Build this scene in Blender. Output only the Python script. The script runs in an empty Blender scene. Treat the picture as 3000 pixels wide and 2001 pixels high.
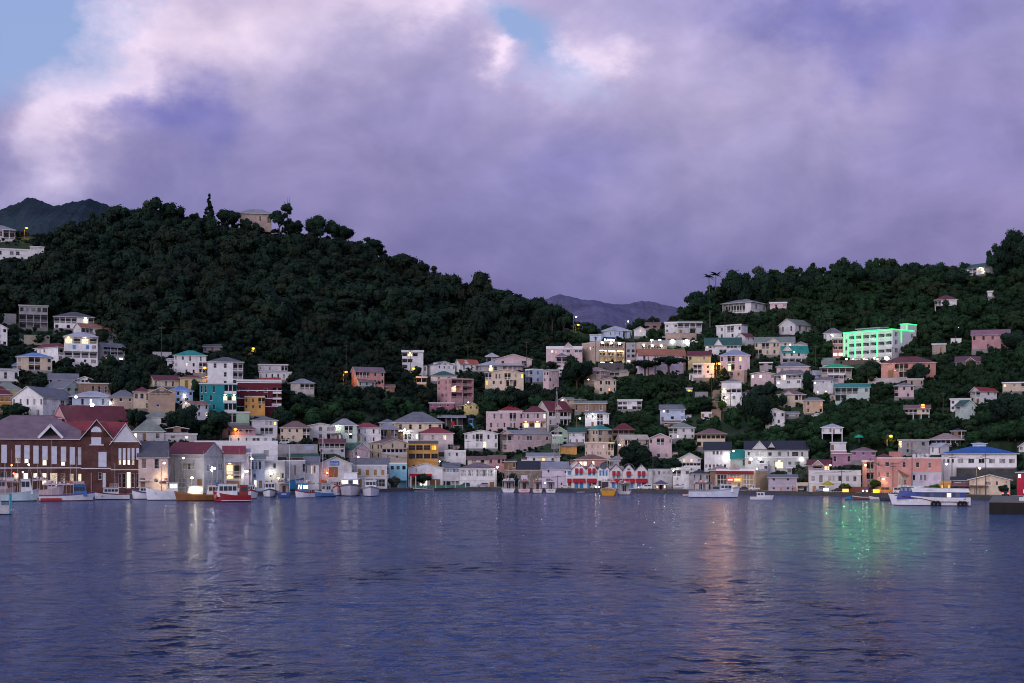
import bpy, math, random
import numpy as np
from mathutils import Vector, Matrix

RND = random.Random(11)
NPR = np.random.default_rng(5)
SC = bpy.context.scene
COL = SC.collection
F, CX, HV, H, ZQ = 4121.0, 1500.0, 1335.0, 12.0, 0.9   # survey of the bay: focal length, eye height, quay height

# ------------------------------------------------------------------ materials
MATS = {}

def new_mat(key):
    m = bpy.data.materials.new(key); m.use_nodes = True
    nt = m.node_tree
    return m, nt, nt.nodes['Principled BSDF']

def node(nt, kind, **kw):
    n = nt.nodes.new(kind)
    for k, v in kw.items():
        if k.startswith('i_'):
            n.inputs[int(k[2:])].default_value = v
        else:
            setattr(n, k, v)
    return n

def mixc(nt, fac, a, b, mode='MIX'):
    n = nt.nodes.new('ShaderNodeMix'); n.data_type = 'RGBA'; n.blend_type = mode
    for i, x in ((0, fac), (6, a), (7, b)):
        if isinstance(x, (int, float)): n.inputs[i].default_value = x
        elif isinstance(x, tuple): n.inputs[i].default_value = (*x[:3], 1)
        else: nt.links.new(x, n.inputs[i])
    return n.outputs[2]

def ramp(nt, src, p0, p1, c0=(0, 0, 0), c1=(1, 1, 1)):
    r = nt.nodes.new('ShaderNodeValToRGB')
    r.color_ramp.elements[0].position = p0; r.color_ramp.elements[1].position = p1
    r.color_ramp.elements[0].color = (*c0, 1); r.color_ramp.elements[1].color = (*c1, 1)
    nt.links.new(src, r.inputs[0]); return r.outputs[0]

def objvec(nt, scale):
    tc = nt.nodes.new('ShaderNodeTexCoord'); oi = nt.nodes.new('ShaderNodeObjectInfo')
    mm = node(nt, 'ShaderNodeMath', operation='MULTIPLY', i_1=57.0)
    nt.links.new(oi.outputs['Random'], mm.inputs[0])
    va = node(nt, 'ShaderNodeVectorMath', operation='ADD')
    nt.links.new(tc.outputs['Object'], va.inputs[0]); nt.links.new(mm.outputs[0], va.inputs[1])
    mp = nt.nodes.new('ShaderNodeMapping'); mp.inputs['Scale'].default_value = scale
    nt.links.new(va.outputs[0], mp.inputs[0]); return mp.outputs[0]

def noise(nt, vec, scale, detail=4, rough=.6):
    n = node(nt, 'ShaderNodeTexNoise'); n.inputs['Scale'].default_value = scale
    n.inputs['Detail'].default_value = detail; n.inputs['Roughness'].default_value = rough
    nt.links.new(vec, n.inputs['Vector']); return n.outputs['Fac']

def paint(rgb, grime=1.0):
    key = 'paint_%.2f_%.2f_%.2f_%.1f' % (*rgb, grime)
    if key in MATS: return MATS[key]
    m, nt, b = new_mat(key)
    n1 = noise(nt, objvec(nt, (.5, .5, .5)), 1.0, 6, .65)
    n2 = noise(nt, objvec(nt, (1.6, 1.6, .13)), 1.0, 5, .7)
    dk = tuple(c * (1 - .24 * grime) for c in rgb)
    c = mixc(nt, ramp(nt, n1, .36, .62), dk, rgb)
    st = ramp(nt, n2, .52, .72)
    mul = node(nt, 'ShaderNodeMath', operation='MULTIPLY', i_1=.3 * grime)
    nt.links.new(st, mul.inputs[0])
    c = mixc(nt, mul.outputs[0], c, tuple(x * .45 + .01 for x in rgb))
    oi = nt.nodes.new('ShaderNodeObjectInfo'); mr = node(nt, 'ShaderNodeMapRange'); mr.inputs[3].default_value = .76; mr.inputs[4].default_value = 1.03
    nt.links.new(oi.outputs['Random'], mr.inputs[0]); hv = nt.nodes.new('ShaderNodeHueSaturation'); nt.links.new(mr.outputs[0], hv.inputs['Value']); nt.links.new(c, hv.inputs['Color'])
    nt.links.new(hv.outputs[0], b.inputs['Base Color']); b.inputs['Roughness'].default_value = .85
    b.inputs['Specular IOR Level'].default_value = .2
    MATS[key] = m; return m

def roofing(rgb):
    rgb = tuple(x * .82 for x in rgb)
    key = 'roofing_%.2f_%.2f_%.2f' % rgb
    if key in MATS: return MATS[key]
    m, nt, b = new_mat(key)
    n1 = noise(nt, objvec(nt, (.35, .35, .35)), 1.0, 6, .7)
    n2 = noise(nt, objvec(nt, (3.0, .25, .25)), 1.0, 4, .6)
    c = mixc(nt, ramp(nt, n1, .35, .65), tuple(x * .62 for x in rgb), rgb)
    g = sum(rgb) / 3
    c = mixc(nt, ramp(nt, n2, .55, .8), c, (rgb[0] * .5 + g * .25 + .02, rgb[1] * .5 + g * .2, rgb[2] * .5 + g * .2))
    nt.links.new(c, b.inputs['Base Color']); b.inputs['Roughness'].default_value = .55
    b.inputs['Specular IOR Level'].default_value = .35
    tc = nt.nodes.new('ShaderNodeTexCoord')
    wv = node(nt, 'ShaderNodeTexWave', bands_direction='X'); wv.inputs['Scale'].default_value = 1.6
    nt.links.new(tc.outputs['Object'], wv.inputs['Vector'])
    bp = nt.nodes.new('ShaderNodeBump'); bp.inputs['Strength'].default_value = .3; bp.inputs['Distance'].default_value = .1
    nt.links.new(wv.outputs['Fac'], bp.inputs['Height']); nt.links.new(bp.outputs[0], b.inputs['Normal'])
    MATS[key] = m; return m

def plain(rgb, rough=.6, metal=0.0):
    key = 'plain_%.2f_%.2f_%.2f_%.2f_%.1f' % (*rgb, rough, metal)
    if key in MATS: return MATS[key]
    m, nt, b = new_mat(key)
    n1 = noise(nt, objvec(nt, (.9, .9, .9)), 1.0, 4)
    c = mixc(nt, ramp(nt, n1, .3, .7), tuple(x * .75 for x in rgb), rgb)
    nt.links.new(c, b.inputs['Base Color']); b.inputs['Roughness'].default_value = rough
    b.inputs['Metallic'].default_value = metal; b.inputs['Specular IOR Level'].default_value = .25
    MATS[key] = m; return m

def glass(tint=(.012, .013, .018)):
    key = 'glass_%.2f_%.2f_%.2f' % tint
    if key in MATS: return MATS[key]
    m, nt, b = new_mat(key)
    oi = nt.nodes.new('ShaderNodeObjectInfo')
    c = mixc(nt, oi.outputs['Random'], tint, tuple(x * 2.2 + .008 for x in tint))
    nt.links.new(c, b.inputs['Base Color']); b.inputs['Roughness'].default_value = .3; b.inputs['Specular IOR Level'].default_value = .16
    MATS[key] = m; return m

def glow(rgb, strength):
    key = 'glow_%.2f_%.2f_%.2f_%.1f' % (*rgb, strength)
    if key in MATS: return MATS[key]
    m, nt, b = new_mat(key)
    b.inputs['Base Color'].default_value = (*rgb, 1); b.inputs['Roughness'].default_value = .4
    n1 = noise(nt, objvec(nt, (1.2, 1.2, 1.2)), 1.0, 2)
    c = mixc(nt, ramp(nt, n1, .3, .7), tuple(x * .55 for x in rgb), rgb)
    nt.links.new(c, b.inputs['Emission Color']); b.inputs['Emission Strength'].default_value = strength
    MATS[key] = m; return m

def masonry(rgb, rgb2, scale, mortar):
    key = 'masonry_%.2f_%.2f_%.2f' % rgb
    if key in MATS: return MATS[key]
    m, nt, b = new_mat(key)
    tc = nt.nodes.new('ShaderNodeTexCoord'); mp = nt.nodes.new('ShaderNodeMapping')
    mp.inputs['Rotation'].default_value = (math.pi / 2, 0, 0)
    nt.links.new(tc.outputs['Object'], mp.inputs[0])
    br = nt.nodes.new('ShaderNodeTexBrick'); br.inputs['Scale'].default_value = scale
    br.inputs['Color1'].default_value = (*rgb, 1); br.inputs['Color2'].default_value = (*rgb2, 1)
    br.inputs['Mortar'].default_value = (*mortar, 1); br.inputs['Mortar Size'].default_value = .012
    nt.links.new(mp.outputs[0], br.inputs['Vector'])
    n1 = noise(nt, objvec(nt, (.4, .4, .4)), 1.0, 6, .7)
    c = mixc(nt, ramp(nt, n1, .35, .65), br.outputs['Color'], tuple(x * .55 for x in rgb2))
    nt.links.new(c, b.inputs['Base Color']); b.inputs['Roughness'].default_value = .9
    MATS[key] = m; return m

def leafmat(name, dark, light):
    if name in MATS: return MATS[name]
    m, nt, b = new_mat(name)
    at = node(nt, 'ShaderNodeAttribute', attribute_name='tint'); oi = nt.nodes.new('ShaderNodeObjectInfo')
    sp = nt.nodes.new('ShaderNodeSeparateColor'); nt.links.new(at.outputs['Color'], sp.inputs[0])
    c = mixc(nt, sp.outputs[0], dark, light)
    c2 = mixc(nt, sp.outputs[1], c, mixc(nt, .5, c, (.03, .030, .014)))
    hs = nt.nodes.new('ShaderNodeHueSaturation')
    mr = node(nt, 'ShaderNodeMapRange'); mr.inputs[3].default_value = .7; mr.inputs[4].default_value = 1.15
    nt.links.new(oi.outputs['Random'], mr.inputs[0]); nt.links.new(mr.outputs[0], hs.inputs['Value'])
    nt.links.new(c2, hs.inputs['Color'])
    nt.links.new(hs.outputs[0], b.inputs['Base Color']); b.inputs['Roughness'].default_value = .8
    b.inputs['Specular IOR Level'].default_value = .15
    MATS[name] = m; return m

# ------------------------------------------------------------------ mesh builder
class MB:
    def __init__(s): s.v = []; s.f = []; s.m = []
    def poly(s, pts, m=0):
        i = len(s.v); s.v += [tuple(p) for p in pts]; s.f.append(tuple(range(i, i + len(pts)))); s.m.append(m)
    def box(s, x0, x1, y0, y1, z0, z1, m=0):
        i = len(s.v)
        s.v += [(x, y, z) for z in (z0, z1) for (x, y) in ((x0, y0), (x1, y0), (x1, y1), (x0, y1))]
        for f in ((0, 3, 2, 1), (4, 5, 6, 7), (0, 1, 5, 4), (1, 2, 6, 5), (2, 3, 7, 6), (3, 0, 4, 7)):
            s.f.append(tuple(i + k for k in f)); s.m.append(m)
    def tube(s, p0, p1, r0, r1=None, n=6, m=0):
        r1 = r0 if r1 is None else r1
        a, b = Vector(p0), Vector(p1); d = (b - a)
        if d.length < 1e-6: return
        d.normalize(); q = d.orthogonal().normalized(); w = d.cross(q); i = len(s.v)
        for c, r in ((a, r0), (b, r1)):
            for k in range(n):
                t = 2 * math.pi * k / n; s.v.append(tuple(c + q * (r * math.cos(t)) + w * (r * math.sin(t))))
        for k in range(n):
            s.f.append((i + k, i + (k + 1) % n, i + n + (k + 1) % n, i + n + k)); s.m.append(m)
        s.f.append(tuple(i + n - 1 - k for k in range(n))); s.m.append(m)
        s.f.append(tuple(i + n + k for k in range(n))); s.m.append(m)
    def ball(s, c, r, n=8, sq=(1, 1, 1), m=0):
        i = len(s.v); k = n // 2
        for a in range(k + 1):
            t = math.pi * a / k
            for b in range(n):
                p = 2 * math.pi * b / n
                s.v.append((c[0] + r * sq[0] * math.sin(t) * math.cos(p), c[1] + r * sq[1] * math.sin(t) * math.sin(p), c[2] + r * sq[2] * math.cos(t)))
        for a in range(k):
            for b in range(n):
                s.f.append((i + a * n + b, i + a * n + (b + 1) % n, i + (a + 1) * n + (b + 1) % n, i + (a + 1) * n + b)); s.m.append(m)
    def slab(s, pts, n, t, m=0, me=None):
        """polygon pts thickened by t along -n; edge faces get material me"""
        me = m if me is None else me
        q = [tuple(Vector(p) - Vector(n) * t) for p in pts]
        s.poly(pts, m); s.poly(q[::-1], me)
        for k in range(len(pts)):
            j = (k + 1) % len(pts); s.poly([pts[j], pts[k], q[k], q[j]], me)
    def mesh(s, name, mats, smooth=False):
        me = bpy.data.meshes.new(name); me.from_pydata(s.v, [], s.f)
        for m in mats: me.materials.append(m)
        if len(mats) > 1: me.polygons.foreach_set('material_index', s.m)
        if smooth: me.polygons.foreach_set('use_smooth', [True] * len(s.f))
        return me
    def obj(s, name, mats, parent=None, loc=None, rot=0, smooth=False):
        if not s.f: return None
        return link(name, s.mesh(name, mats if isinstance(mats, (list, tuple)) else [mats], smooth), parent, loc, rot)

def link(name, data, parent=None, loc=None, rot=0):
    o = bpy.data.objects.new(name, data); COL.objects.link(o)
    if parent is not None: o.parent = parent
    if loc is not None: o.location = loc
    if rot: o.rotation_euler = (0, 0, rot)
    return o

def tag(o, label=None, cat=None, group=None, kind=None):
    if label: o['label'] = label
    if cat: o['category'] = cat
    if group: o['group'] = group
    if kind: o['kind'] = kind
    return o

def thing(name, label, cat, loc=(0, 0, 0), rot=0, group=None):
    return tag(link(name, None, None, loc, rot), label, cat, group)

# ------------------------------------------------------------------ lie of the land
_wu = [-900, -100, 0, 300, 500, 620, 800, 1000, 1250, 1450, 1650, 1850, 2000, 2300, 2450, 2650, 2830, 2900, 3000, 3900]
_wv = [1462, 1462, 1462, 1459, 1459, 1456, 1450, 1445, 1437, 1437, 1441, 1443, 1445, 1449, 1453, 1458, 1461, 1464, 1466, 1466]
_su = [-900, -100, 0, 100, 180, 250, 330, 450, 560, 700, 790, 900, 1000, 1100, 1200, 1300, 1380, 1450, 1560, 1640, 1700, 1780, 1880, 1960, 2020, 2080, 2150, 2250, 2400, 2550, 2700, 2800, 2870, 2920, 3000, 3200, 3900]
_sv = [700, 690, 690, 692, 690, 655, 632, 640, 648, 660, 676, 692, 705, 748, 792, 828, 872, 908, 902, 945, 968, 972, 960, 950, 925, 880, 850, 818, 812, 806, 802, 810, 806, 770, 725, 690, 700]
_gv = [1340, 1300, 1200, 1100, 1000, 900, 800, 700, 600, 500]
_gd = [50, 62, 96, 138, 182, 222, 258, 294, 330, 370]

def Yq(u): return F * H / (np.interp(u, _wu, _wv) - HV)
def vsky(u): return float(np.interp(u, _su, _sv))
def prof(u):
    yq = float(Yq(u)); v30 = HV + (H - ZQ) * F / (yq + 30)
    return yq, [30] + _gd, [v30] + _gv
def YT(u, v):
    yq, d, vv = prof(u)
    v = max(v, vsky(u))
    if v >= vv[0]: return max(F * (H - ZQ) / (v - HV), yq + 1)
    return yq + float(np.interp(-v, [-x for x in vv], d))
TERR = {}
def terrace(u0, u1, Y0, Y1, z):
    """a level shelf cut into the slope for a building"""
    for b in range(int(u0 // 40), int(u1 // 40) + 1): TERR.setdefault(b, []).append((u0, u1, Y0, Y1, z))
def tz(x, y):
    u = CX + F * x / y; z = slope(x, y)
    for u0, u1, Y0, Y1, zz in TERR.get(int(u // 40), ()):
        if u0 < u < u1 and Y0 < y < Y1 and z > zz: z = zz
    return z
def slope(x, y):
    u = CX + F * x / y
    yq, d, vv = prof(u); dy = y - yq
    if dy <= 30: return ZQ
    vs = vsky(u); ds = float(np.interp(-vs, [-q for q in vv], d))
    if dy <= ds: return H + (HV - float(np.interp(dy, d, vv))) * y / F
    ys = yq + ds; zs = H + (HV - vs) * ys / F
    k = dy - ds
    return zs - .18 * k - .0016 * k * k
def P(u, v, Y): return Vector(((u - CX) / F * Y, Y, H + (HV - v) / F * Y))
def G(u, v):
    """ground point seen at (u, v)"""
    Y = YT(u, v); p = P(u, v, Y); p.z = tz(p.x, p.y); return p
def Q(u, d, z=ZQ):
    """point on the quay, d metres back from its edge"""
    Y = float(Yq(u)) + d; return Vector(((u - CX) / F * Y, Y, z))
# ------------------------------------------------------------------ setting
def setting():
    us = list(range(-900, -80, 40)) + list(range(-80, 3080, 9)) + list(range(3080, 3901, 40)); ds = [0, 6, 14, 22] + [30 + 2.5 * i for i in range(68)] + list(range(200, 420, 7)) + [440, 480, 540, 620, 720]
    v, f = [], []
    for u in us:
        for d in ds:
            Y = float(Yq(u)) + d; x = (u - CX) / F * Y; z = tz(x, Y)
            if d > 34 and z >= slope(x, Y) - .01: z += .5 * math.sin(x * .21 + Y * .13) + .4 * math.sin(x * .37 - Y * .29) - .5
            v.append((x, Y, max(z, -6)))
    n = len(ds)
    for i in range(len(us) - 1):
        for j in range(n - 1): f.append((i * n + j, (i + 1) * n + j, (i + 1) * n + j + 1, i * n + j + 1))
    me = bpy.data.meshes.new('hillside_terrain'); me.from_pydata(v, [], f)
    me.polygons.foreach_set('use_smooth', [True] * len(f))
    m, nt, b = new_mat('earth_and_grass')
    tc = nt.nodes.new('ShaderNodeTexCoord')
    n1 = noise(nt, tc.outputs['Object'], .05, 6, .65); n2 = noise(nt, tc.outputs['Object'], .6, 5, .7)
    c = mixc(nt, ramp(nt, n1, .4, .62), (.008, .024, .009), (.020, .054, .012))
    c = mixc(nt, ramp(nt, n2, .5, .75), c, (.020, .022, .012))
    nt.links.new(c, b.inputs['Base Color']); b.inputs['Roughness'].default_value = .95
    me.materials.append(m)
    tag(link('hillside_terrain', me), kind='structure')
    # quay wall, coping and road
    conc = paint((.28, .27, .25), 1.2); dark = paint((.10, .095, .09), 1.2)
    qs = list(range(-900, 3901, 20))
    mb = MB()
    for a, c in zip(qs, qs[1:]):
        A, B = Q(a, 0), Q(c, 0); A2, B2 = Q(a, .6), Q(c, .6)
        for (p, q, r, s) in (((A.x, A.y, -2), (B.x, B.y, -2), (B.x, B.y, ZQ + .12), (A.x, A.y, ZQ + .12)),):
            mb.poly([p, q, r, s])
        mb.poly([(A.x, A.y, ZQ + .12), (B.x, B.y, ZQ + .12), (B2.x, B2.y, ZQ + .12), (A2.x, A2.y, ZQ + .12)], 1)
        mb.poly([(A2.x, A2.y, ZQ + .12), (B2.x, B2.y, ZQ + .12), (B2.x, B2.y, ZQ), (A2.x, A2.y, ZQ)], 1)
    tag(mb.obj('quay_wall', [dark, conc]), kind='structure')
    mb = MB()
    for a, c in zip(qs, qs[1:]):
        mb.poly([Q(a, 3, ZQ + .004), Q(c, 3, ZQ + .004), Q(c, 10, ZQ + .004), Q(a, 10, ZQ + .004)])
    tag(mb.obj('road', [paint((.05, .05, .052), .8)]), kind='structure')
    mb = MB()
    for a, c in zip(qs[::2], qs[1::2]):
        mb.poly([Q(a, 6.4, ZQ + .009), Q(c, 6.4, ZQ + .009), Q(c, 6.55, ZQ + .009), Q(a, 6.55, ZQ + .009)])
    tag(mb.obj('road_marking', [paint((.7, .7, .68), .6)]), kind='structure')
    mb = MB()
    for a, c in zip(qs, qs[1:]):
        A, B, C, D = Q(a, 10), Q(c, 10), Q(c, 12.4), Q(a, 12.4); z = ZQ + .13
        mb.poly([(p.x, p.y, z) for p in (A, B, C, D)])
        mb.poly([(A.x, A.y, ZQ), (B.x, B.y, ZQ), (B.x, B.y, z), (A.x, A.y, z)])
    tag(mb.obj('pavement', [conc]), kind='structure')
    # far hills, evening haze painted into their blue base colour
    def ridge(name, pts, Y, rgb, seed, amp):
        rr = random.Random(seed); pu = [p[0] for p in pts]; pv = [p[1] for p in pts]
        uu = list(range(pu[0], pu[-1] + 1, 4)); rows = 10; v, f = [], []
        ph = [rr.uniform(0, 6) for _ in range(6)]
        for u in uu:
            top = np.interp(u, pu, pv) + amp * (math.sin(u * .11 + ph[0]) + .7 * math.sin(u * .27 + ph[1]) + .5 * math.sin(u * .63 + ph[2]) + rr.uniform(-.6, .6))
            zt = H + (HV - top) * Y / F
            for j in range(rows):
                t = j / (rows - 1); y = Y - t * Y * .3
                x = (u - CX) / F * Y
                v.append((x, y + (.02 * Y * math.sin(u * .02 + j) if j else 0), zt * (1 - t) ** 1.1 + Y * .004 * math.sin(u * .05 + j * 1.7 + ph[3]) * t - 2 * t))
            v.append((x, Y + Y * .3, -5))
        n = rows + 1
        for i in range(len(uu) - 1):
            for j in range(rows - 1): f.append((i * n + j, i * n + j + 1, (i + 1) * n + j + 1, (i + 1) * n + j))
            f.append((i * n, (i + 1) * n, (i + 1) * n + rows, i * n + rows))
        me = bpy.data.meshes.new(name); me.from_pydata(v, [], f); me.polygons.foreach_set('use_smooth', [True] * len(f))
        m, nt, b = new_mat(name)
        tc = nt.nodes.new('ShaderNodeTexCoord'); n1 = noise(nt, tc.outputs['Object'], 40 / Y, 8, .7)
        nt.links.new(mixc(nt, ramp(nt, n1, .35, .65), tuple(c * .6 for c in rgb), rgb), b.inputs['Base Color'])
        b.inputs['Roughness'].default_value = 1; b.inputs['Specular IOR Level'].default_value = 0
        bp = nt.nodes.new('ShaderNodeBump'); bp.inputs['Strength'].default_value = .8; bp.inputs['Distance'].default_value = Y * .01
        nt.links.new(n1, bp.inputs['Height']); nt.links.new(bp.outputs[0], b.inputs['Normal'])
        me.materials.append(m); tag(link(name, me), kind='structure')
    ridge('distant_ridge', [(-500, 650), (-100, 625), (0, 614), (40, 600), (80, 580), (110, 582), (150, 603), (190, 598), (225, 588), (268, 584), (300, 594), (340, 615), (420, 650), (600, 720)], 1150, (.045, .07, .09), 3, 1.6)
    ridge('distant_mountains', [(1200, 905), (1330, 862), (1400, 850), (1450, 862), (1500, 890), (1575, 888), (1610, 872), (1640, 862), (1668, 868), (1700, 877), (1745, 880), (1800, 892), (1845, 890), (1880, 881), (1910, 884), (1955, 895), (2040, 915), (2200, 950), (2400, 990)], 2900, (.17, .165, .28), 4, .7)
    # water
    S = 5000
    me = bpy.data.meshes.new('water'); me.from_pydata([(-S, -1500, 0), (S, -1500, 0), (S, 4500, 0), (-S, 4500, 0)], [], [(0, 1, 2, 3)])
    m, nt, b = new_mat('harbour_water')
    b.inputs['Base Color'].default_value = (.012, .018, .045, 1); b.inputs['IOR'].default_value = 1.33
    tc = nt.nodes.new('ShaderNodeTexCoord')
    def wn(sc, scale, detail, rough=.55):
        mp = nt.nodes.new('ShaderNodeMapping'); mp.inputs['Scale'].default_value = sc
        nt.links.new(tc.outputs['Object'], mp.inputs[0]); return noise(nt, mp.outputs[0], scale, detail, rough)
    def mth(op, a, c, cl=False):
        n = node(nt, 'ShaderNodeMath', operation=op); n.use_clamp = cl
        for i, x in ((0, a), (1, c)):
            if isinstance(x, (int, float)): n.inputs[i].default_value = x
            else: nt.links.new(x, n.inputs[i])
        return n.outputs[0]
    swell = wn((.5, 1.3, 1), .10, 2)
    chop = wn((.5, 1, 1), .50, 5, .6)           # chop driven down the bay
    rip = wn((.8, 1, 1), 2.0, 4, .6)            # ripples on it
    gust = ramp(nt, wn((.35, 1, 1), .022, 4), .40, .60)      # cat's-paws of wind
    # the curved wake of a turning boat: steep dark wavelets along a broken ring, slack water inside it
    sx = nt.nodes.new('ShaderNodeSeparateXYZ'); nt.links.new(tc.outputs['Object'], sx.inputs[0])
    wob = mth('MULTIPLY', mth('SUBTRACT', wn((1, 1, 1), .07, 4), .5), 1.0)
    ex = mth('DIVIDE', mth('ADD', sx.outputs[0], 1.0), 23.0); ey = mth('DIVIDE', mth('SUBTRACT', sx.outputs[1], 108.0), 42.0)
    rad = mth('ADD', mth('SQRT', mth('ADD', mth('MULTIPLY', ex, ex), mth('MULTIPLY', ey, ey)), 0), wob)
    ring = mth('SUBTRACT', 1.15, mth('MULTIPLY', mth('ABSOLUTE', mth('SUBTRACT', rad, 1.0), 0), 3.6), True)
    inside = mth('SUBTRACT', 1.25, rad, True)
    streak = ramp(nt, wn((.34, .42, 1), 1.0, 4, .62), .485, .575)
    steep = mth('MULTIPLY', mth('MAXIMUM', ring, mth('MULTIPLY', inside, .3)), streak)
    fleck = mth('MAXIMUM', ramp(nt, wn((.55, .5, 1), 1.3, 5, .65), .50, .62), ramp(nt, wn((.20, .10, 1), 1.0, 5, .7), .50, .62))
    steep = mth('MAXIMUM', steep, mth('MULTIPLY', fleck, .34))
    saw = mth('FRACT', mth('ADD', mth('MULTIPLY', sx.outputs[1], .4), mth('MULTIPLY', wn((1, .4, 1), .5, 3), 3.0)), 0)
    calm = mth('SUBTRACT', 1, mth('MULTIPLY', inside, .72))
    h = mth('ADD', mth('MULTIPLY', chop, mth('ADD', .5, mth('MULTIPLY', gust, .45))), mth('MULTIPLY', rip, mth('ADD', .22, mth('MULTIPLY', gust, .18))))
    h = mth('ADD', mth('MULTIPLY', h, calm), mth('MULTIPLY', swell, .7))
    h = mth('ADD', h, mth('MULTIPLY', mth('MULTIPLY', steep, saw), 1.9))
    h = mth('ADD', h, mth('MULTIPLY', sx.outputs[1], .075))     # seaward tilt added to the normals so the water mirrors higher sky
    bp = nt.nodes.new('ShaderNodeBump'); bp.inputs['Strength'].default_value = 1; bp.inputs['Distance'].default_value = 1.0
    nt.links.new(h, bp.inputs['Height']); nt.links.new(bp.outputs[0], b.inputs['Normal'])
    b.inputs['Roughness'].default_value = .13; b.inputs['Specular Tint'].default_value = (.70, .85, .97, 1)
    nt.links.new(mth('SUBTRACT', .5, mth('MULTIPLY', steep, .24)), b.inputs['Specular IOR Level'])
    nt.links.new(mixc(nt, steep, (.024, .056, .165), (.004, .02, .085)), b.inputs['Base Color'])  # darkness of steep wave faces painted into the base colour
    me.materials.append(m); tag(link('water', me), kind='structure')

# ------------------------------------------------------------------ sky and light
def srgb(r, g, b):
    f = lambda c: (c / 255 / 12.92) if c / 255 <= .04045 else ((c / 255 + .055) / 1.055) ** 2.4
    return (f(r), f(g), f(b))

SUN_AZ, SUN_EL = math.radians(212), math.radians(14)   # compass from +Y clockwise: behind the camera, to the left

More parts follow.
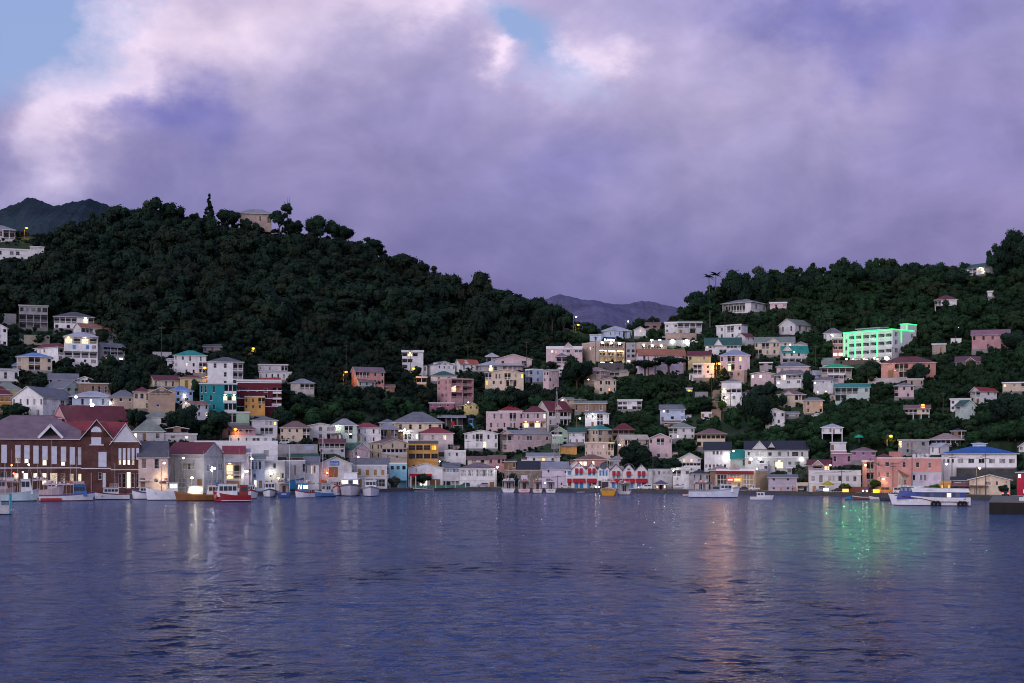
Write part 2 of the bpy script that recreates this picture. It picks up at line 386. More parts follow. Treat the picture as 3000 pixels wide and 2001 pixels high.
def sky_and_sun():
    w = bpy.data.worlds.new('World'); SC.world = w; w.use_nodes = True
    nt = w.node_tree; nt.nodes.clear()
    out = nt.nodes.new('ShaderNodeOutputWorld'); bg = nt.nodes.new('ShaderNodeBackground')
    nt.links.new(bg.outputs[0], out.inputs[0])
    tc = nt.nodes.new('ShaderNodeTexCoord')
    def mth(op, a, c=0.0, d=None, cl=False):
        n = node(nt, 'ShaderNodeMath', operation=op); n.use_clamp = cl
        for i, x in ((0, a), (1, c), (2, d)):
            if x is None: continue
            if isinstance(x, (int, float)): n.inputs[i].default_value = x
            else: nt.links.new(x, n.inputs[i])
        return n.outputs[0]
    nz = node(nt, 'ShaderNodeVectorMath', operation='NORMALIZE'); nt.links.new(tc.outputs['Generated'], nz.inputs[0])
    dirv = nz.outputs[0]
    sp = nt.nodes.new('ShaderNodeSeparateXYZ'); nt.links.new(dirv, sp.inputs[0])
    def nz3(scale, detail, rough, off=0.0, dist=0.0):
        mp = nt.nodes.new('ShaderNodeMapping'); mp.inputs['Location'].default_value = (off, off * .7, off * 1.3)
        mp.inputs['Scale'].default_value = (1, 1, 1.5)
        nt.links.new(dirv, mp.inputs[0])
        n = node(nt, 'ShaderNodeTexNoise'); n.inputs['Scale'].default_value = scale
        n.inputs['Detail'].default_value = detail; n.inputs['Roughness'].default_value = rough
        n.inputs['Distortion'].default_value = dist
        nt.links.new(mp.outputs[0], n.inputs['Vector']); return n.outputs['Fac']
    az0 = mth('ARCTAN2', sp.outputs[0], sp.outputs[1]); el0 = mth('ARCSINE', sp.outputs[2])
    # billow the cloud edges with noise, in the direction of view of the sky itself
    w1 = mth('SUBTRACT', nz3(11, 9, .6, 1.0), .5); w2 = mth('SUBTRACT', nz3(11, 9, .6, 7.0), .5)
    w3 = mth('SUBTRACT', nz3(3.5, 2, .5, 3.0), .5); w4 = mth('SUBTRACT', nz3(3.5, 2, .5, 9.0), .5)
    az = mth('ADD', az0, mth('ADD', mth('MULTIPLY', w1, .13), mth('MULTIPLY', w3, .07)))
    el = mth('ADD', el0, mth('ADD', mth('MULTIPLY', w2, .09), mth('MULTIPLY', w4, .06)))
    def blob(u, v, ru, rv, rot=0.0, soft=1.0):
        a = (u - CX) / F; b = (HV - v) / F
        ca = math.atan(a); ce = math.atan(b * math.cos(ca))
        dx = mth('SUBTRACT', az, ca); dy = mth('SUBTRACT', el, ce)
        c, s = math.cos(rot), math.sin(rot)
        x = mth('ADD', mth('MULTIPLY', dx, c), mth('MULTIPLY', dy, s)); y = mth('SUBTRACT', mth('MULTIPLY', dy, c), mth('MULTIPLY', dx, s))
        x = mth('DIVIDE', x, ru / F); y = mth('DIVIDE', y, rv / F)
        r2 = mth('ADD', mth('MULTIPLY', x, x), mth('MULTIPLY', y, y))
        if soft == 1.0: return mth('POWER', 2.718, mth('MULTIPLY', r2, -1.0))
        return mth('SUBTRACT', 1, mth('MULTIPLY', mth('SUBTRACT', mth('SQRT', r2), 1 - soft), 1 / (2 * soft)), None, True)
    def add(*l):
        r = l[0]
        for x in l[1:]: r = mth('ADD', r, x)
        return r
    # Nishita evening sky seen through the gaps
    sky = nt.nodes.new('ShaderNodeTexSky'); sky.sky_type = 'NISHITA'; sky.sun_disc = False
    sky.sun_elevation = SUN_EL; sky.sun_rotation = SUN_AZ
    skc = mixc(nt, 1.0, sky.outputs[0], (.09, .09, .09), 'MULTIPLY')
    skc = mixc(nt, .8, skc, srgb(158, 180, 232))
    # base cloud colour by height
    grad = nt.nodes.new('ShaderNodeValToRGB'); cr = grad.color_ramp
    stops = [(0.0, (100, 97, 144)), (.09, (109, 105, 153)), (.16, (123, 118, 166)), (.25, (141, 135, 182)), (.38, (155, 149, 195)), (.52, (168, 164, 208)), (1.0, (144, 160, 214))]
    cr.elements[0].position = 0; cr.elements[1].position = 1
    for p, c in stops[1:-1]: cr.elements.new(p)
    for e, (p, c) in zip(cr.elements, stops): e.position = p; e.color = (*srgb(*c), 1)
    nt.links.new(mth('DIVIDE', el0, .62, None, True), grad.inputs[0])
    cl = grad.outputs[0]
    # broad darker belly and pale pink billows
    pale = add(mth('MULTIPLY', blob(600, 90, 340, 150, .15), 1.0), mth('MULTIPLY', blob(200, 230, 290, 95, .96), 1.15), mth('MULTIPLY', blob(1200, 0, 260, 80), 1.0), mth('MULTIPLY', blob(60, 480, 130, 130), .5),
               mth('MULTIPLY', blob(2000, 330, 560, 300), .34), mth('MULTIPLY', blob(1690, 190, 110, 70, .7), .95), mth('MULTIPLY', blob(1460, 160, 62, 55), 1.1), mth('MULTIPLY', blob(850, 180, 300, 160), .2))
    rose = nz3(7, 8, .58, 4.0, .6)
    pale = mth('MULTIPLY', pale, mth('ADD', .55, mth('MULTIPLY', rose, .9)), None, True)
    cl = mixc(nt, pale, cl, srgb(236, 220, 244))
    dusk = add(mth('MULTIPLY', blob(420, 345, 140, 85), .95), mth('MULTIPLY', blob(600, 400, 80, 100), .5), mth('MULTIPLY', blob(2350, 60, 330, 60), .5), mth('MULTIPLY', blob(2650, 60, 420, 110), .55), mth('MULTIPLY', blob(2850, 420, 300, 200), .38), mth('MULTIPLY', blob(1650, 520, 260, 130), .45), mth('MULTIPLY', blob(2520, 190, 80, 60), .5), mth('MULTIPLY', blob(1150, 330, 250, 120), .2))
    cl = mixc(nt, mth('MINIMUM', dusk, 1.0), cl, srgb(126, 126, 192))
    fine = nz3(14, 10, .6, 2.0, .4)
    cl = mixc(nt, 1.0, cl, mixc(nt, ramp(nt, fine, .3, .7), (.84, .85, .88), (1.1, 1.09, 1.08)), 'MULTIPLY')
    big = nz3(3.2, 6, .55, 12.0, .5)
    cl = mixc(nt, 1.0, cl, mixc(nt, ramp(nt, big, .35, .65), (.84, .88, .96), (1.1, 1.06, 1.03)), 'MULTIPLY')
    # billows modelled by the glow from the upper left
    def relief(sc, dt, off, k):
        def smp(dx, dz):
            mp = nt.nodes.new('ShaderNodeMapping'); mp.inputs['Location'].default_value = (off + dx, off, off * 1.7 + dz); mp.inputs['Scale'].default_value = (1, 1, 1.35)
            nt.links.new(dirv, mp.inputs[0]); n = node(nt, 'ShaderNodeTexNoise'); n.inputs['Scale'].default_value = sc; n.inputs['Detail'].default_value = dt; n.inputs['Roughness'].default_value = .5; n.inputs['Distortion'].default_value = .35
            nt.links.new(mp.outputs[0], n.inputs['Vector']); return n.outputs['Fac']
        return mth('ADD', .5, mth('MULTIPLY', mth('SUBTRACT', smp(0, 0), smp(-.012, .018)), k), None, True)
    rl = mth('MULTIPLY', mth('ADD', relief(6.5, 3, 5.0, 4.2), relief(15, 5, 8.0, 2.2)), .5)
    cl = mixc(nt, 1.0, cl, mixc(nt, rl, (.80, .81, .86), (1.18, 1.16, 1.13)), 'MULTIPLY')
    # gaps of blue
    hole = add(blob(-40, -40, 360, 290, .78, .25), mth('MULTIPLY', blob(1440, 30, 100, 58, -.5, .75), .85), mth('MULTIPLY', blob(1600, 190, 125, 52, -.75, .75), .62), mth('MULTIPLY', blob(1545, 90, 110, 50, -.4, .75), .72))
    hole = mth('MINIMUM', hole, 1.0)
    front = mth('GREATER_THAN', sp.outputs[1], 0.0)
    hole = mth('MULTIPLY', hole, front)
    col = mixc(nt, hole, cl, skc)
    # the afterglow on the western clouds behind the viewer: warmer and brighter
    back = mth('MULTIPLY', mth('ADD', mth('MULTIPLY', sp.outputs[1], -1.0), .05), 1.6, None, True)
    left = mth('ADD', .78, mth('MULTIPLY', sp.outputs[0], -.6))
    up = mth('SUBTRACT', 1, mth('MULTIPLY', mth('ABSOLUTE', el0), .55), None, True)
    gl = mth('MULTIPLY', mth('MULTIPLY', back, left), up)
    glowc = mixc(nt, nz3(4, 6, .6, 20.0), (1.74, 1.50, 1.60), (1.18, 1.20, 1.60))
    col = mixc(nt, mth('MINIMUM', gl, 1.0), col, glowc)
    nt.links.new(col, bg.inputs['Color']); bg.inputs['Strength'].default_value = 1.0
    ld = bpy.data.lights.new('sun', 'SUN'); ld.energy = .9; ld.angle = math.radians(30); ld.color = (1, .86, .86)
    so = link('sun', ld)
    d = Vector((math.sin(SUN_AZ) * math.cos(SUN_EL), math.cos(SUN_AZ) * math.cos(SUN_EL), math.sin(SUN_EL)))
    so.rotation_euler = d.to_track_quat('Z', 'Y').to_euler(); so.location = d * 400
    cam = bpy.data.cameras.new('camera'); cam.sensor_width = 36; cam.lens = F / 3000 * 36
    cam.shift_y = (HV - 1000.5) / 3000; cam.clip_start = .5; cam.clip_end = 12000
    co = link('camera', cam); co.location = (0, 0, H); co.rotation_euler = (math.pi / 2, 0, 0); SC.camera = co
    SC.view_settings.view_transform = 'Standard'; SC.view_settings.look = 'None'
    SC.view_settings.exposure = 0; SC.view_settings.gamma = 1
    SC.cycles.use_denoising = True
    try: SC.cycles.denoiser = 'OPENIMAGEDENOISE'
    except Exception: pass
    SC.cycles.max_bounces = 5; SC.cycles.diffuse_bounces = 2; SC.cycles.glossy_bounces = 3
    SC.cycles.transparent_max_bounces = 4; SC.cycles.caustics_reflective = False; SC.cycles.caustics_refractive = False
    SC.cycles.sample_clamp_indirect = 4; SC.cycles.filter_width = 1.05; SC.cycles.use_light_tree = True
# ------------------------------------------------------------------ houses
WC = dict(W=(.80, .79, .80), O=(.66, .61, .58), C=(.70, .58, .45), Y=(.70, .58, .30), P=(.62, .35, .37), S=(.62, .30, .26), T=(.03, .33, .37),
          M=(.15, .028, .045), N=(.62, .33, .10), B=(.34, .47, .78), G=(.40, .56, .42), V=(.62, .55, .66), K=(.38, .37, .39), D=(.12, .115, .125),
          R=(.20, .075, .055), U=(.30, .20, .15), A=(.50, .60, .56), L=(.55, .64, .80), Z=(.30, .62, .74), X=(.66, .50, .52), H=(.55, .54, .56), E=(.42, .16, .24), I=(.48, .38, .34))
RC = dict(g=(.20, .20, .23), r=(.34, .05, .06), d=(.17, .03, .04), o=(.40, .17, .10), n=(.04, .13, .10), t=(.02, .28, .25), b=(.16, .32, .66), k=(.03, .03, .045),
          w=(.52, .54, .62), u=(.24, .13, .12), e=(.32, .33, .38), m=(.25, .17, .20), f=(.26, .30, .26), B=(.02, .13, .45), x=(.42, .30, .28), G=(.02, .42, .18), c=(.62, .55, .45), y=(.13, .13, .15))
GLW = {'l': ((1.0, .62, .20), 2.4), 'q': ((1.0, .88, .66), 2.2), 'a': ((1.0, .42, .05), 2.4)}
WR = random.Random(23)
HOUSES = []      # (u0, u1, v_top, v_base, Y, D) of everything built, so that trees keep clear
WCACHE = {}

def window_mesh(w, h, fr, gl, style):
    w, h = round(w / .08) * .08, round(h / .08) * .08
    k = (w, h, fr, gl, style)
    if k in WCACHE: return WCACHE[k]
    mb = MB(); t = min(.075, w * .07)
    mb.poly([(-w / 2, .06, 0), (w / 2, .06, 0), (w / 2, .06, h), (-w / 2, .06, h)], 1)
    if style != 's':
        for a, b in ((-w / 2, -w / 2 + t), (w / 2 - t, w / 2)): mb.box(a, b, -.03, .08, 0, h)
        mb.box(-w / 2 + t, w / 2 - t, -.028, .08, 0, t); mb.box(-w / 2 + t, w / 2 - t, -.028, .08, h - t, h)
        mb.box(-w / 2 - .06, w / 2 + .06, -.12, 0, -.09, -.002)
        n = max(1, round(w / (1.0 if w < 2.4 else 1.25))); q = t * .55 if w < 2.4 else .11
        for i in range(1, n): x = -w / 2 + w * i / n; mb.box(x - q / 2, x + q / 2, -.01, .065, t, h - t)
        rows = {'g': 2, 'h': 3}.get(style, 2 if h > 1.7 else 1)
        for i in range(1, rows): z = h * i / rows; mb.box(-w / 2 + t, w / 2 - t, -.008, .066, z - q / 2, z + q / 2)
    else:
        n = max(5, int(h / .14))
        for i in range(n): z = h * (i + .1) / n; mb.box(-w / 2, w / 2, -.03, .05, z, z + h / n * .75)
    me = mb.mesh('shutter' if style == 's' else 'window', [fr, gl]); WCACHE[k] = me; return me

class House: pass
h_last = [None]

def place(u0, u1, vb, uc=None, th=30, main='R', q=None, depth=None, stilt=None, Y=None, yaw=0):
    """site of a building: origin at the foot of its main face"""
    k = House(); um = (u0 + u1) / 2 if uc is None else uc
    if Y is None: Y = float(Yq(um)) + q if q is not None else YT(um, stilt or vb)
    k.Y = Y; k.s = Y / F; k.X = (um - CX) * k.s
    k.zb = ZQ if (q is not None and vb is None) else H + (HV - vb) * k.s
    az = math.atan2(k.X, Y)
    if uc is None:
        k.W = (u1 - u0) * k.s; k.D = depth or min(max(.8 * k.W, 6), 13); k.rot = -az + math.radians(yaw); k.main = None; k.uref = um; k.cf = 1.0
        k.org = Vector((k.X, Y, k.zb)); k.side = None
    else:
        t = math.radians(th)
        if main == 'R':
            k.W = (u1 - uc) * k.s / math.cos(t); k.D = (uc - u0) * k.s / math.sin(t); k.rot = -az + t; c = -k.W / 2; k.side = 'L'
        else:
            k.W = (uc - u0) * k.s / math.cos(t); k.D = (u1 - uc) * k.s / math.sin(t); k.rot = -az - t; c = k.W / 2; k.side = 'R'
        k.uref = uc; k.cf = math.cos(t); k.sf = math.sin(t); k.main = main
        k.org = Vector((k.X, Y, k.zb)) - Matrix.Rotation(k.rot, 3, 'Z') @ Vector((c, 0, 0)); k.xc = c
        if depth: k.D = depth
    k.fx = (lambda u: (u - k.uref) * k.s) if uc is None else (lambda u: k.xc + (u - k.uref) * k.s / k.cf)
    k.fz = lambda v: H + (HV - v) * k.s - k.zb
    HOUSES.append((u0, u1, vb if vb else HV + (H - ZQ) / k.s, Y, k.D, min(u0, u1)))
    return k

def Tf(k, face):
    W, D = k.W, k.D
    if face == 'F': return (lambda a, d, z: (a, d, z)), 0.0, (-W / 2, W / 2)
    if face == 'L': return (lambda a, d, z: (-W / 2 + d, D / 2 - a, z)), -math.pi / 2, (-D / 2, D / 2)
    return (lambda a, d, z: (W / 2 - d, D / 2 + a, z)), math.pi / 2, (-D / 2, D / 2)

def holed_face(mb, T, a0, a1, z0, z1, holes, m=0):
    xs = sorted({a0, a1, *[h[0] for h in holes], *[h[1] for h in holes]}); zs = sorted({z0, z1, *[h[2] for h in holes], *[h[3] for h in holes]})
    for i in range(len(xs) - 1):
        for j in range(len(zs) - 1):
            cx, cz = (xs[i] + xs[i + 1]) / 2, (zs[j] + zs[j + 1]) / 2
            if any(h[0] < cx < h[1] and h[2] < cz < h[3] for h in holes): continue
            mb.poly([T(xs[i], 0, zs[j]), T(xs[i + 1], 0, zs[j]), T(xs[i + 1], 0, zs[j + 1]), T(xs[i], 0, zs[j + 1])], m)
    for (b0, b1, c0, c1, dp) in holes:
        mb.poly([T(b0, 0, c0), T(b0, dp, c0), T(b0, dp, c1), T(b0, 0, c1)], m); mb.poly([T(b1, 0, c0), T(b1, 0, c1), T(b1, dp, c1), T(b1, dp, c0)], m)
        mb.poly([T(b0, 0, c0), T(b1, 0, c0), T(b1, dp, c0), T(b0, dp, c0)], m); mb.poly([T(b0, 0, c1), T(b0, dp, c1), T(b1, dp, c1), T(b1, 0, c1)], m)
        mb.poly([T(b0, dp, c0), T(b1, dp, c0), T(b1, dp, c1), T(b0, dp, c1)], m)

def plan_rows(rows, a0, a1, ze):
    """cells from a storey sketch: one string per storey, top first"""
    out = []; n = len(rows); sh = ze / n
    for r, row in enumerate(rows):
        z0 = ze - (r + 1) * sh; cells = len(row); cw = (a1 - a0) / max(cells, 1); i = 0
        while i < cells:
            c = row[i]; x0 = a0 + i * cw
            if c == 'w' and WR.random() < .05: c = WR.choice('laq')  # added glow: a few plain windows lit at random for warmth
            if c in 'bLoB':
                j = i
                while j < cells and row[j] == c: j += 1
                e = .03 * cw if c != 'o' else .04 * cw
                out.append((c, x0 + e, a0 + j * cw - e, z0 + (.03 if c != 'o' else 0.02), z0 + sh * .93, j - i)); i = j; continue
            if c != '.':
                xm = x0 + cw / 2
                fw, f0, f1 = {'w': (.62, .28, .82), 'W': (.88, .26, .82), 't': (.5, .12, .86), 'n': (.4, .4, .82), 'l': (.56, .3, .8), 'q': (.56, .3, .8), 'a': (.5, .2, .8),
                              'm': (.8, .3, .78), 'd': (.46, .02, .72), 's': (.46, .25, .8), 'D': (.78, .02, .8), 'g': (.7, .2, .85)}[c]
                mx = {'d': 1.4, 'w': 2.1, 'l': 1.8, 's': 1.7, 'n': 1.0, 't': 1.6, 'a': 1.5}.get(c, 9)
                w = min(cw * fw, mx); out.append((c, xm - w / 2, xm + w / 2, z0 + f0 * sh, z0 + f1 * sh, 1))
            i += 1
    return out

def openings(k, root, mb, face, items, z0, z1, opt):
    """cut the openings of one face and hang windows, doors, balconies in them"""
    T, ang, (a0, a1) = Tf(k, face); holes = []
    lim = k.D * .45 if face == 'F' else k.W * .45
    for it in items:
        c, x0, x1, b0, b1 = it[:5]
        x0, x1 = max(x0, a0 + .05), min(x1, a1 - .05)
        if x1 - x0 < .15 or b1 - b0 < .15: continue
        dp = .14 if c not in 'bLoB' else min(2.6, lim)
        if c == 'p': dp = .1
        holes.append((x0, x1, b0, b1, dp))
    # drop overlapping holes
    ok = []
    for h in holes:
        if all(h[1] <= g[0] or h[0] >= g[1] or h[3] <= g[2] or h[2] >= g[3] for g in ok): ok.append(h)
    holed_face(mb, T, a0, a1, z0, z1, ok)
    kept = {(h[0], h[2]) for h in ok}
    for it in items:
        c, x0, x1, b0, b1 = it[:5]; cells = it[5] if len(it) > 5 else max(1, round((x1 - x0) / 2.6))
        x0, x1 = max(x0, a0 + .05), min(x1, a1 - .05)
        if (x0, b0) not in kept: continue
        w, h, xm = x1 - x0, b1 - b0, (x0 + x1) / 2
        put = lambda me, a, d, z, nm=None: link(nm or me.name.split('.')[0], me, root, T(a, d, z), ang)
        if c in 'wWtngh': put(window_mesh(w, h, opt['trim'], opt['glass'], c if c in 'gh' else 'w'), xm, .08, b0)
        elif c in 'lmqa':
            col, st = GLW['q' if c in 'mq' else c]; put(window_mesh(w, h, opt['trim'], glow(col, st), 'w'), xm, .08, b0)
        elif c == 's': put(window_mesh(w, h, opt['shut'], opt['shut'], 's'), xm, .08, b0)
        elif c == 'p':
            m2 = MB(); m2.box(-w / 2, w / 2, .02, .09, 0, h); m2.box(-w / 2, w / 2, -.02, .02, h * .93, h); put(m2.mesh('blind_panel', [opt['panel']]), xm, 0, b0)
        elif c in 'dD':
            m2 = MB(); m2.box(-w / 2, w / 2, .04, .1, 0, h)
            for q in range(2): m2.box(-w * .36 + q * w * .4, -w * .04 + q * w * .4, .02, .04, h * .12, h * .9)
            put(m2.mesh('door', [opt['door']]), xm, 0, b0)
        elif c in 'bLo':
            dp = min(2.6, lim); cw = w / cells
            for i in range(cells):
                a = x0 + cw * (i + .5); dw = min(cw * .8, 2.6)
                if c != 'o' or i % 2 == 0:
                    m2 = MB(); m2.box(-dw / 2, dw / 2, -.05, -.005, 0, h * .8); put(m2.mesh('door', [opt['dark'] if (c != 'L' or i % 2) else glow((1, .8, .5), 1.2)]), a, dp, b0)  # dark doors widened so the recess looks shaded
            if c != 'o':
                m2 = MB(); rh = min(.95, h * .38); d0 = .05
                m2.box(-w / 2, w / 2, d0, d0 + .09, rh - .1, rh)
                if opt['rail'] == 'solid': m2.box(-w / 2, w / 2, d0 + .01, d0 + .08, 0.0, rh - .1)
                else:
                    m2.box(-w / 2, w / 2, d0 + .02, d0 + .07, .06, .12); nb = max(3, int(w / .28))
                    for i in range(nb + 1): x = -w / 2 + .04 + (w - .08) * i / nb; m2.box(x - .035, x + .035, d0 + .02, d0 + .07, .12, rh - .1)
                put(m2.mesh('railing', [opt['trim']]), xm, 0, b0)
            for i in range(1, cells):
                m2 = MB(); m2.box(-.1, .1, .03, .23, 0, h); put(m2.mesh('column', [opt['trim']]), x0 + cw * i, 0, b0)
            if c == 'L':
                m2 = MB(); m2.box(-.35, .35, -.2, .2, -.14, -.03); col = opt.get('lamp', (1, .82, .5))
                for i in range(0, cells, 2): put(m2.mesh('ceiling_light', [glow(col, 30)]), x0 + cw * (i + .5), dp * .55, b1)

def roof(k, root, typ, ze, zr, opt, over=.5, name='roof'):
    W, D, mb = k.W, k.D, MB(); o = over; rise = max(zr - ze, .15); t = .16
    mats = [opt['roof'], opt['trim']]
    if typ in ('hip', 'pyr'):
        hx = W / 2 + o; y0, y1 = -o, D + o; hy = (y1 - y0) / 2; ym = D / 2
        drop = rise * o / (min(W, D) / 2 + o) * .0
        rl = max(hx - hy, 0) if typ == 'hip' else 0; rw = max(hy - hx, 0) if typ == 'hip' else 0
        zt = zr - ze; e = [(-hx, y0, 0), (hx, y0, 0), (hx, y1, 0), (-hx, y1, 0)]; b = [(x, y, -t) for x, y, _ in e]
        if rw > 0: r0, r1 = (0, ym - rw, zt), (0, ym + rw, zt)
        else: r0, r1 = (-rl, ym, zt), (rl, ym, zt)
        if rw > 0:
            mb.poly([e[0], e[1], r0]); mb.poly([e[1], e[2], r1, r0]); mb.poly([e[2], e[3], r1]); mb.poly([e[3], e[0], r0, r1])
        elif rl > 0:
            mb.poly([e[0], e[1], r1, r0]); mb.poly([e[1], e[2], r1]); mb.poly([e[2], e[3], r0, r1]); mb.poly([e[3], e[0], r0])
        else:
            for i in range(4): mb.poly([e[i], e[(i + 1) % 4], (0, ym, zt)])
        for i in range(4): j = (i + 1) % 4; mb.poly([b[i], b[j], e[j], e[i]], 1)
        mb.poly(b[::-1], 1)
        if rl > 0:
            mb.tube(r0, r1, .1, n=5)
    elif typ == 'side':       # ridge parallel to the main face
        ym = D / 2; hx = W / 2 + o; sl = rise / ym
        for sg in (0, 1):
            ye = -o if sg == 0 else D + o; zE = -sl * o
            pts = [(-hx, ye, zE), (hx, ye, zE), (hx, ym, rise), (-hx, ym, rise)]
            if sg: pts = pts[::-1]
            mb.slab(pts, Vector((0, -sl if sg == 0 else sl, 1)).normalized(), t, 0, 1)
    elif typ == 'front':      # gable on the main face
        hx = W / 2; sl = rise / hx; y0, y1 = -o, D + o
        for sg in (-1, 1):
            xe = sg * (hx + o); zE = -sl * o
            pts = [(xe, y0, zE), (0, y0, rise), (0, y1, rise), (xe, y1, zE)]
            if sg > 0: pts = pts[::-1]
            mb.slab(pts, Vector((sg * sl, 0, 1)).normalized(), t, 0, 1)
    elif typ == 'flat':
        hx = W / 2 + o * .6; mb.box(-hx, hx, -o * .6, D + o * .6, 0, max(rise, .18), 0)
        mb.box(-hx - .02, hx + .02, -o * .6 - .02, -o * .6, -.02, max(rise, .18) + .02, 1)
    elif typ == 'parapet':
        w = .22; W2 = W / 2
        for (x0, x1, y0, y1) in ((-W2 - .04, W2 + .04, -.05, w), (-W2 - .04, W2 + .04, D - w, D + .05), (-W2 - .04, -W2 + w, w, D - w), (W2 - w, W2 + .04, w, D - w)):
            mb.box(x0, x1, y0, y1, 0, max(rise, .3), 1)
        mb.poly([(-W2 + w, w, .02), (W2 - w, w, .02), (W2 - w, D - w, .02), (-W2 + w, D - w, .02)], 0)
    elif typ == 'shed':
        hx = W / 2 + o; pts = [(-hx, -o, 0), (hx, -o, 0), (hx, D + o, rise), (-hx, D + o, rise)]
        mb.slab(pts, (0, 0, 1), t, 0, 1)
    return mb.obj(name, mats, root, (0, 0, ze))

def h(kind, label, u0, u1, vb, ve, vr, typ, wall, rc, rows, uc=None, th=30, main='R', side=None, q=None, depth=None, stilt=None, trim=None, glassc=(.012, .013, .018),
      shut=(.12, .25, .5), door=(.25, .13, .07), dark=(.03, .03, .035), rail='bal', px=(), spx=(), awn=(), band=(), dorm=(), group=None, cat=None, over=.5, Y=None, yaw=0, wallmat=None,
      gable_main=None, found=3.0, lamp=(1, .82, .5), grime=1.0, sidewall=None, panel=(.72, .72, .76)):
    k = place(u0, u1, vb, uc, th, main, q, depth, stilt, Y, yaw)
    root = thing(kind, label, cat or {'house': 'house', 'villa': 'house', 'cottage': 'house', 'apartment_building': 'building', 'shop_building': 'building'}.get(kind, kind.replace('_', ' ')), k.org, k.rot, group)
    wc = WC[wall] if isinstance(wall, str) else wall; rcol = RC[rc] if isinstance(rc, str) else rc
    tr = (.74, .73, .75) if trim is None else (WC[trim] if isinstance(trim, str) else trim)
    opt = dict(trim=paint(tr, .5), roof=roofing(rcol), glass=glass(glassc), shut=plain(shut), door=plain(door), dark=plain(dark, .5), rail=rail, lamp=lamp, panel=plain(panel, .5))
    wm = wallmat or paint(wc, grime); ze = max(k.fz(ve), 1.2); k.ze = ze
    Yr = k.Y + (k.D / 2 * (math.cos(math.radians(th)) if uc is not None else 1) if typ in ('hip', 'pyr', 'side') else 0)
    if typ == 'side' and uc is not None: Yr = k.Y + k.D / 2 * math.cos(math.radians(th))
    zr = H + (HV - vr) * Yr / F - k.zb
    if typ in ('front',): zr = k.fz(vr)
    if typ in ('parapet', 'flat'): zr = k.fz(vr)
    if typ == 'shed': zr = H + (HV - vr) * (k.Y + k.D) / F - k.zb
    zr = max(zr, ze + .15); k.zr = zr
    mb = MB(); W, D = k.W, k.D; zf = -found if stilt is None else 0
    items = plan_rows(rows, -W / 2, W / 2, ze) if rows else []
    pxi = [(c, k.fx(a), k.fx(b), k.fz(d), k.fz(e)) for (a, d2, b, d1, c) in px for d, e in ((d1, d2),)]
    openings(k, root, mb, 'F', pxi + items, zf, ze, opt)
    sface = k.side
    for fc in 'LR':
        T, ang, (a0, a1) = Tf(k, fc)
        if fc == sface and (side or spx):
            its = plan_rows(side, a0, a1, ze) if side else []
            if spx:
                if k.main == 'R': fxs = lambda u: a1 + (u - k.uref) * k.s / k.sf
                else: fxs = lambda u: a0 + (u - k.uref) * k.s / k.sf
                its = [(c, fxs(a), fxs(b), k.fz(d1), k.fz(d2)) for (a, d2, b, d1, c) in spx] + its
            openings(k, root, mb, fc, its, zf, ze, opt)
        else: mb.poly([T(a0, 0, zf), T(a1, 0, zf), T(a1, 0, ze), T(a0, 0, ze)])
    mb.poly([(-W / 2, D, zf), (W / 2, D, zf), (W / 2, D, ze), (-W / 2, D, ze)])
    if stilt is not None: mb.poly([(-W / 2, 0, 0), (W / 2, 0, 0), (W / 2, D, 0), (-W / 2, D, 0)])
    if typ == 'front':
        for y in (0, D): mb.poly([(-W / 2, y, ze), (W / 2, y, ze), (0, y, zr - .16)])
    if typ == 'side':
        for x in (-W / 2, W / 2): mb.poly([(x, 0, ze), (x, D, ze), (x, D / 2, zr - .16)])
    if typ == 'shed':
        for x in (-W / 2, W / 2): mb.poly([(x, 0, ze), (x, D, ze), (x, D, zr)])
        mb.poly([(-W / 2, D, ze), (W / 2, D, ze), (W / 2, D, zr), (-W / 2, D, zr)])
    mb.obj('wall', [wm], root)
    roof(k, root, typ, ze, zr, opt, over)
    for v in band:
        z = k.fz(v); m2 = MB(); m2.box(-W / 2 - .12, W / 2 + .12, -.14, 0.0, -.13, .13)
        if sface == 'L': m2.box(-W / 2 - .12, -W / 2, 0.0, D, -.128, .128)
        if sface == 'R': m2.box(W / 2, W / 2 + .12, 0.0, D, -.128, .128)
        m2.obj('cornice', [opt['trim']], root, (0, 0, z))
    for (a, v0, b, v1, c) in awn:
        x0, x1, z0, z1 = k.fx(a), k.fx(b), k.fz(v0), k.fz(v1); m2 = MB(); p = max(.7, (z0 - z1) * .8)
        m2.slab([(x0, -p, z1 + .25), (x1, -p, z1 + .25), (x1, -.02, z0), (x0, -.02, z0)], (0, 0, 1), .06)
        m2.box(x0, x1, -p - .03, -p, z1, z1 + .27)
        for x in (x0, x1): m2.poly([(x, -p, z1 + .2), (x, -.02, z0 - .05), (x, -.02, z1 + .2)])
        m2.obj('awning', [plain(c, .8)], root)
    for (a, b, v0, v1) in dorm:
        x0, x1 = k.fx(a), k.fx(b); xm = (x0 + x1) / 2; z0, z1 = k.fz(v0), k.fz(v1); hw = (x1 - x0) / 2; dd = D * .5
        m2 = MB(); m2.poly([(x0, -.1, z0 - .3), (x1, -.1, z0 - .3), (x1, -.1, z0), (xm, -.1, z1 - .1), (x0, -.1, z0)], 2)
        m2.poly([(x0, -.1, z0 - .3), (x0, -.1, z0), (x0, dd, z0), (x0, dd, z0 - .3)], 2); m2.poly([(x1, -.1, z0 - .3), (x1, dd, z0 - .3), (x1, dd, z0), (x1, -.1, z0)], 2)
        sl = (z1 - z0) / hw
        for sg in (-1, 1):
            xe = xm + sg * (hw + .25); zE = z0 - sl * .25
            pts = [(xe, -.4, zE), (xm, -.4, z1), (xm, dd, z1), (xe, dd, zE)]
            m2.slab(pts if sg < 0 else pts[::-1], Vector((sg * sl, 0, 1)).normalized(), .14, 0, 1)
        m2.obj('dormer', [opt['roof'], opt['trim'], wm], root)
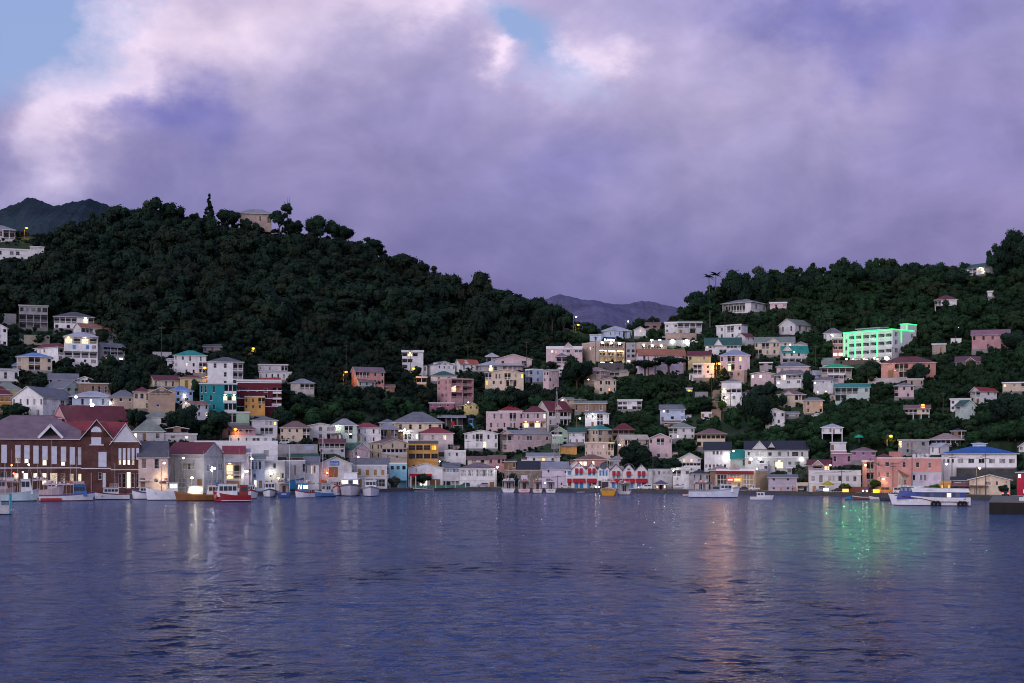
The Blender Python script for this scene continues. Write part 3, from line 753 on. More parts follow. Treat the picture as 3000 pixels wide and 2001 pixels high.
    if stilt is not None:
        zs = k.fz(stilt) - 1.5; n = max(2, round(W / 3.2))
        for i in range(n + 1):
            for y in (.2, D * .7):
                m2 = MB(); m2.box(-.14, .14, -.14, .14, zs, 0); m2.obj('stilt', [opt['trim']], root, (-W / 2 + .2 + (W - .4) * i / n, y, -.01))
    k.root = root; k.opt = opt; k.wm = wm; h_last[0] = k
    if kind in ('house', 'cottage', 'villa') and q is None and stilt is None:
        if WR.random() < .5:        # concrete plinth
            m2 = MB(); hp = WR.uniform(.4, .9); m2.box(-W / 2 - .12, W / 2 + .12, -.14, -.01, -found, hp); m2.obj('plinth', [paint((.26, .25, .25), 1.3)], root)
        if uc is None and W > 7.5 and WR.random() < .4:        # lean-to at one end
            sg = WR.choice((-1, 1)); wx = WR.uniform(1.6, 2.6); hz = WR.uniform(2.2, 2.7); x0, x1 = sorted((sg * W / 2, sg * (W / 2 + wx))); m2 = MB()
            m2.box(x0, x1, 1.2, D * .7, -found, hz); m2.slab([(x0 - .2, .8, hz + .05), (x1 + .2, .8, hz + .05), (x1 + .2, D * .75, hz + .6), (x0 - .2, D * .75, hz + .6)], (0, 0, 1), .1, 1); m2.box((x0 + x1) / 2 - .4, (x0 + x1) / 2 + .4, 1.15, 1.2, .1, 1.9, 2)
            m2.obj('lean_to', [wm, roofing(RC[WR.choice('geukm')]), opt['door']], root)
    if q is None and stilt is None:
        cs = [k.org + Matrix.Rotation(k.rot, 3, 'Z') @ Vector((x, y, 0)) for x in (-W / 2, W / 2) for y in (0, D)]
        ys = [c.y for c in cs]; terrace(u0 - 3, u1 + 3, min(ys) - .6, max(ys) - .15 * (max(ys) - min(ys)), k.zb - .05)
    hs = list(HOUSES[-1]); HOUSES[-1] = (u0, u1, vr, vb if vb else HV + (H - ZQ) / k.s, k.Y, k.D)
    return k

def part(k, name, mb, mats, loc=(0, 0, 0), rot=0, parent=None): return mb.obj(name, mats if isinstance(mats, list) else [mats], parent or k.root, loc, rot)

def text(k, s, size, x, y, z, mat, name='lettering', parent=None, ext=.02, sx=1.0):
    cu = bpy.data.curves.new(name, 'FONT'); cu.body = s; cu.size = size; cu.align_x = 'CENTER'; cu.align_y = 'CENTER'; cu.extrude = ext
    tmp = bpy.data.objects.new(name, cu); COL.objects.link(tmp)
    dg = bpy.context.evaluated_depsgraph_get(); me = bpy.data.meshes.new_from_object(tmp.evaluated_get(dg)); me.name = name
    bpy.data.objects.remove(tmp); bpy.data.curves.remove(cu)
    me.materials.clear(); me.materials.append(mat)
    o = link(name, me, parent or k.root, (x, y, z)); o.rotation_euler = (math.pi / 2, 0, 0); o.scale = (sx, 1, 1); return o
def merge(k1, k2):
    bpy.context.view_layer.update()
    A = Matrix.Translation(k1.org) @ Matrix.Rotation(k1.rot, 4, 'Z'); B = Matrix.Translation(k2.org) @ Matrix.Rotation(k2.rot, 4, 'Z')
    L = A.inverted() @ B
    for c in list(k2.root.children):
        m = L @ c.matrix_basis; c.parent = k1.root; c.matrix_basis = m
    bpy.data.objects.remove(k2.root)

def town_left():
    HS = 'house'
    # ---- upper left cluster under the wooded hill
    h(HS, 'pale house with hipped roof at the far left hilltop edge beside an orange street lamp', -40, 42, 700, 672, 661, 'hip', 'O', 'e', ['..wbb'])
    k = h(HS, 'low white house with small raised box at its right end below the hilltop street lamp', -40, 92, 753, 732, 728, 'flat', 'W', 'w', ['..w.ww..'])
    k2 = h(HS, 'x', 90, 128, 755, 724, 722, 'flat', 'W', 'w', ['W', 'w']); merge(k, k2)
    k = h(HS, 'weathered grey house on the skyline of the wooded hill', 703, 795, 662, 626, 614, 'hip', 'I', 'e', ['....n.W'], depth=9, over=1.0)
    k = h(HS, 'unfinished bare concrete house with open dark floors', 58, 138, 966, 897, 894, 'flat', 'K', 'g', ['wwWwW', 'bbbb', 'oooo'], trim='K', grime=1.3)
    k2 = h(HS, 'x', 5, 46, 948, 921, 920, 'parapet', 'K', 'g', ['..'], trim='K'); merge(k, k2)
    h(HS, 'white two-storey house with flat dark hip roof and upper balcony beside the unfinished house', 161, 273, 968, 928, 915, 'hip', 'W', 'y', ['bbbb.Lb', 'w.w....'])
    h(HS, 'long white house with orange roof and row of upper windows', 216, 340, 1003, 958, 946, 'side', 'W', 'o', ['bbb.wwwww', '.w..w...'], uc=238, th=22)
    k = h(HS, 'white house topped by a brightly lit open verandah under a pale hip roof', 190, 284, 1070, 986, 974, 'hip', 'W', 'w', ['LLLL', '.s.sw', 'bbbb', 'n.nw'], shut=(.1, .32, .6), lamp=(1, .75, .35), depth=9)
    h(HS, 'white balconied house with grey roof and two lit lower windows', 284, 364, 1056, 1013, 1003, 'side', 'W', 'g', ['bbb', 'bbb', 'a.q'], uc=303, th=32)
    h(HS, 'white house with dark red roof above the blue-roofed house', 103, 200, 1062, 1016, 1006, 'hip', 'W', 'd', ['bb', 'ww'], uc=170, th=35, main='R', side=['nnn..w', '......'])
    h(HS, 'yellow cream two-storey house with bright blue roof', 52, 150, 1091, 1045, 1034, 'hip', 'C', 'b', ['w.bb.w', 'w.bb.w'])
    h('shed', 'small shed with bright blue roof left of the yellow cream house', 38, 72, 1082, 1070, 1058, 'hip', 'K', 'b', ['W'])
    h(HS, 'tall white house cut by the left edge with pointed gable', -22, 20, 1015, 960, 948, 'front', 'W', 'w', ['.ww', '.w.', '.ww'])
    h(HS, 'small white house with shallow roof and three dark windows at the left edge', -20, 53, 1120, 1084, 1080, 'shed', 'W', 'w', ['w.w.w'])
    h(HS, 'yellow house with pale green roof at the left edge', -26, 64, 1206, 1142, 1120, 'hip', 'Y', 'f', ['w.w.w', 'w.w.w'])
    h(HS, 'ochre house with dark red roof at the far left edge', -26, 32, 1212, 1156, 1132, 'hip', 'N', 'd', ['WWW', 'WWW'])
    h(HS, 'big white house with broad street-side gable and long grey roof', 40, 225, 1226, 1163, 1130, 'front', 'W', 'g', ['w.w.w.w.w', '.w..w..W.'], uc=126, th=30, main='L', side=['W.W.W.W.', '..w.w...'])
    h(HS, 'pale house with grey cross-gabled roof above the big white gabled house', 145, 226, 1126, 1110, 1094, 'side', 'V', 'g', ['w.w..ww'])
    h(HS, 'small pale gabled house with triple window beside the grey cross-gabled roof', 228, 269, 1124, 1110, 1102, 'front', 'W', 'g', ['.WW.'])
    h(HS, 'pale green house with grey gable and upper balcony', 130, 240, 1166, 1135, 1112, 'front', 'A', 'g', ['.b.b.', 'w...w'], uc=186, th=40, main='R')
    h('shop_building', 'long flat dark brown building with row of pale windows', 232, 322, 1160, 1124, 1122, 'flat', 'U', 'y', ['.w..W.W.W.'])
    h(HS, 'house with curved pale metal roof lit by three white floodlights', 214, 330, 1196, 1162, 1146, 'hip', 'L', 'w', ['..w.q..w.w'], over=1.2)
    h(HS, 'tan house with grey hip roof and white-framed windows', 322, 400, 1200, 1163, 1143, 'hip', 'I', 'g', ['w.w.ww', '......'])
    h(HS, 'cream house with dark red roof beside the lettered gable building', 392, 440, 1204, 1148, 1133, 'hip', 'C', 'd', ['wwt', '..w'])
    k = h('meeting_hall', 'tan gabled hall with two lines of lettering on its blank front', 434, 512, 1212, 1151, 1133, 'front', (.44, .33, .26), 'd', None, over=.1, px=[(458, 1184, 467, 1192, 'w'), (468, 1141, 480, 1144, 'n')])
    mb = MB(); rr = random.Random(4)
    for v, ws in ((1150.5, [9, 7, 11, 16]), (1155.5, [15, 10, 24])):
        x = k.fx(447 if v < 1152 else 441)
        for w in ws:
            n = max(3, int(w / 2))
            for i in range(n):
                a = x + i * w * k.s / n; mb.box(a, a + w * k.s / n * .62, -.04, 0, 0 + k.fz(v) - rr.uniform(.1, .22), k.fz(v) + rr.uniform(.08, .2))
            x += (w + 4) * k.s
    part(k, 'lettering', mb, plain((.12, .09, .07)))
    # ---- hillside cluster u 430-900
    h(HS, 'white three-storey house with teal hip roof', 511, 603, 1098, 1041, 1027, 'hip', 'W', 't', ['w.w.t..t.', 'w..w.w.bb', 'w..w.w.bb'])
    h('shed', 'small white lean-to beside the teal-roofed house', 490, 512, 1072, 1056, 1050, 'shed', 'W', 'w', ['.w'])
    h('apartment_building', 'tall pinkish white block with dark hip roof and stacked corner balconies', 609, 711, 1162, 1060, 1047, 'hip', 'W', 'y', ['.w.w.bb', '...w.bb', '...w.bb', '....w..'], trim='W')
    h(HS, 'white modern flat-roofed house with stepped lower terrace', 758, 842, 1092, 1070, 1067, 'flat', 'W', 'w', ['nn.w.W.bb'])
    h(HS, 'white terrace floor with striped awnings below the modern flat-roofed house', 760, 853, 1116, 1091, 1089, 'flat', 'W', 'y', ['w.n.w.w.W.W'], depth=10)
    h(HS, 'grey-roofed house with slender verandah posts at the foot of the dark slope', 852, 920, 1160, 1122, 1110, 'hip', 'O', 'e', ['..bbb', 'w....'])
    k = h('apartment_building', 'maroon four-storey block with white floor bands and orange corner balconies', 694, 824, 1206, 1118, 1112, 'parapet', 'M', 'd', ['..', 'n.n.n.W.bb', 'n.n.n.W.bb', '....W..bb', '.'], band=[1121, 1144, 1167, 1191], dark=(.45, .2, .06), rail='solid', trim='W')
    mb = MB(); mb.box(k.fx(760), k.fx(822), 1, 6, k.fz(1113), k.fz(1106)); part(k, 'roof_house', mb, roofing(RC['r']))
    k = h(HS, 'orange house with maroon porch roof in front of the maroon block', 717, 776, 1222, 1164, 1160, 'parapet', 'N', 'o', ['w.w.bb', 'w.w.w.', '......'], trim='C')
    h('apartment_building', 'bright teal three-storey building with white balconies', 586, 692, 1208, 1126, 1122, 'flat', 'T', 't', ['tt.t..bbb', 'w.w..LLL', '.w.w..bbb'], rail='solid', lamp=(.8, 1, .95))
    h(HS, 'cream house with long dark red roof lit orange at its right end', 434, 530, 1138, 1111, 1098, 'side', 'C', 'd', ['w..w.w.w'], uc=452, th=20)
    h(HS, 'ochre house with dark red roof glowing under a street lamp', 528, 590, 1142, 1107, 1099, 'hip', 'Y', 'd', ['.D.w.'])
    h(HS, 'small cream gabled house with two wide windows above the teal building', 588, 648, 1126, 1108, 1098, 'front', 'C', 'd', ['.W.W'])
    h(HS, 'light blue house with bright blue hip roof', 492, 564, 1180, 1145, 1132, 'hip', 'B', 'b', ['..w..w', 'd.W.W.'])
    h(HS, 'white house with orange-brown roof whose left gable glows yellow', 534, 610, 1224, 1182, 1174, 'side', 'W', 'o', ['w.w.w', '..w.w'], uc=557, th=35, side=['.w.', '...'])
    h(HS, 'small pale green flat-roofed house with white side frame', 668, 730, 1246, 1209, 1206, 'flat', 'G', 'w', ['bb...'], trim='W')
    h(HS, 'white house with grey hip roof and triple upper window below the orange house', 738, 812, 1272, 1231, 1221, 'hip', 'W', 'g', ['...www', '..bbb.'])
    h(HS, 'white house with grey-green hip roof and corner balcony above the stepped roof hall', 417, 507, 1248, 1222, 1207, 'hip', 'W', 'f', ['...bb'])
    k = h('hall', 'large pale hall with stepped grey hip roof', 392, 480, 1292, 1264, 1230, 'hip', 'H', 'f', ['q.D..W.'])
    k2 = h('hall', 'x', 478, 575, 1290, 1273, 1270, 'flat', 'H', 'w', ['.Q.q.'.replace('Q', 'w')]); merge(k, k2)
    h(HS, 'small house with shallow pale roof in front of the dark trees', 488, 550, 1272, 1255, 1249, 'front', 'U', 'g', ['b.b'])
    h(HS, 'pink house with brown roof behind an orange street lamp', 650, 748, 1282, 1256, 1245, 'side', 'P', 'u', ['bb.bb.', '......'], uc=690, th=32, side=['.w.'])
    h('shop_building', 'long low white building with a row of small windows', 672, 806, 1300, 1279, 1276, 'parapet', 'W', 'w', ['n.n.n.WW.W.W'])
    h('shed', 'tumbledown grey shack alone high on the dark slope', 596, 648, 1031, 1016, 1009, 'shed', 'K', 'y', ['t.D..'], grime=1.4)
    # ---- waterfront, left
    k = h('hall', 'pink hall with long dark red roof behind the brick warehouse', 156, 376, 1262, 1229, 1186, 'side', 'P', 'd', ['....n.n.n..n.n.n'], uc=195, th=24, grime=.6)
    h('porch', 'small pink porch with dark red hip roof beside the brick warehouse roof', 126, 180, 1262, 1226, 1215, 'hip', 'P', 'r', ['....'])
    brick = masonry((.13, .040, .032), (.09, .032, .027), 2.4, (.22, .16, .14))
    ty = masonry((.26, .18, .10), (.20, .14, .08), 2.4, (.22, .18, .14))
    wn = [(a, 1303 + i * .9, a + 15, 1356 + i * .75, 'p') for i, a in enumerate([9, 47, 72, 97, 122, 148, 174, 199, 222, 245])]
    LT = {47: 1341.5, 72: 1344.5, 122: 1347.5, 174: 1352.5, 245: 1344.5}
    wn = [(a, v0, b, LT.get(a, v1), c) for a, v0, b, v1, c in wn]
    lit = [(48, 1342, 61, 1355.5, 'q'), (73, 1345, 84, 1356, 'q'), (123, 1348, 134, 1363, 'q'), (175, 1353, 186, 1364, 'q'), (246, 1345, 257, 1360, 'q')]
    gw = [(8, 1382, 24, 1420, 'W'), (44, 1386, 56, 1412, 'm'), (70, 1386, 82, 1412, 'q'), (97, 1386, 108, 1408, 'q'), (122, 1386, 134, 1420, 'q'), (144, 1386, 164, 1425, 'm'), (174, 1388, 186, 1418, 'q'), (199, 1388, 210, 1412, 'q'), (222, 1388, 236, 1412, 'm'), (246, 1388, 258, 1430, 'W')]
    k = h('warehouse', 'two-storey brick warehouse with tall white shutters and white-trimmed gables', -90, 272, None, 1286, 1217, 'hip', 'R', 'm', None, q=13, depth=24, wallmat=brick, px=lit + wn + gw, band=[1371], panel=(.62, .64, .74), trim='W', grime=.7, cat='building', over=.7)
    for (a, b, v0, v1) in ((112, 178, 1276, 1240),):
        x0, x1, z0, z1 = k.fx(a), k.fx(b), k.fz(v0), k.fz(v1); m2 = MB(); xm = (x0 + x1) / 2
        m2.poly([(x0, 1.2, z0), (x1, 1.2, z0), (xm, 1.2, z1)], 1)
        for sg in (-1, 1):
            xe = xm + sg * (xm - x0 + .4); sl = (z1 - z0) / (xm - x0); zE = z0 - .4 * sl
            pts = [(xe, -.6, zE), (xm, -.6, z1), (xm, 9, z1), (xe, 9, zE)]; m2.slab(pts if sg < 0 else pts[::-1], Vector((sg * sl, 0, 1)).normalized(), .7, 0, 2)
        part(k, 'dormer', m2, [roofing(RC['d']), plain((.02, .018, .018)), paint((.74, .73, .75), .5)])
    k2 = h('warehouse', 'x', 240, 326, None, 1281, 1228, 'front', 'R', 'r', None, q=11, depth=12, wallmat=brick, band=[1372.5], trim='W', panel=(.62, .64, .74), over=.6,
           px=[(268, 1262, 296, 1303, 'p'), (288, 1324, 311, 1368, 'p'), (288, 1384, 298, 1404, 'g'), (300, 1386, 309, 1428, 'p')])
    mb = MB(); x0, x1, zc = k2.fx(267), k2.fx(297), k2.fz(1266); r = (x1 - x0) / 2; xm = (x0 + x1) / 2
    pts = [(xm + r * math.cos(a), -.06, zc + r * 1.1 * math.sin(a)) for a in [math.pi * i / 14 for i in range(15)]]
    mb.slab(pts, (0, -1, 0), .08); mb.box(x0 - .4, x1 + .6, -.3, -.001, k2.fz(1305), k2.fz(1302)); part(k2, 'arched_panel', mb, plain((.66, .68, .78), .5))
    mb = MB(); mb.tube((k2.fx(268), -.25, 0), (k2.fx(268), -.25, k2.fz(1385)), .09); part(k2, 'lamp_post', mb, paint((.6, .5, .4)))
    k3 = h('warehouse', 'x', 327, 408, None, 1296, 1240, 'front', 'R', 'r', None, q=12.4, depth=20, wallmat=brick, band=[1294, 1376], trim='W', panel=(.62, .64, .74), over=.5, gable_main='W',
           px=[(a, 1313, a + 8, 1347, 'p') for a in (348, 360, 373, 385, 398)] + [(a, 1347.5, a + 7, 1361, 'q') for a in (348.5, 360.5, 373.5, 385.5)] + [(a, 1387, a + 8, 1428, 'h') for a in (348, 360, 385, 398)] + [(371, 1383, 382, 1430, 'm')])
    mb = MB(); mb.slab([(k3.fx(333), -.12, k3.fz(1293)), (k3.fx(403), -.12, k3.fz(1293)), (k3.fx(368), -.12, k3.fz(1246))], (0, -1, 0), .1); part(k3, 'gable_panel', mb, paint((.70, .70, .76), .6))
    k4 = h('warehouse', 'x', 166, 372, None, 1287, 1236, 'side', 'R', 'r', None, q=17, depth=12, wallmat=brick, trim='R', over=.1); merge(k, k2); merge(k, k3); merge(k, k4)
    k = h('shop_building', 'cream waterfront house with dark slate roof, floodlit beside the brick warehouse', 407, 490, None, 1337, 1292, 'side', (.66, .50, .45), 'y', None, q=13, depth=14, found=1,
          px=[(416, 1344, 430, 1372, 'h'), (452, 1344, 466, 1373, 'h'), (409, 1400, 427, 1407, 'W'), (413, 1411, 426, 1432, 'd'), (451, 1401, 464, 1414, 'w')], awn=[(408, 1408, 440, 1411, (.3, .3, .32))], cat='building')
    k = h('shop_building', 'pale two-storey store with maroon roof and grey shingled gable end', 487, 655, None, 1328, 1295, 'side', 'H', 'd', None, uc=597, th=35, main='L', q=14, cat='building',
          px=[(535, 1357, 545, 1376, 't'), (550, 1357, 558, 1376, 't'), (562, 1357, 569, 1376, 't'), (522, 1402, 545, 1428, 'W'), (550, 1400, 572, 1426, 'm'), (578, 1404, 592, 1428, 'D')], awn=[(533, 1347, 572, 1358, (.4, .38, .36))],
          spx=[(606, 1360, 614, 1382, 't'), (640, 1360, 652, 1380, 't'), (605, 1405, 650, 1428, 'W')], sidewall='U')
    h('shop_building', 'narrow house with bright maroon roof and yellow-lit timber galleries', 656, 715, None, 1328, 1306, 'side', 'H', 'r', None, q=14, depth=9, cat='building', trim='C',
      px=[(662, 1357, 706, 1390, 'L'), (662, 1393, 706, 1404, 'L'), (664, 1408, 704, 1430, 'D')], awn=[(661, 1341, 718, 1354, (.42, .40, .46))], lamp=(1, .6, .2))
    h('warehouse', 'long white flat-roofed warehouse behind the quay shops', 572, 812, 1410, 1305, 1291, 'parapet', 'W', 'w', None, px=[(771, 1319, 787, 1337, 'W')], depth=16, cat='building', trim='W')
    h('shop_building', 'blue-grey narrow shop with triple shuttered windows', 735, 775, None, 1346, 1328, 'shed', 'L', 'f', None, q=14, depth=9, cat='building', px=[(737, 1352, 744, 1376, 't'), (748, 1352, 755, 1376, 't'), (758, 1352, 765, 1376, 't'), (742, 1388, 750, 1400, 'w'), (744, 1406, 752, 1428, 'q'), (758, 1408, 768, 1430, 'd')])
    h('shop_building', 'slim grey-white building carrying a round rooftop tank', 713, 737, None, 1330, 1326, 'parapet', 'V', 'w', ['.w', '.w', '.d'], q=13.6, depth=9, cat='building')
    h('shop_building', 'grey-white corner building with a bright wall floodlight', 775, 834, None, 1352, 1349, 'parapet', 'H', 'w', ['..w..', '.n..w', '.d..D'], q=13, depth=10, cat='building', grime=1.2)
    # ---- second row, centre left
    h(HS, 'cream house with faded red hip roof, outside stair and corner balcony', 822, 908, 1292, 1253, 1234, 'hip', 'C', 'u', ['w.w.w.bb', 'w..w..bb'], trim='W')
    h(HS, 'white two-storey house with shallow gable and dark garage openings', 898, 981, 1290, 1247, 1239, 'front', 'W', 'w', ['w..W.WW', '...W.oo'])
    h(HS, 'greenish house with lavender hip roof and a glaring wall lamp', 972, 1046, 1292, 1246, 1227, 'hip', 'A', 'e', ['W..bb.', 'w.w.W.'])
    h(HS, 'white two-storey house with red-brown roof and thin red floor bands', 1031, 1116, 1300, 1253, 1239, 'hip', 'W', 'r', ['w.w.w.ww.g', 'w.w.w.ww..'], band=[1276], trim='W')
    h(HS, 'low brown house under a pale blue-grey hip roof', 1104, 1166, 1286, 1257, 1239, 'hip', 'U', 'e', ['wbb.bb'])
    k = h('villa', 'large cream house with broad pyramid roof lit along its eaves', 1152, 1296, 1292, 1238, 1207, 'hip', 'C', 'g', ['.w.w.w.w.w', '..........'], depth=15, over=.9)
    h(HS, 'small grey hip roof peeping out left of the broad pyramid roof', 1112, 1158, 1262, 1238, 1227, 'hip', 'H', 'g', ['w.w'])
    h('shop_building', 'low white building with dark-framed windows, one lit yellow', 1132, 1226, 1296, 1265, 1261, 'flat', 'W', 'w', ['w.WW.WW.q'], cat='building')
    h('shop_building', 'orange building in dark timber framing with two rows of glazed windows', 1196, 1284, 1374, 1300, 1291, 'parapet', 'N', 'o', ['WWWW', 'WWWW', '....'], trim='D', cat='building', px=[(1263, 1305, 1278, 1318, 'a')])
    h(HS, 'pale house with vivid red hip roof behind the orange framed building', 1225, 1328, 1324, 1269, 1252, 'hip', (.72, .62, .62), 'r', ['W.w.w.', '..w..W'])
    h(HS, 'cream gabled house with two full-width balconies', 1070, 1194, 1348, 1297, 1284, 'front', 'C', 'u', ['..t..t', 'bbbbbb', '.w.w..'], uc=1120, th=30, side=['w.w.ww', 'w.w.w.'], rail='solid')
    h(HS, 'mauve white house with dark green roof and small windows', 978, 1084, 1350, 1317, 1296, 'front', 'X', 'n', ['..w'], uc=1035, th=32, main='R', side=['w.w.n.w'])
    h(HS, 'house with dark red gable roof and grey balcony behind the mauve house', 936, 1010, 1330, 1296, 1285, 'side', 'H', 'd', ['bbbbb', 'w.w.w'], trim='H')
    k = h('market_hall', 'white gabled market hall with a blue signboard over its door', 934, 1030, None, 1357, 1337, 'front', 'W', 'g', None, q=13, depth=13, cat='building', found=1,
          px=[(942, 1364, 957, 1393, 'g'), (964, 1368, 990, 1398, 'D'), (1009, 1362, 1021, 1384, 'g')], over=.6)
    mb = MB(); mb.box(k.fx(966), k.fx(993), -.25, -.1, k.fz(1363), k.fz(1350)); part(k, 'signboard', mb, paint((.10, .20, .48), .6))
    mb = MB(); rr = random.Random(8)
    for i in range(7): x = k.fx(968 + i * 3.4); mb.box(x, x + 1.9 * k.s, -.29, -.25, k.fz(1361), k.fz(1361 - rr.uniform(3, 6)))
    part(k, 'sign_lettering', mb, plain((.45, .55, .75)))
    k2 = h('market_hall', 'x', 893, 934, None, 1357, 1337, 'side', 'W', 'g', ['w.ww.', '.....'], q=13.6, depth=10); merge(k, k2)
    h('shop_building', 'cream row with five ochre louvred doors upstairs', 1033, 1134, None, 1366, 1362, 'parapet', 'W', 'g', None, q=13, depth=9, cat='building', band=[1394, 1401], found=1, shut=(.45, .3, .08), door=(.42, .2, .05),
      px=[(1033, 1375, 1038, 1392, 's'), (1049, 1375, 1058, 1392, 's'), (1072, 1376, 1081, 1398, 'd'), (1095, 1376, 1104, 1392, 's'), (1117, 1377, 1126, 1392, 's'), (1036, 1404, 1060, 1426, 'D'), (1072, 1404, 1092, 1428, 'D'), (1100, 1404, 1128, 1426, 'W')])
    h('shop_building', 'grey tin roof running behind the row of ochre doors', 1030, 1140, 1400, 1362, 1341, 'side', 'H', 'g', ['.W.W.WW'], depth=9, cat='building')
    h('shop_building', 'light blue shop with three white-framed upper windows', 1141, 1192, None, 1360, 1356, 'parapet', 'Z', 'f', ['www', '...', 'oo'], q=13, depth=10, cat='building', trim='W')
    h('shop_building', 'white gabled shop with a bright red fascia', 1195, 1297, None, 1370, 1356, 'front', 'W', 'g', None, q=13, depth=12, cat='building', px=[(1216, 1372, 1222, 1384, 'n'), (1205, 1404, 1226, 1428, 'D'), (1230, 1404, 1252, 1430, 'm'), (1260, 1404, 1290, 1428, 'D')], awn=[(1200, 1388, 1265, 1401, (.5, .02, .03))])
    h('shop_building', 'low house with dark green roof and row of pale window panels behind the market hall', 846, 930, 1368, 1339, 1328, 'side', 'U', 'n', ['w.w.w.w.w'], cat='building', trim='C')
    h('shop_building', 'long grey retaining terrace wall with a pale blue panel', 812, 930, 1345, 1304, 1303, 'parapet', 'K', 'g', None, cat='wall', trim='K', depth=5, px=[(893, 1306, 920, 1318, 'p')], panel=(.35, .42, .55))
    h('shop_building', 'white low annex with dark doorway left of the market hall', 826, 894, None, 1351, 1348, 'parapet', 'H', 'w', ['....d..W', '.t....D.'], q=15, depth=8, cat='building', grime=1.3)

def town_middle():
    HS = 'house'
    h('shop_building', 'pale grey shop with ribbon of light blue upstairs windows', 1298, 1345, None, 1370, 1355, 'side', 'H', 'g', ['WWWWW', '.....', 'oo'], q=13, depth=10, cat='building', glassc=(.12, .16, .22))
    h('shop_building', 'white two-storey building with dark grey quoins around every window', 1346, 1455, None, 1372, 1355, 'hip', 'W', 'm', None, q=13, depth=11, cat='building', found=1,
      px=[(a, 1377, a + 9, 1396, 'g') for a in (1352, 1374, 1398, 1414, 1433)] + [(a, 1412, a + 14, 1428, 'p') for a in (1354, 1372, 1392, 1412)] + [(1434, 1412, 1448, 1430, 'D')], band=[1406], trim='W')
    k = h_last[0]; mb = MB()
    for a in (1352, 1374, 1398, 1414, 1433):
        for j in range(5):
            for u in (a - 2.6, a + 9.6): mb.box(k.fx(u), k.fx(u + 2.4), -.07, -.01, k.fz(1379 + j * 4), k.fz(1377 + j * 4))
    part(k, 'quoin', mb, plain((.16, .17, .17)))
    h(HS, 'pale green gabled cottage tucked behind the quoined building', 1268, 1341, 1358, 1346, 1337, 'front', 'A', 'g', ['.w..W.'], cat='house')
    h(HS, 'white cube-shaped house with flat parapet and dark windows', 1302, 1365, 1360, 1323, 1319, 'parapet', 'W', 'w', ['.W.w.W', '......'], trim='W')
    h(HS, 'white row house with brown window shutters under a rusty roof', 1370, 1432, 1374, 1345, 1336, 'side', 'O', 'u', ['.W.W.', '.....'], trim='U')
    h(HS, 'pinkish two-storey house with crumbling dark roof beside the lattice mast', 1432, 1480, 1384, 1342, 1333, 'side', 'P', 'u', ['w.ww', '....'], trim='U')
    h(HS, 'yellow and white house with arched centre balcony', 1361, 1458, 1318, 1269, 1259, 'front', 'W', 'g', ['w.wbb.w.w', '...w.L..w'], trim='W')
    h(HS, 'long pinkish white house with three dark multi-pane windows', 1464, 1616, 1324, 1270, 1259, 'side', 'X', 'e', ['..W..W..w', '.s..s..s.'], uc=1505, th=25, side=['bb', 'W.'], shut=(.55, .48, .5), px=[(1518, 1277, 1530, 1289, 'g'), (1543, 1277, 1560, 1289, 'g'), (1573, 1278, 1589, 1290, 'g'), (1601, 1279, 1608, 1290, 'g')])
    h('shop_building', 'pinkish white flat-roofed building with dark ground-floor doorways', 1424, 1532, 1260, 1208, 1206, 'parapet', 'X', 'w', ['n.w.W..bb.w', '.w.w.w.ww.w'], cat='building', trim='W')
    h(HS, 'house with bright red hip roof behind the pinkish flat-roofed building', 1462, 1530, 1222, 1203, 1189, 'hip', 'W', 'r', ['w.w.w'])
    h(HS, 'pale house with dark maroon hip roof over an orange-lit lower porch', 1532, 1600, 1258, 1208, 1190, 'hip', 'X', 'd', ['ww.ww.q', 'LLLL'], lamp=(1, .5, .15))
    h(HS, 'white house with steep maroon roof and tall street gable behind the lattice mast', 1571, 1674, 1250, 1202, 1174, 'side', 'O', 'd', ['bb.bbb', 'w..bbb'], uc=1608, th=35, side=['.w.', 'w..'], dorm=[(1625, 1645, 1197, 1185)], rail='solid')
    h('shelter', 'open-sided shelter with thin blue-grey roof and a red drum beneath', 1290, 1356, 1250, 1222, 1215, 'shed', 'D', 'e', ['oooo'], over=1.4, trim='W')
    h('cottage', 'yellow cottage with floodlit gable below the pink apartment block', 1336, 1402, 1216, 1187, 1177, 'front', 'Y', 'g', ['..w.w', '.....'], uc=1358, th=30, side=['oo', '..'])
    h('cottage', 'small raspberry pink house with flat roof under the apartment block', 1258, 1330, 1204, 1182, 1179, 'flat', 'E', 'w', ['w.W.w.', '......'])
    k = h('apartment_building', 'pink four-storey apartment block with balcony bays on its right face', 1280, 1388, 1186, 1110, 1107, 'parapet', 'P', 'u', ['bb', 'Lb', 'bb', '..'], uc=1322, th=34, side=['w.ww', 'n.w.', '.ww.', 'w.w.'], trim=(.62, .45, .45), rail='bal')
    h(HS, 'low white house with mauve roof below the long pinkish house', 1544, 1640, 1366, 1336, 1326, 'side', 'W', 'e', ['.w.w.w.'])
    h('shop_building', 'white house with long black roof behind the stone ruin', 1518, 1622, None, 1376, 1350, 'side', 'V', 'k', ['.w.w.ww.w', '.........'], q=22, depth=10, cat='building')
    st = masonry((.34, .30, .24), (.24, .20, .17), 1.2, (.2, .18, .16))
    h('ruin', 'roofless beige stone ruin on the quay', 1478, 1598, None, 1379, 1377, 'parapet', 'O', 'u', ['..tt.......', '...........'], q=16, depth=4, wallmat=st, trim='I', cat='wall', glassc=(.3, .28, .25))
    h('warehouse', 'mauve quayside warehouse with grey roof and blank wall beside the red gables', 1588, 1664, None, 1373, 1352, 'side', 'V', 'e', ['.n...w', '......', '....n.'], q=13, depth=11, cat='building')
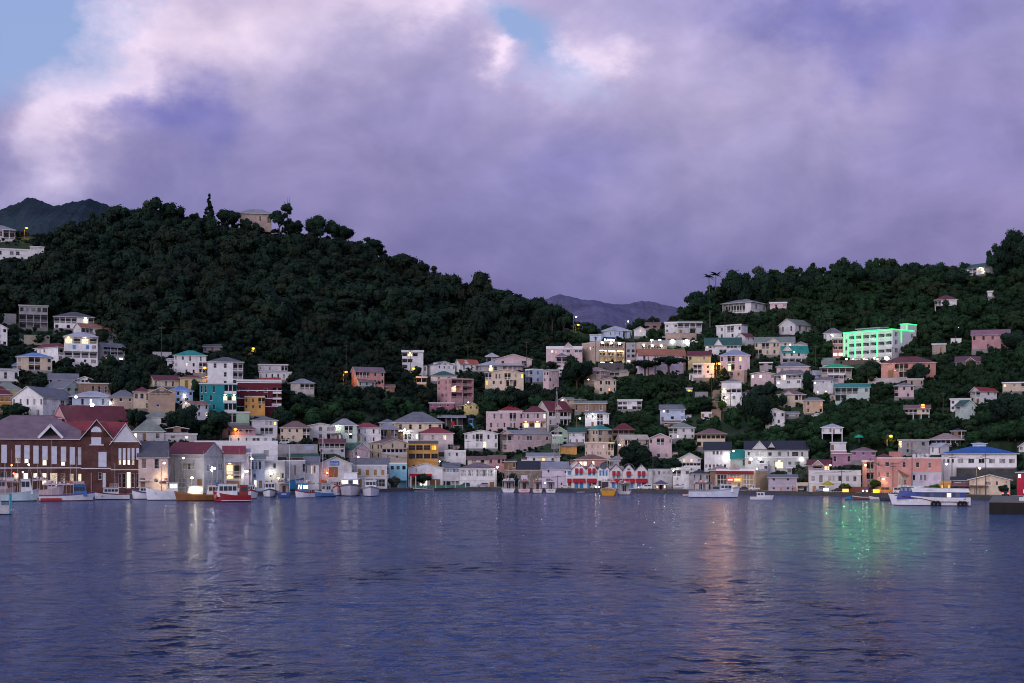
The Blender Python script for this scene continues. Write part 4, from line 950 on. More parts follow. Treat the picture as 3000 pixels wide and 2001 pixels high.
    # ---- six-gabled row
    gs = [(1675, 1717, 'r', 'first of the six gables, next to a plain white bay'), (1717, 1750, 'r', 'second gable with a person standing in its doorway'), (1750, 1786, 'r', 'gable with round vent and three blue louvres'),
          (1786, 1824, 'r', 'gable with deep maroon awning right of the round-vent gable'), (1824, 1860, 'r', 'gable with arched moulding over one awning'), (1860, 1898, 'k', 'last gable with dark grey roof at the right end')]
    BLU = (.07, .28, .62); MAR = (.36, .02, .035)
    for i, (a, b, rc, lab) in enumerate(gs):
        ap, ev = (1355, 1374) if i < 3 else (1358, 1378)
        m = (a + b) / 2; w = b - a; dv = 0 if i < 3 else 8
        px, aw = [], []
        if i == 2: px = [(m - 12 + j * 9, 1378, m - 6 + j * 9, 1394, 's') for j in range(3)] + [(a + 3, 1408, b - 3, 1432, 'D')]
        elif i == 4:
            px = [(m - 6, 1380, m + 6, 1400, 's'), (a + 4, 1410, m - 2, 1430, 's'), (m + 2, 1410, b - 4, 1430, 's')]; aw = [(m - 7, 1382, m + 7, 1393, MAR), (a + 1, 1402, b - 1, 1415, MAR)]
        else:
            px = [(m - 10.5, 1376 + dv, m - 2.5, 1393 + dv, 's'), (m + 2.5, 1376 + dv, m + 10.5, 1393 + dv, 's')]
            px += [(m - 13, 1408, m - 1.5, 1432, 's'), (m + 2, 1408, m + 13, 1432, 'd' if i in (1, 5) else 's')]
            aw = [(m - 11, 1372 + dv, m - 2, 1385 + dv, MAR), (m + 2, 1372 + dv, m + 11, 1385 + dv, MAR), (a + 2, 1402, b - 2, 1414, MAR)]
        k = h('row_house', 'white red-trimmed house, ' + lab, a + .3, b - .3, None, ev, ap, 'front', 'W', rc, None, q=12.8, depth=13, px=px, awn=aw, found=1, shut=BLU, door=(.05, .04, .05), trim=(.10, .09, .11), group='gabled row on the quay', cat='building', grime=.5, over=.25)
        x = k.fx(m)
        if i == 2:
            mb = MB(); mb.slab([(x + 1.25 * math.cos(t), -.08, k.fz(1365) + 1.25 * math.sin(t)) for t in [math.pi * 2 * j / 20 for j in range(20)]], (0, -1, 0), .07); part(k, 'round_vent', mb, plain((.10, .12, .16)))
        elif i == 4:
            mb = MB(); ts = [math.pi * j / 12 for j in range(13)]; zc = k.fz(1375)
            for t0, t1 in zip(ts, ts[1:]): mb.tube((x + 1.9 * math.cos(t0), -.08, zc + 1.9 * math.sin(t0)), (x + 1.9 * math.cos(t1), -.08, zc + 1.9 * math.sin(t1)), .12, n=4)
            mb.box(x - .5, x + .5, -.1, -.02, zc - .3, zc + .3); part(k, 'arch_moulding', mb, plain((.16, .16, .22)))
        else:
            for j in (-1, 0, 1):
                mb = MB(); mb.box(-.1, .1, -.05, -.01, 0, .75 - .2 * abs(j)); part(k, 'vent_slot', mb, plain((.2, .2, .24)), (x + j * .55, 0, k.fz(1368)))
    h('row_house', 'plain white end bay with pale gable and blue window left of the six gables', 1658, 1675, None, 1378, 1366, 'shed', 'W', 'w', None, q=13.2, depth=12, px=[(1663, 1380, 1673, 1391, 's'), (1664, 1412, 1673, 1432, 'd')], awn=[(1662, 1402, 1674, 1414, MAR)], shut=BLU, found=1, cat='building')
    h('shop_building', 'pale gabled roof rising behind the first red gables', 1660, 1712, None, 1372, 1349, 'front', 'W', 'w', None, q=20, depth=9, cat='building')
    # ---- between
    h('shop_building', 'weathered grey two-storey building with stained walls right of the gabled row', 1899, 1970, None, 1377, 1374, 'parapet', 'H', 'g', ['..t.W.n.n.', '..........', '.d.....d..'], q=13, depth=9, cat='building', grime=1.5, trim='H')
    h('shop_building', 'white building with open upper balcony and wall lamp', 1970, 2020, None, 1376, 1370, 'flat', 'W', 'g', ['bb.W', '.n...', '.D...'], q=13, depth=9, cat='building', grime=1.3)
    h('shop_building', 'dark weathered shop with sagging roof left of the restaurant', 2021, 2076, None, 1388, 1376, 'hip', 'H', 'k', ['.t.t.W', '.d.oo.'], q=14, depth=9, cat='building', grime=1.6, trim='H')
    k = h('kiosk', 'small lit kiosk with purple hip roof in front of the weathered building', 1921, 1952, None, 1418, 1406, 'hip', 'U', (.14, .11, .2), ['qoq'], q=6, depth=4, over=.8, found=.3)
    h(HS, 'low brick-orange house with bright lit windows behind the red gables', 1684, 1780, 1372, 1346, 1332, 'hip', 'S', 'u', ['.mm.q..W'])
    h(HS, 'small grey roof between the brick-orange house and the dark tree', 1784, 1828, 1372, 1348, 1335, 'hip', 'H', 'e', ['W.W'])
    h(HS, 'cream two-storey house with small slit windows and corner balcony', 1714, 1798, 1340, 1299, 1295, 'flat', (.66, .52, .46), 'u', ['w.w.w.q.bb', 'n.n.nn.nW.'], trim='C')
    h(HS, 'butter yellow house with teal hip roof, its right face lit', 1717, 1795, 1300, 1258, 1244, 'hip', 'C', 't', ['g.W', 'w.w'], uc=1752, th=38, side=['w.ww', 'w.w.'])
    h(HS, 'dark house with maroon hip roof and deep verandah right of the butter yellow house', 1796, 1858, 1290, 1259, 1240, 'hip', 'U', 'd', ['bbbb', 'oo..'], trim='U')
    h(HS, 'long cream house with tan roof and yellow-lit left gable', 1808, 1900, 1338, 1285, 1273, 'side', (.66, .50, .46), 'c', ['.bb..w..w', '.........'], uc=1822, th=20, side=['w.', '..'])
    h(HS, 'pinkish gabled house with twin balcony doors and lean-to roof', 1902, 1968, 1346, 1283, 1269, 'front', 'X', 'd', ['w.bb.w', '......', 'w.W.W.'], over=.7, trim='W')
    h(HS, 'white house with grey-green hip roof and lit ground window', 1960, 2034, 1288, 1253, 1239, 'hip', 'W', 'f', ['bb.w.w', 'w.q.w.w'])
    h(HS, 'white gabled house with two amber windows on a projecting balcony', 1989, 2052, 1382, 1342, 1326, 'front', 'W', 'w', ['.a.a.w', 'BBBBBB'.replace('B', 'b'), '.w.w..'], rail='solid')
    h(HS, 'small white house with porch lamp and outside stair', 1714, 1784, 1252, 1212, 1203, 'hip', 'W', 'e', ['n.n.bb.n', '..D.bb..'])
    h(HS, 'brown two-tone house with long flat roof and shaded lower floor', 1684, 1776, 1210, 1181, 1174, 'side', 'U', 'f', ['w..W.d.W.'], trim='W')
    h(HS, 'cream house whose left side glows yellow, beside the brown two-tone house', 1640, 1716, 1198, 1169, 1163, 'side', 'C', 'f', ['w.W.b', '.....'], uc=1660, th=34, side=['.w.'])
    h(HS, 'white flat-roofed house with three wide windows alone among trees', 1810, 1880, 1204, 1175, 1170, 'flat', 'W', 'w', ['WWW.b', 'bb.bb'])
    h(HS, 'blue-white cottage with a lower left wing and red door', 1934, 2006, 1234, 1198, 1185, 'side', 'L', 'g', ['.w..w', 'd.w.w'], px=[(1942, 1201, 1948, 1208, 'q')])
    h(HS, 'pale green gabled house behind the lattice mast', 1616, 1664, 1306, 1264, 1250, 'front', 'G', 'n', ['bb.', 'w.w', '...'], rail='solid')
    h(HS, 'white house with dark green roof beside the pale green gable', 1666, 1714, 1302, 1265, 1252, 'side', 'W', 'n', ['ww.WW', 'w.w.w'])
    h('cottage', 'little brown wooden hut with mauve roof', 1642, 1690, 1330, 1307, 1298, 'hip', 'N', 'e', ['.W.'], trim='U')
    h('ruin', 'small white roofless ruin in the grass above the green slope', 2054, 2086, 1224, 1209, 1208, 'parapet', 'W', 'w', ['D.D'], cat='wall', depth=3)
    # ---- middle hillside
    k = h('villa', 'wide terraced house with shallow lavender hip roof on posts', 1402, 1530, 1092, 1070, 1057, 'hip', 'H', 'w', ['w.Lw.oooo'], depth=11, over=1.2)
    h(HS, 'pale house with low gable and arched window above the shallow lavender roof', 1450, 1558, 1080, 1052, 1037, 'front', 'X', 'w', ['ww...W.'])
    h('pavilion', 'small lookout pavilion with pointed lavender roof', 1426, 1456, 1062, 1044, 1033, 'pyr', 'H', 'w', ['oo'], over=.9)
    h(HS, 'cream gabled house with two upper balconies and arched undercroft', 1421, 1534, 1152, 1092, 1081, 'front', 'C', 'm', ['bb.tt.bb.w.w', 'w.w.w.ooo..', '...........'], trim='W')
    h(HS, 'white cube house with two round-patterned windows on its right face', 1538, 1592, 1124, 1083, 1080, 'parapet', 'L', 'w', ['.w.', '.w.'], uc=1560, th=34, side=['bb', 'oo'], trim='W')
    h(HS, 'pale house on a tall base with one dark picture window', 1591, 1637, 1140, 1086, 1082, 'flat', 'X', 'w', ['.W.', 'w..', '.n.'], uc=1608, th=36, side=['ww', 'w.', '..'])
    h(HS, 'narrow white house with outside stair and yellow-lit top balcony', 1178, 1240, 1086, 1032, 1026, 'flat', 'W', 'w', ['bLb.', 'bb..', 'b...'], rail='solid')
    h(HS, 'white gabled house with two small attic windows', 1248, 1334, 1098, 1068, 1056, 'front', 'W', 'g', ['..w.w.w.w', '.........'], uc=1270, th=28, px=[(1293, 1062, 1298, 1067, 'n'), (1311, 1062, 1316, 1067, 'n')])
    h(HS, 'white house with bright orange-red gable roof', 1334, 1402, 1090, 1064, 1052, 'side', 'W', (.5, .12, .06), ['.w..w.w'], uc=1348, th=26, dorm=[(1358, 1372, 1064, 1055)])
    h(HS, 'house with dark green hip roof over an amber-lit terrace', 1262, 1338, 1122, 1101, 1088, 'hip', 'O', 'n', ['.w.w.'])
    h('terrace', 'small amber-lit terrace with ochre parapet by the street lamp', 1220, 1250, 1126, 1107, 1103, 'flat', 'N', 'w', ['bb'], cat='house', rail='solid')
    h(HS, 'pink two-storey house with mauve roof and white balcony rail', 1030, 1126, 1128, 1086, 1074, 'side', 'S', 'm', ['bbbb.w.w', '.....w.w'], uc=1042, th=22)
    h('cottage', 'pale green cottage with mauve roof in front of the pink house', 1037, 1098, 1134, 1116, 1107, 'side', 'A', 'm', ['w.w.w'], uc=1052, th=30)
    h('hall', 'white hall with pointed pediment and row of dark windows', 1600, 1706, 1068, 1022, 1014, 'parapet', 'X', 'd', ['.ww.WW.WW', '.........', '....'], trim='W', cat='building', dorm=[(1652, 1678, 1016, 1003)])
    h(HS, 'pale porch house with grey roof in front of the white pedimented hall', 1630, 1662, 1086, 1044, 1034, 'hip', 'X', 'g', ['bb', 'w.'])
    # ---- hotel with blue sign
    k = h('hotel', 'floodlit cream hotel with three bays and a glowing blue rooftop sign', 1714, 1832, 1064, 1003, 999, 'parapet', (.62, .50, .42), 'g', None, uc=1754, th=30, cat='hotel', depth=15, trim=(.62, .5, .42),
          px=[(1758, 1005, 1827, 1018, 'b')] + [(a, 1025, a + 21, 1062, 'B') for a in (1757, 1782.5, 1808)], spx=[(1719, 1013, 1722, 1021, 'n'), (1727, 1013, 1730, 1021, 'q'), (1737, 1012, 1740, 1018, 'n'), (1744, 1012, 1747, 1018, 'n')], glassc=(.06, .08, .1))
    HB = k
    for a in (1764, 1790, 1815):
        mb = MB(); mb.box(-.3, .3, -.25, 0, -.3, .3); part(k, 'wall_lamp', mb, glow((1, .95, .85), 30), (k.fx(a), -.05, k.fz(1004)))
    for a in (1757, 1782.5, 1808):
        x0, x1 = k.fx(a + 1), k.fx(a + 20); mb = MB(); mb.box(x0, x1, .3, .5, -.08, .08); part(k, 'light_strip', mb, glow((1, .86, .45), 22), (0, 0, k.fz(1026.5)))
        mb = MB(); mb.box(x0 + .5, x1 - .5, .2, .5, -.1, .1); part(k, 'light_strip', mb, glow((1, .9, .55), 22), (0, 0, .35))
        mb = MB(); mb.box(x0, x1, .2, 1.5, -.25, .25); part(k, 'floor_slab', mb, paint((.5, .4, .33)), (0, 0, k.fz(1045)))
        for j in (0, 1):
            me = window_mesh(1.4, 1.3, paint((.72, .7, .62)), glass(), 'w'); o = link('window', me, k.root, (x0 + 1.1 + j * 1.9, 1.55, k.fz(1040)))
    mb = MB(); mb.box(k.fx(1775), k.fx(1810), 2.0, 2.3, k.fz(1000), k.fz(985)); part(k, 'signboard', mb, plain((.02, .025, .06)))
    text(k, 'PLAWANA', 1.55, (k.fx(1778) + k.fx(1807)) / 2, 1.9, k.fz(994), glow((.45, .55, 1.0), 7), 'sign_lettering', sx=.72)
    h('hotel', 'glazed blue-grey link beside the floodlit cream hotel', 1834, 1862, 1066, 1006, 1004, 'parapet', 'K', 'g', ['.w', 'gg', 'gg', 'mD'], cat='building', glassc=(.08, .14, .17), depth=8, trim='H')
    k = h('hotel', 'second cream hotel wing with three white lamps under its flat roof', 1850, 1954, 1070, 1005, 1002, 'parapet', (.62, .50, .42), 'g', None, uc=1876, th=28, depth=13, trim=(.62, .5, .42), px=[(1880, 1010, 1948, 1023, 'b')])
    for a in (1886, 1911, 1937):
        mb = MB(); mb.box(-.3, .3, -.25, 0, -.3, .3); part(k, 'wall_lamp', mb, glow((1, .97, .92), 30), (k.fx(a), -.05, k.fz(1012)))
    h('villa', 'pale blue house with wide hip roof above the blue hotel sign', 1752, 1852, 992, 967, 953, 'hip', 'L', 'w', ['.n.n.bb.w'], uc=1792, th=32, side=['.n.n.n'])
    h(HS, 'small pale flat annex above the left end of the hotel', 1728, 1762, 1004, 982, 980, 'flat', 'L', 'w', ['.w.'])
    h(HS, 'small white gabled house under the ridge lamp', 1858, 1893, 988, 965, 956, 'front', 'W', 'w', ['.w.', '...'])
    h('shed', 'low dark roofed house on the ridge below the palms', 1892, 1934, 966, 951, 944, 'side', 'U', 'u', ['b.b.'])
    k = h(HS, 'white house with outside stair and long shed roof over a lamplit porch', 1948, 1986, 977, 948, 943, 'flat', 'W', 'w', ['w.w', 'w..'], depth=8)
    k2 = h(HS, 'x', 1986, 2056, 977, 945, 941, 'shed', 'H', 'w', ['bbbb', 'd.o.'], depth=8); merge(k, k2)
    k = h('hall', 'big pale hall with orange-brown roof and red corner posts', 1864, 2008, 1100, 1038, 1022, 'side', (.72, .62, .74), 'o', ['.w..........w', '....', '....'], uc=1872, th=14, trim=(.35, .1, .06), cat='building')
    for a in (1899, 1919, 1957, 2004):
        mb = MB(); mb.box(-.22, .22, -.2, -.02, 0, k.fz(1040)); part(k, 'pilaster', mb, paint((.4, .13, .09)), (k.fx(a), 0, 0))
    mb = MB(); mb.slab([(.9 * math.cos(t), 0, .9 * math.sin(t)) for t in [math.pi * 2 * j / 16 for j in range(16)]], (0, -1, 0), .06); part(k, 'round_emblem', mb, plain((.12, .14, .4)), (k.fx(1966), -.08, k.fz(1044)))
    h(HS, 'tan house with hip roof, a white lamp flaring on its left wall', 1710, 1786, 1130, 1086, 1075, 'hip', 'I', 'x', ['w.w', 'w.b', '...'], uc=1760, th=34, main='L', side=['W.', 'bb', '..'])
    h(HS, 'cream gabled house with amber-lit front door', 1740, 1805, 1152, 1112, 1105, 'front', 'C', 'u', ['W.WW.w', 'W..a.w'], uc=1757, th=28)
def town_right():
    HS = 'house'
    # ---- right hillside, top
    h('villa', 'long white villa with pillared verandah and shallow roof near the twin palms', 2116, 2244, 912, 884, 872, 'hip', 'W', 'e', ['bbbb.'], uc=2200, th=30, main='L', side=['.w.w', ], over=.9)
    h(HS, 'low pale house half hidden right of the pillared villa', 2256, 2304, 903, 889, 885, 'flat', 'X', 'u', ['.w.W'])
    h(HS, 'white two-storey house with flat grey eaves and central balcony', 2099, 2190, 992, 952, 949, 'flat', 'W', 'g', ['.w.bb.w', '.w..w.w'], uc=2172, th=30, main='L')
    h(HS, 'white house with clipped grey-green gable on a stone terrace', 2282, 2376, 977, 949, 931, 'front', 'W', 'f', ['.w..w.'], uc=2330, th=38, main='L', side=['.w.w.'])
    h(HS, 'white gabled house with dark red roof above the green roof', 2156, 2210, 1012, 986, 975, 'side', 'W', 'd', ['.w.w', '....'], uc=2184, th=40, side=['.w.', '.w.'])
    h('chapel', 'white chapel-like house with dark green roof and pointed front gable', 2066, 2170, 1036, 1011, 989, 'side', 'W', 'n', ['www...WWWW', '.b..bb....'], cat='house', dorm=[(2092, 2117, 1012, 993)])
    h(HS, 'large yellow house with green-grey roofs and several gables', 2212, 2326, 1042, 1002, 987, 'side', 'C', 'f', ['w.bb.ww.w.w', 'bb.w.w.w...'], dorm=[(2250, 2280, 1000, 991)])
    h(HS, 'grey-mauve house with teal roof, left gable and lower verandah', 2286, 2366, 1068, 1030, 1012, 'side', 'H', 't', ['w.w.w.w', 'bbbb'], uc=2293, th=12, dorm=[(2294, 2318, 1026, 1012)], trim='W')
    h('apartment_building', 'lavender three-storey house with blue-grey hip roof and stacked centre balconies', 2110, 2196, 1090, 1041, 1025, 'hip', 'V', (.36, .40, .54), ['w.bb.w.w', 'w.Lb.w.w'], cat='building', trim='W')
    h(HS, 'tan flat-roofed house with two arched recesses', 2126, 2188, 1124, 1087, 1085, 'parapet', 'I', 'u', ['bb.w.', '.....'], uc=2180, th=35, main='L', trim='I')
    h(HS, 'ochre house with maroon roof under the hotel car park', 2016, 2082, 1078, 1041, 1028, 'side', 'Y', 'd', ['w..w.', '..w..'])
    h(HS, 'white narrow three-storey house with small square windows by the orange lamp', 2032, 2092, 1112, 1068, 1064, 'flat', 'W', 'm', ['bb.w.', 'bb.w.', '..w..'])
    h(HS, 'white house with three galleries climbing beside the orange-lit stair lane', 2114, 2172, 1195, 1118, 1112, 'hip', 'W', 'g', ['....', 'LLbb', 'w.w.', 'w..w'], rail='solid')
    h(HS, 'low white wing with dark roof right of the gallery house', 2172, 2200, 1170, 1148, 1142, 'side', 'V', 'd', ['ww'])
    h(HS, 'house with rusty low roof and two glowing porch windows', 2200, 2268, 1132, 1094, 1088, 'front', 'X', 'u', ['q.q..W', '......'])
    h(HS, 'mauve house with wide grey hip roof below the teal-roofed house', 2276, 2370, 1098, 1074, 1059, 'hip', 'X', 'g', ['.W.w.....'])
    h(HS, 'white two-storey house with full-width galleries and one lit door', 2273, 2360, 1142, 1095, 1083, 'hip', 'W', 'g', ['bLbbb', 'q.w.w', '.....'], uc=2347, th=40, main='L')
    h(HS, 'white block house with grey hip roof and six square windows', 2384, 2454, 1154, 1113, 1103, 'hip', 'W', 'g', ['w..w..w', '.......', '.q..q..'], uc=2440, th=35, main='L')
    h(HS, 'cream house with small gable, pillared porch and outside stair', 2280, 2358, 1188, 1156, 1143, 'hip', 'C', 'u', ['w.w..ooo', '........'], dorm=[(2298, 2322, 1154, 1146)])
    h(HS, 'peach two-storey house with one glowing amber window', 2353, 2410, 1214, 1172, 1164, 'hip', (.68, .48, .34), 'g', ['w..a', 'w..w'], uc=2362, th=22, trim='W', side=['.', '.'])
    h(HS, 'small white house with low gable on a recessed base', 2242, 2298, 1246, 1206, 1195, 'front', 'W', 'w', ['s.w.w', 'bd.w.'], shut=(.3, .22, .18))
    h(HS, 'white cottage on tall stilts with twin doors', 2408, 2468, 1271, 1252, 1242, 'hip', 'W', 'w', ['w.wd.w'], stilt=1300)
    # ---- green hotel
    px = [(2477, v, 2485, v + 12, 'w') for v in (983, 1006, 1029)]
    for v in (976, 999, 1022):
        px += [(a, v, b, v + 15, 'b') for a, b in ((2488, 2505), (2508, 2526), (2529, 2547), (2551, 2569), (2574, 2592), (2595, 2612))]
    k = h('hotel', 'white four-storey hotel outlined in glowing green light strips', 2472, 2645, 1062, 968, 964, 'parapet', 'W', 'w', None, uc=2615, th=33, main='L', cat='hotel', depth=17, px=px + [(2488, 1044, 2612, 1056, 'L')], side=['w.w', 'w.w', 'w.w', '...'], trim='W', lamp=(1, .9, .75), grime=.5, rail='solid')
    gm = glow((.03, 1.0, .22), 2.6); W, D = k.W, k.D
    def strip(a, b):
        mb = MB(); mb.tube(a, b, .16, n=5); part(k, 'light_strip', mb, gm)
    zt = k.fz(964)
    for a in (2473, 2486, 2506.5, 2527, 2571): strip((k.fx(a), -.25, k.fz(1042)), (k.fx(a), -.25, zt))
    strip((-W / 2, -.27, zt), (W / 2, -.27, zt)); strip((W / 2 + .25, -.2, zt), (W / 2 + .25, D * .9, zt)); strip((W / 2 + .3, D * .35, zt - 5), (W / 2 + .3, D * .35, zt))
    mb = MB(); mb.box(W / 2 - 3, W / 2 + .2, D * .6, D, zt, zt + 2.6); part(k, 'stair_tower', mb, paint(WC['W'], .6))
    strip((W / 2 - 3, D * .58, zt + 2.7), (W / 2 + .3, D * .58, zt + 2.7)); strip((W / 2 + .3, D * .58, zt), (W / 2 + .3, D * .58, zt + 2.7)); strip((W / 2 + .3, D * .58, zt + 2.7), (W / 2 + .3, D, zt + 2.7))
    mb = MB(); x0, x1 = k.fx(2500), k.fx(2566); mb.box(x0, x1, 3, 8, zt, zt + 1.1); mb.slab([(x0 - .6, 2.4, zt + 1.5), (x1 + .6, 2.4, zt + 1.5), (x1 + .6, 8.6, zt + 1.9), (x0 - .6, 8.6, zt + 1.9)], (0, 0, 1), .4); part(k, 'roof_house', mb, paint((.4, .5, .5)))
    for a in (2480, 2516, 2571, 2640): point(k.root, (k.fx(a) if a < 2615 else W / 2 + 1.5, -1.6 if a < 2615 else D * .5, zt - 2.5), (.02, 1, .25), 85000, .6, aim=(.55, -.83, -.215), cone=10)  # added spots besides the strips, aimed at the bay for a green streak
    for a in (2482, 2518, 2560, 2600): point(k.root, (k.fx(a), -2.4, zt - 3.0), (.02, 1, .28), 260, .3)  # added fill lights spreading the strips' green over the facade
    h(HS, 'raspberry pink three-storey house squeezed beside the green-lit hotel', 2440, 2470, 1048, 992, 988, 'flat', 'E', 'm', ['WW', 'WW', 'mm'], wallmat=paint((.55, .22, .24)))
    h(HS, 'grey hip-roofed house with a bright wall lamp left of the pink three-storey house', 2414, 2466, 996, 976, 961, 'hip', 'W', 'g', ['w.q..'])
    h('villa', 'red house with dark red roof, pillared upper gallery and arched entry', 2584, 2738, 1112, 1063, 1045, 'hip', 'S', 'd', ['bb.bbb...ww.', '.d..bb......'], trim='C', px=[(2604, 1084, 2619, 1108, 'D')])
    h(HS, 'tan house with half green, half grey roof below the green-lit hotel', 2408, 2494, 1116, 1077, 1066, 'hip', (.5, .38, .34), 'G', ['bbbbb', '..bb.'], over=.9)
    h(HS, 'grey house with long teal lean-to roof', 2448, 2546, 1174, 1135, 1124, 'shed', 'A', 't', ['bbbb.w', 'ob....'], trim='H')
    h(HS, 'white two-storey house with grey hip roof alone right of the teal lean-to', 2622, 2676, 1168, 1130, 1121, 'hip', 'X', 'g', ['b.w.w', 'b..w.'])
    h(HS, 'white house on stilts with long dark red roof near the right hilltop', 2740, 2802, 896, 878, 866, 'hip', 'W', 'd', ['bb.w...'], stilt=922)
    h(HS, 'lit white house with dark roof high on the right skyline', 2828, 2912, 806, 780, 769, 'side', 'W', 'n', ['.bbLL', '.bb.L'], uc=2884, th=38, main='L', side=['q..', '...'], lamp=(1, .9, .7))
    h(HS, 'long pink house with mauve roof and four tall windows near the right edge', 2850, 2954, 1026, 979, 966, 'side', 'P', (.34, .16, .20), ['w.w.w.w.', '...w..w.'], trim='X')
    h('ruin', 'small grey stone outbuilding in the bushes above the red house', 2732, 2770, 1036, 1010, 1006, 'flat', 'I', 'u', ['w.d.'], cat='house')
    h(HS, 'dim house with dark mauve gable roof under the long pink house', 2802, 2872, 1070, 1058, 1044, 'side', 'U', (.16, .07, .09), ['w.w.w'], dorm=[(2830, 2856, 1057, 1047)])
    h(HS, 'cream house on stilts with pillared gallery under an orange lamp', 2652, 2722, 1214, 1196, 1186, 'side', 'C', 'u', ['bbb.ww'], stilt=1236)
    h(HS, 'white house with flat dark eaves left of the pale green gable', 2786, 2842, 1204, 1171, 1167, 'flat', 'W', 'u', ['w..w', 'w...'])
    h(HS, 'pale green gabled house with corner porch and outside stair', 2800, 2856, 1228, 1186, 1171, 'front', 'A', 'n', ['bb..w.', '....w.'], uc=2826, th=36, side=['bb', '..'])
    h(HS, 'white house with bright red roof and columned gable porch', 2844, 2918, 1180, 1145, 1133, 'side', 'W', 'r', ['w.w.w', '.w...'], uc=2872, th=38, side=['bb', '.d'])
    h(HS, 'cream flat-roofed house at the right edge', 2940, 3030, 1152, 1122, 1119, 'flat', 'C', 'w', ['q.w.bb.', '.......'])
    h(HS, 'small white gabled house cut by the right edge', 2986, 3030, 1324, 1306, 1290, 'front', 'W', 'e', ['w.w'])
    # ---- right waterfront and second row
    h('villa', 'brown-roofed house with pillared verandah and cream balustrade', 2042, 2124, 1314, 1271, 1256, 'hip', 'C', 'u', ['bbbbbb', 'b.bb.b'], trim='C', rail='solid', over=.9)
    h('shop_building', 'tall white building with black pitched roof and row of six square windows', 2064, 2140, 1376, 1318, 1294, 'side', 'W', 'k', ['..www..', '.......', 'wwwwww.'], cat='building', depth=11)
    k = h('shop_building', 'long white building with black roof, timber gable and small dormer under floodlights', 2184, 2366, 1378, 1316, 1291, 'side', (.72, .74, .72), 'k', None, cat='building', depth=12, dorm=[(2206, 2246, 1314, 1291), (2253, 2268, 1308, 1296)],
          px=[(2191, 1324, 2198, 1335, 'w'), (2213, 1322, 2240, 1336, 'g'), (2251, 1324, 2262, 1336, 'W'), (2279, 1323, 2289, 1336, 'w'), (2306, 1323, 2311, 1337, 't'), (2319, 1323, 2338, 1337, 'g'), (2346, 1324, 2351, 1337, 't'), (2193, 1351, 2201, 1360, 'd'), (2249, 1351, 2256, 1362, 'w'), (2226, 1350, 2240, 1358, 'w'), (2268, 1350, 2297, 1372, 'L'), (2308, 1352, 2318, 1362, 'W'), (2326, 1352, 2342, 1364, 'W')], lamp=(1, .95, .75), band=[1341])
    h('shop_building', 'small teal-roofed building wedged between the two black roofs', 2142, 2184, 1374, 1340, 1316, 'side', 'A', 't', ['...w'], cat='building')
    # restaurant
    k = h('restaurant', 'waterfront restaurant with maroon fascia, tall window grids and an arched cream pediment', 2098, 2250, None, 1380, 1374, 'parapet', (.62, .48, .30), 'u', None, uc=2213, th=24, main='L', q=7.5, cat='building', found=.5, trim='W',
          px=[(2101, 1391, 2130, 1434, 'h'), (2177, 1391, 2206, 1434, 'h'), (2138, 1391, 2168, 1401, 'g'), (2145, 1421, 2160, 1438, 'm'), (2136, 1416, 2143, 1438, 'D'), (2162, 1416, 2168, 1438, 'D')])
    mb = MB(); mb.box(k.fx(2097), k.fx(2208), -.3, -.02, k.fz(1390), k.fz(1380)); part(k, 'fascia', mb, paint((.30, .04, .04), .6))
    for a in (2099, 2132, 2174, 2209): mb = MB(); mb.box(-.3, .3, -.22, -.02, 0, k.fz(1391)); part(k, 'pilaster', mb, paint((.62, .5, .38)), (k.fx(a), 0, 0))
    mb = MB(); x = k.fx(2152); r = 15.5 * k.s / k.cf; zb_ = k.fz(1376)
    for rr_, y in ((r, -.15), ):
        mb.slab([(x + rr_ * math.cos(t), y, zb_ + rr_ * .95 * math.sin(t)) for t in [math.pi * j / 18 for j in range(19)]], (0, -1, 0), .35)
    mb.slab([(x - r * .75, -.22, zb_ + .1), (x + r * .75, -.22, zb_ + .1), (x, -.22, zb_ + r * .8)], (0, -1, 0), .06, 1); part(k, 'pediment', mb, [paint((.66, .55, .48)), paint((.5, .42, .40))])
    for (a, b, c, c2, s) in ((2132, 2152, (.62, .03, .03), (1, .8, .8), 'x'), (2152, 2174, (.75, .33, .02), (1, .95, .7), 'y')):
        mb = MB(); mb.box(k.fx(a), k.fx(b), -.42, -.25, k.fz(1412), k.fz(1401.5)); o = part(k, 'signboard', mb, glow(c, .8))
        mb = MB(); n = 7
        for i in range(n): x = k.fx(a + 2.4 + i * (b - a - 5) / n); mb.box(x, x + .17, -.46, -.42, k.fz(1408), k.fz(1405 - (i % 3) * .5))
        part(k, 'sign_lettering', mb, glow(c2, 1.5), parent=None)
    h('restaurant', 'low brown roof behind the arched pediment of the restaurant', 2080, 2140, None, 1378, 1362, 'hip', 'U', 'x', ['..'], q=16, depth=10, cat='building')
    h('shop_building', 'grey-white shop with white corner posts and salmon door', 2252, 2334, None, 1399, 1390, 'shed', 'V', 'g', ['.w...w..', '........', '.w.d.w.D'], q=8, depth=9, cat='building', door=(.55, .25, .14), band=[1424], found=.5)
    k = h('carport', 'white framed carport with blank cream signboard', 2334, 2368, None, 1422, 1414, 'parapet', 'W', 'w', None, q=8, depth=7, cat='carport', px=[(2337, 1423, 2366, 1446, 'o')], trim='C', found=.5)
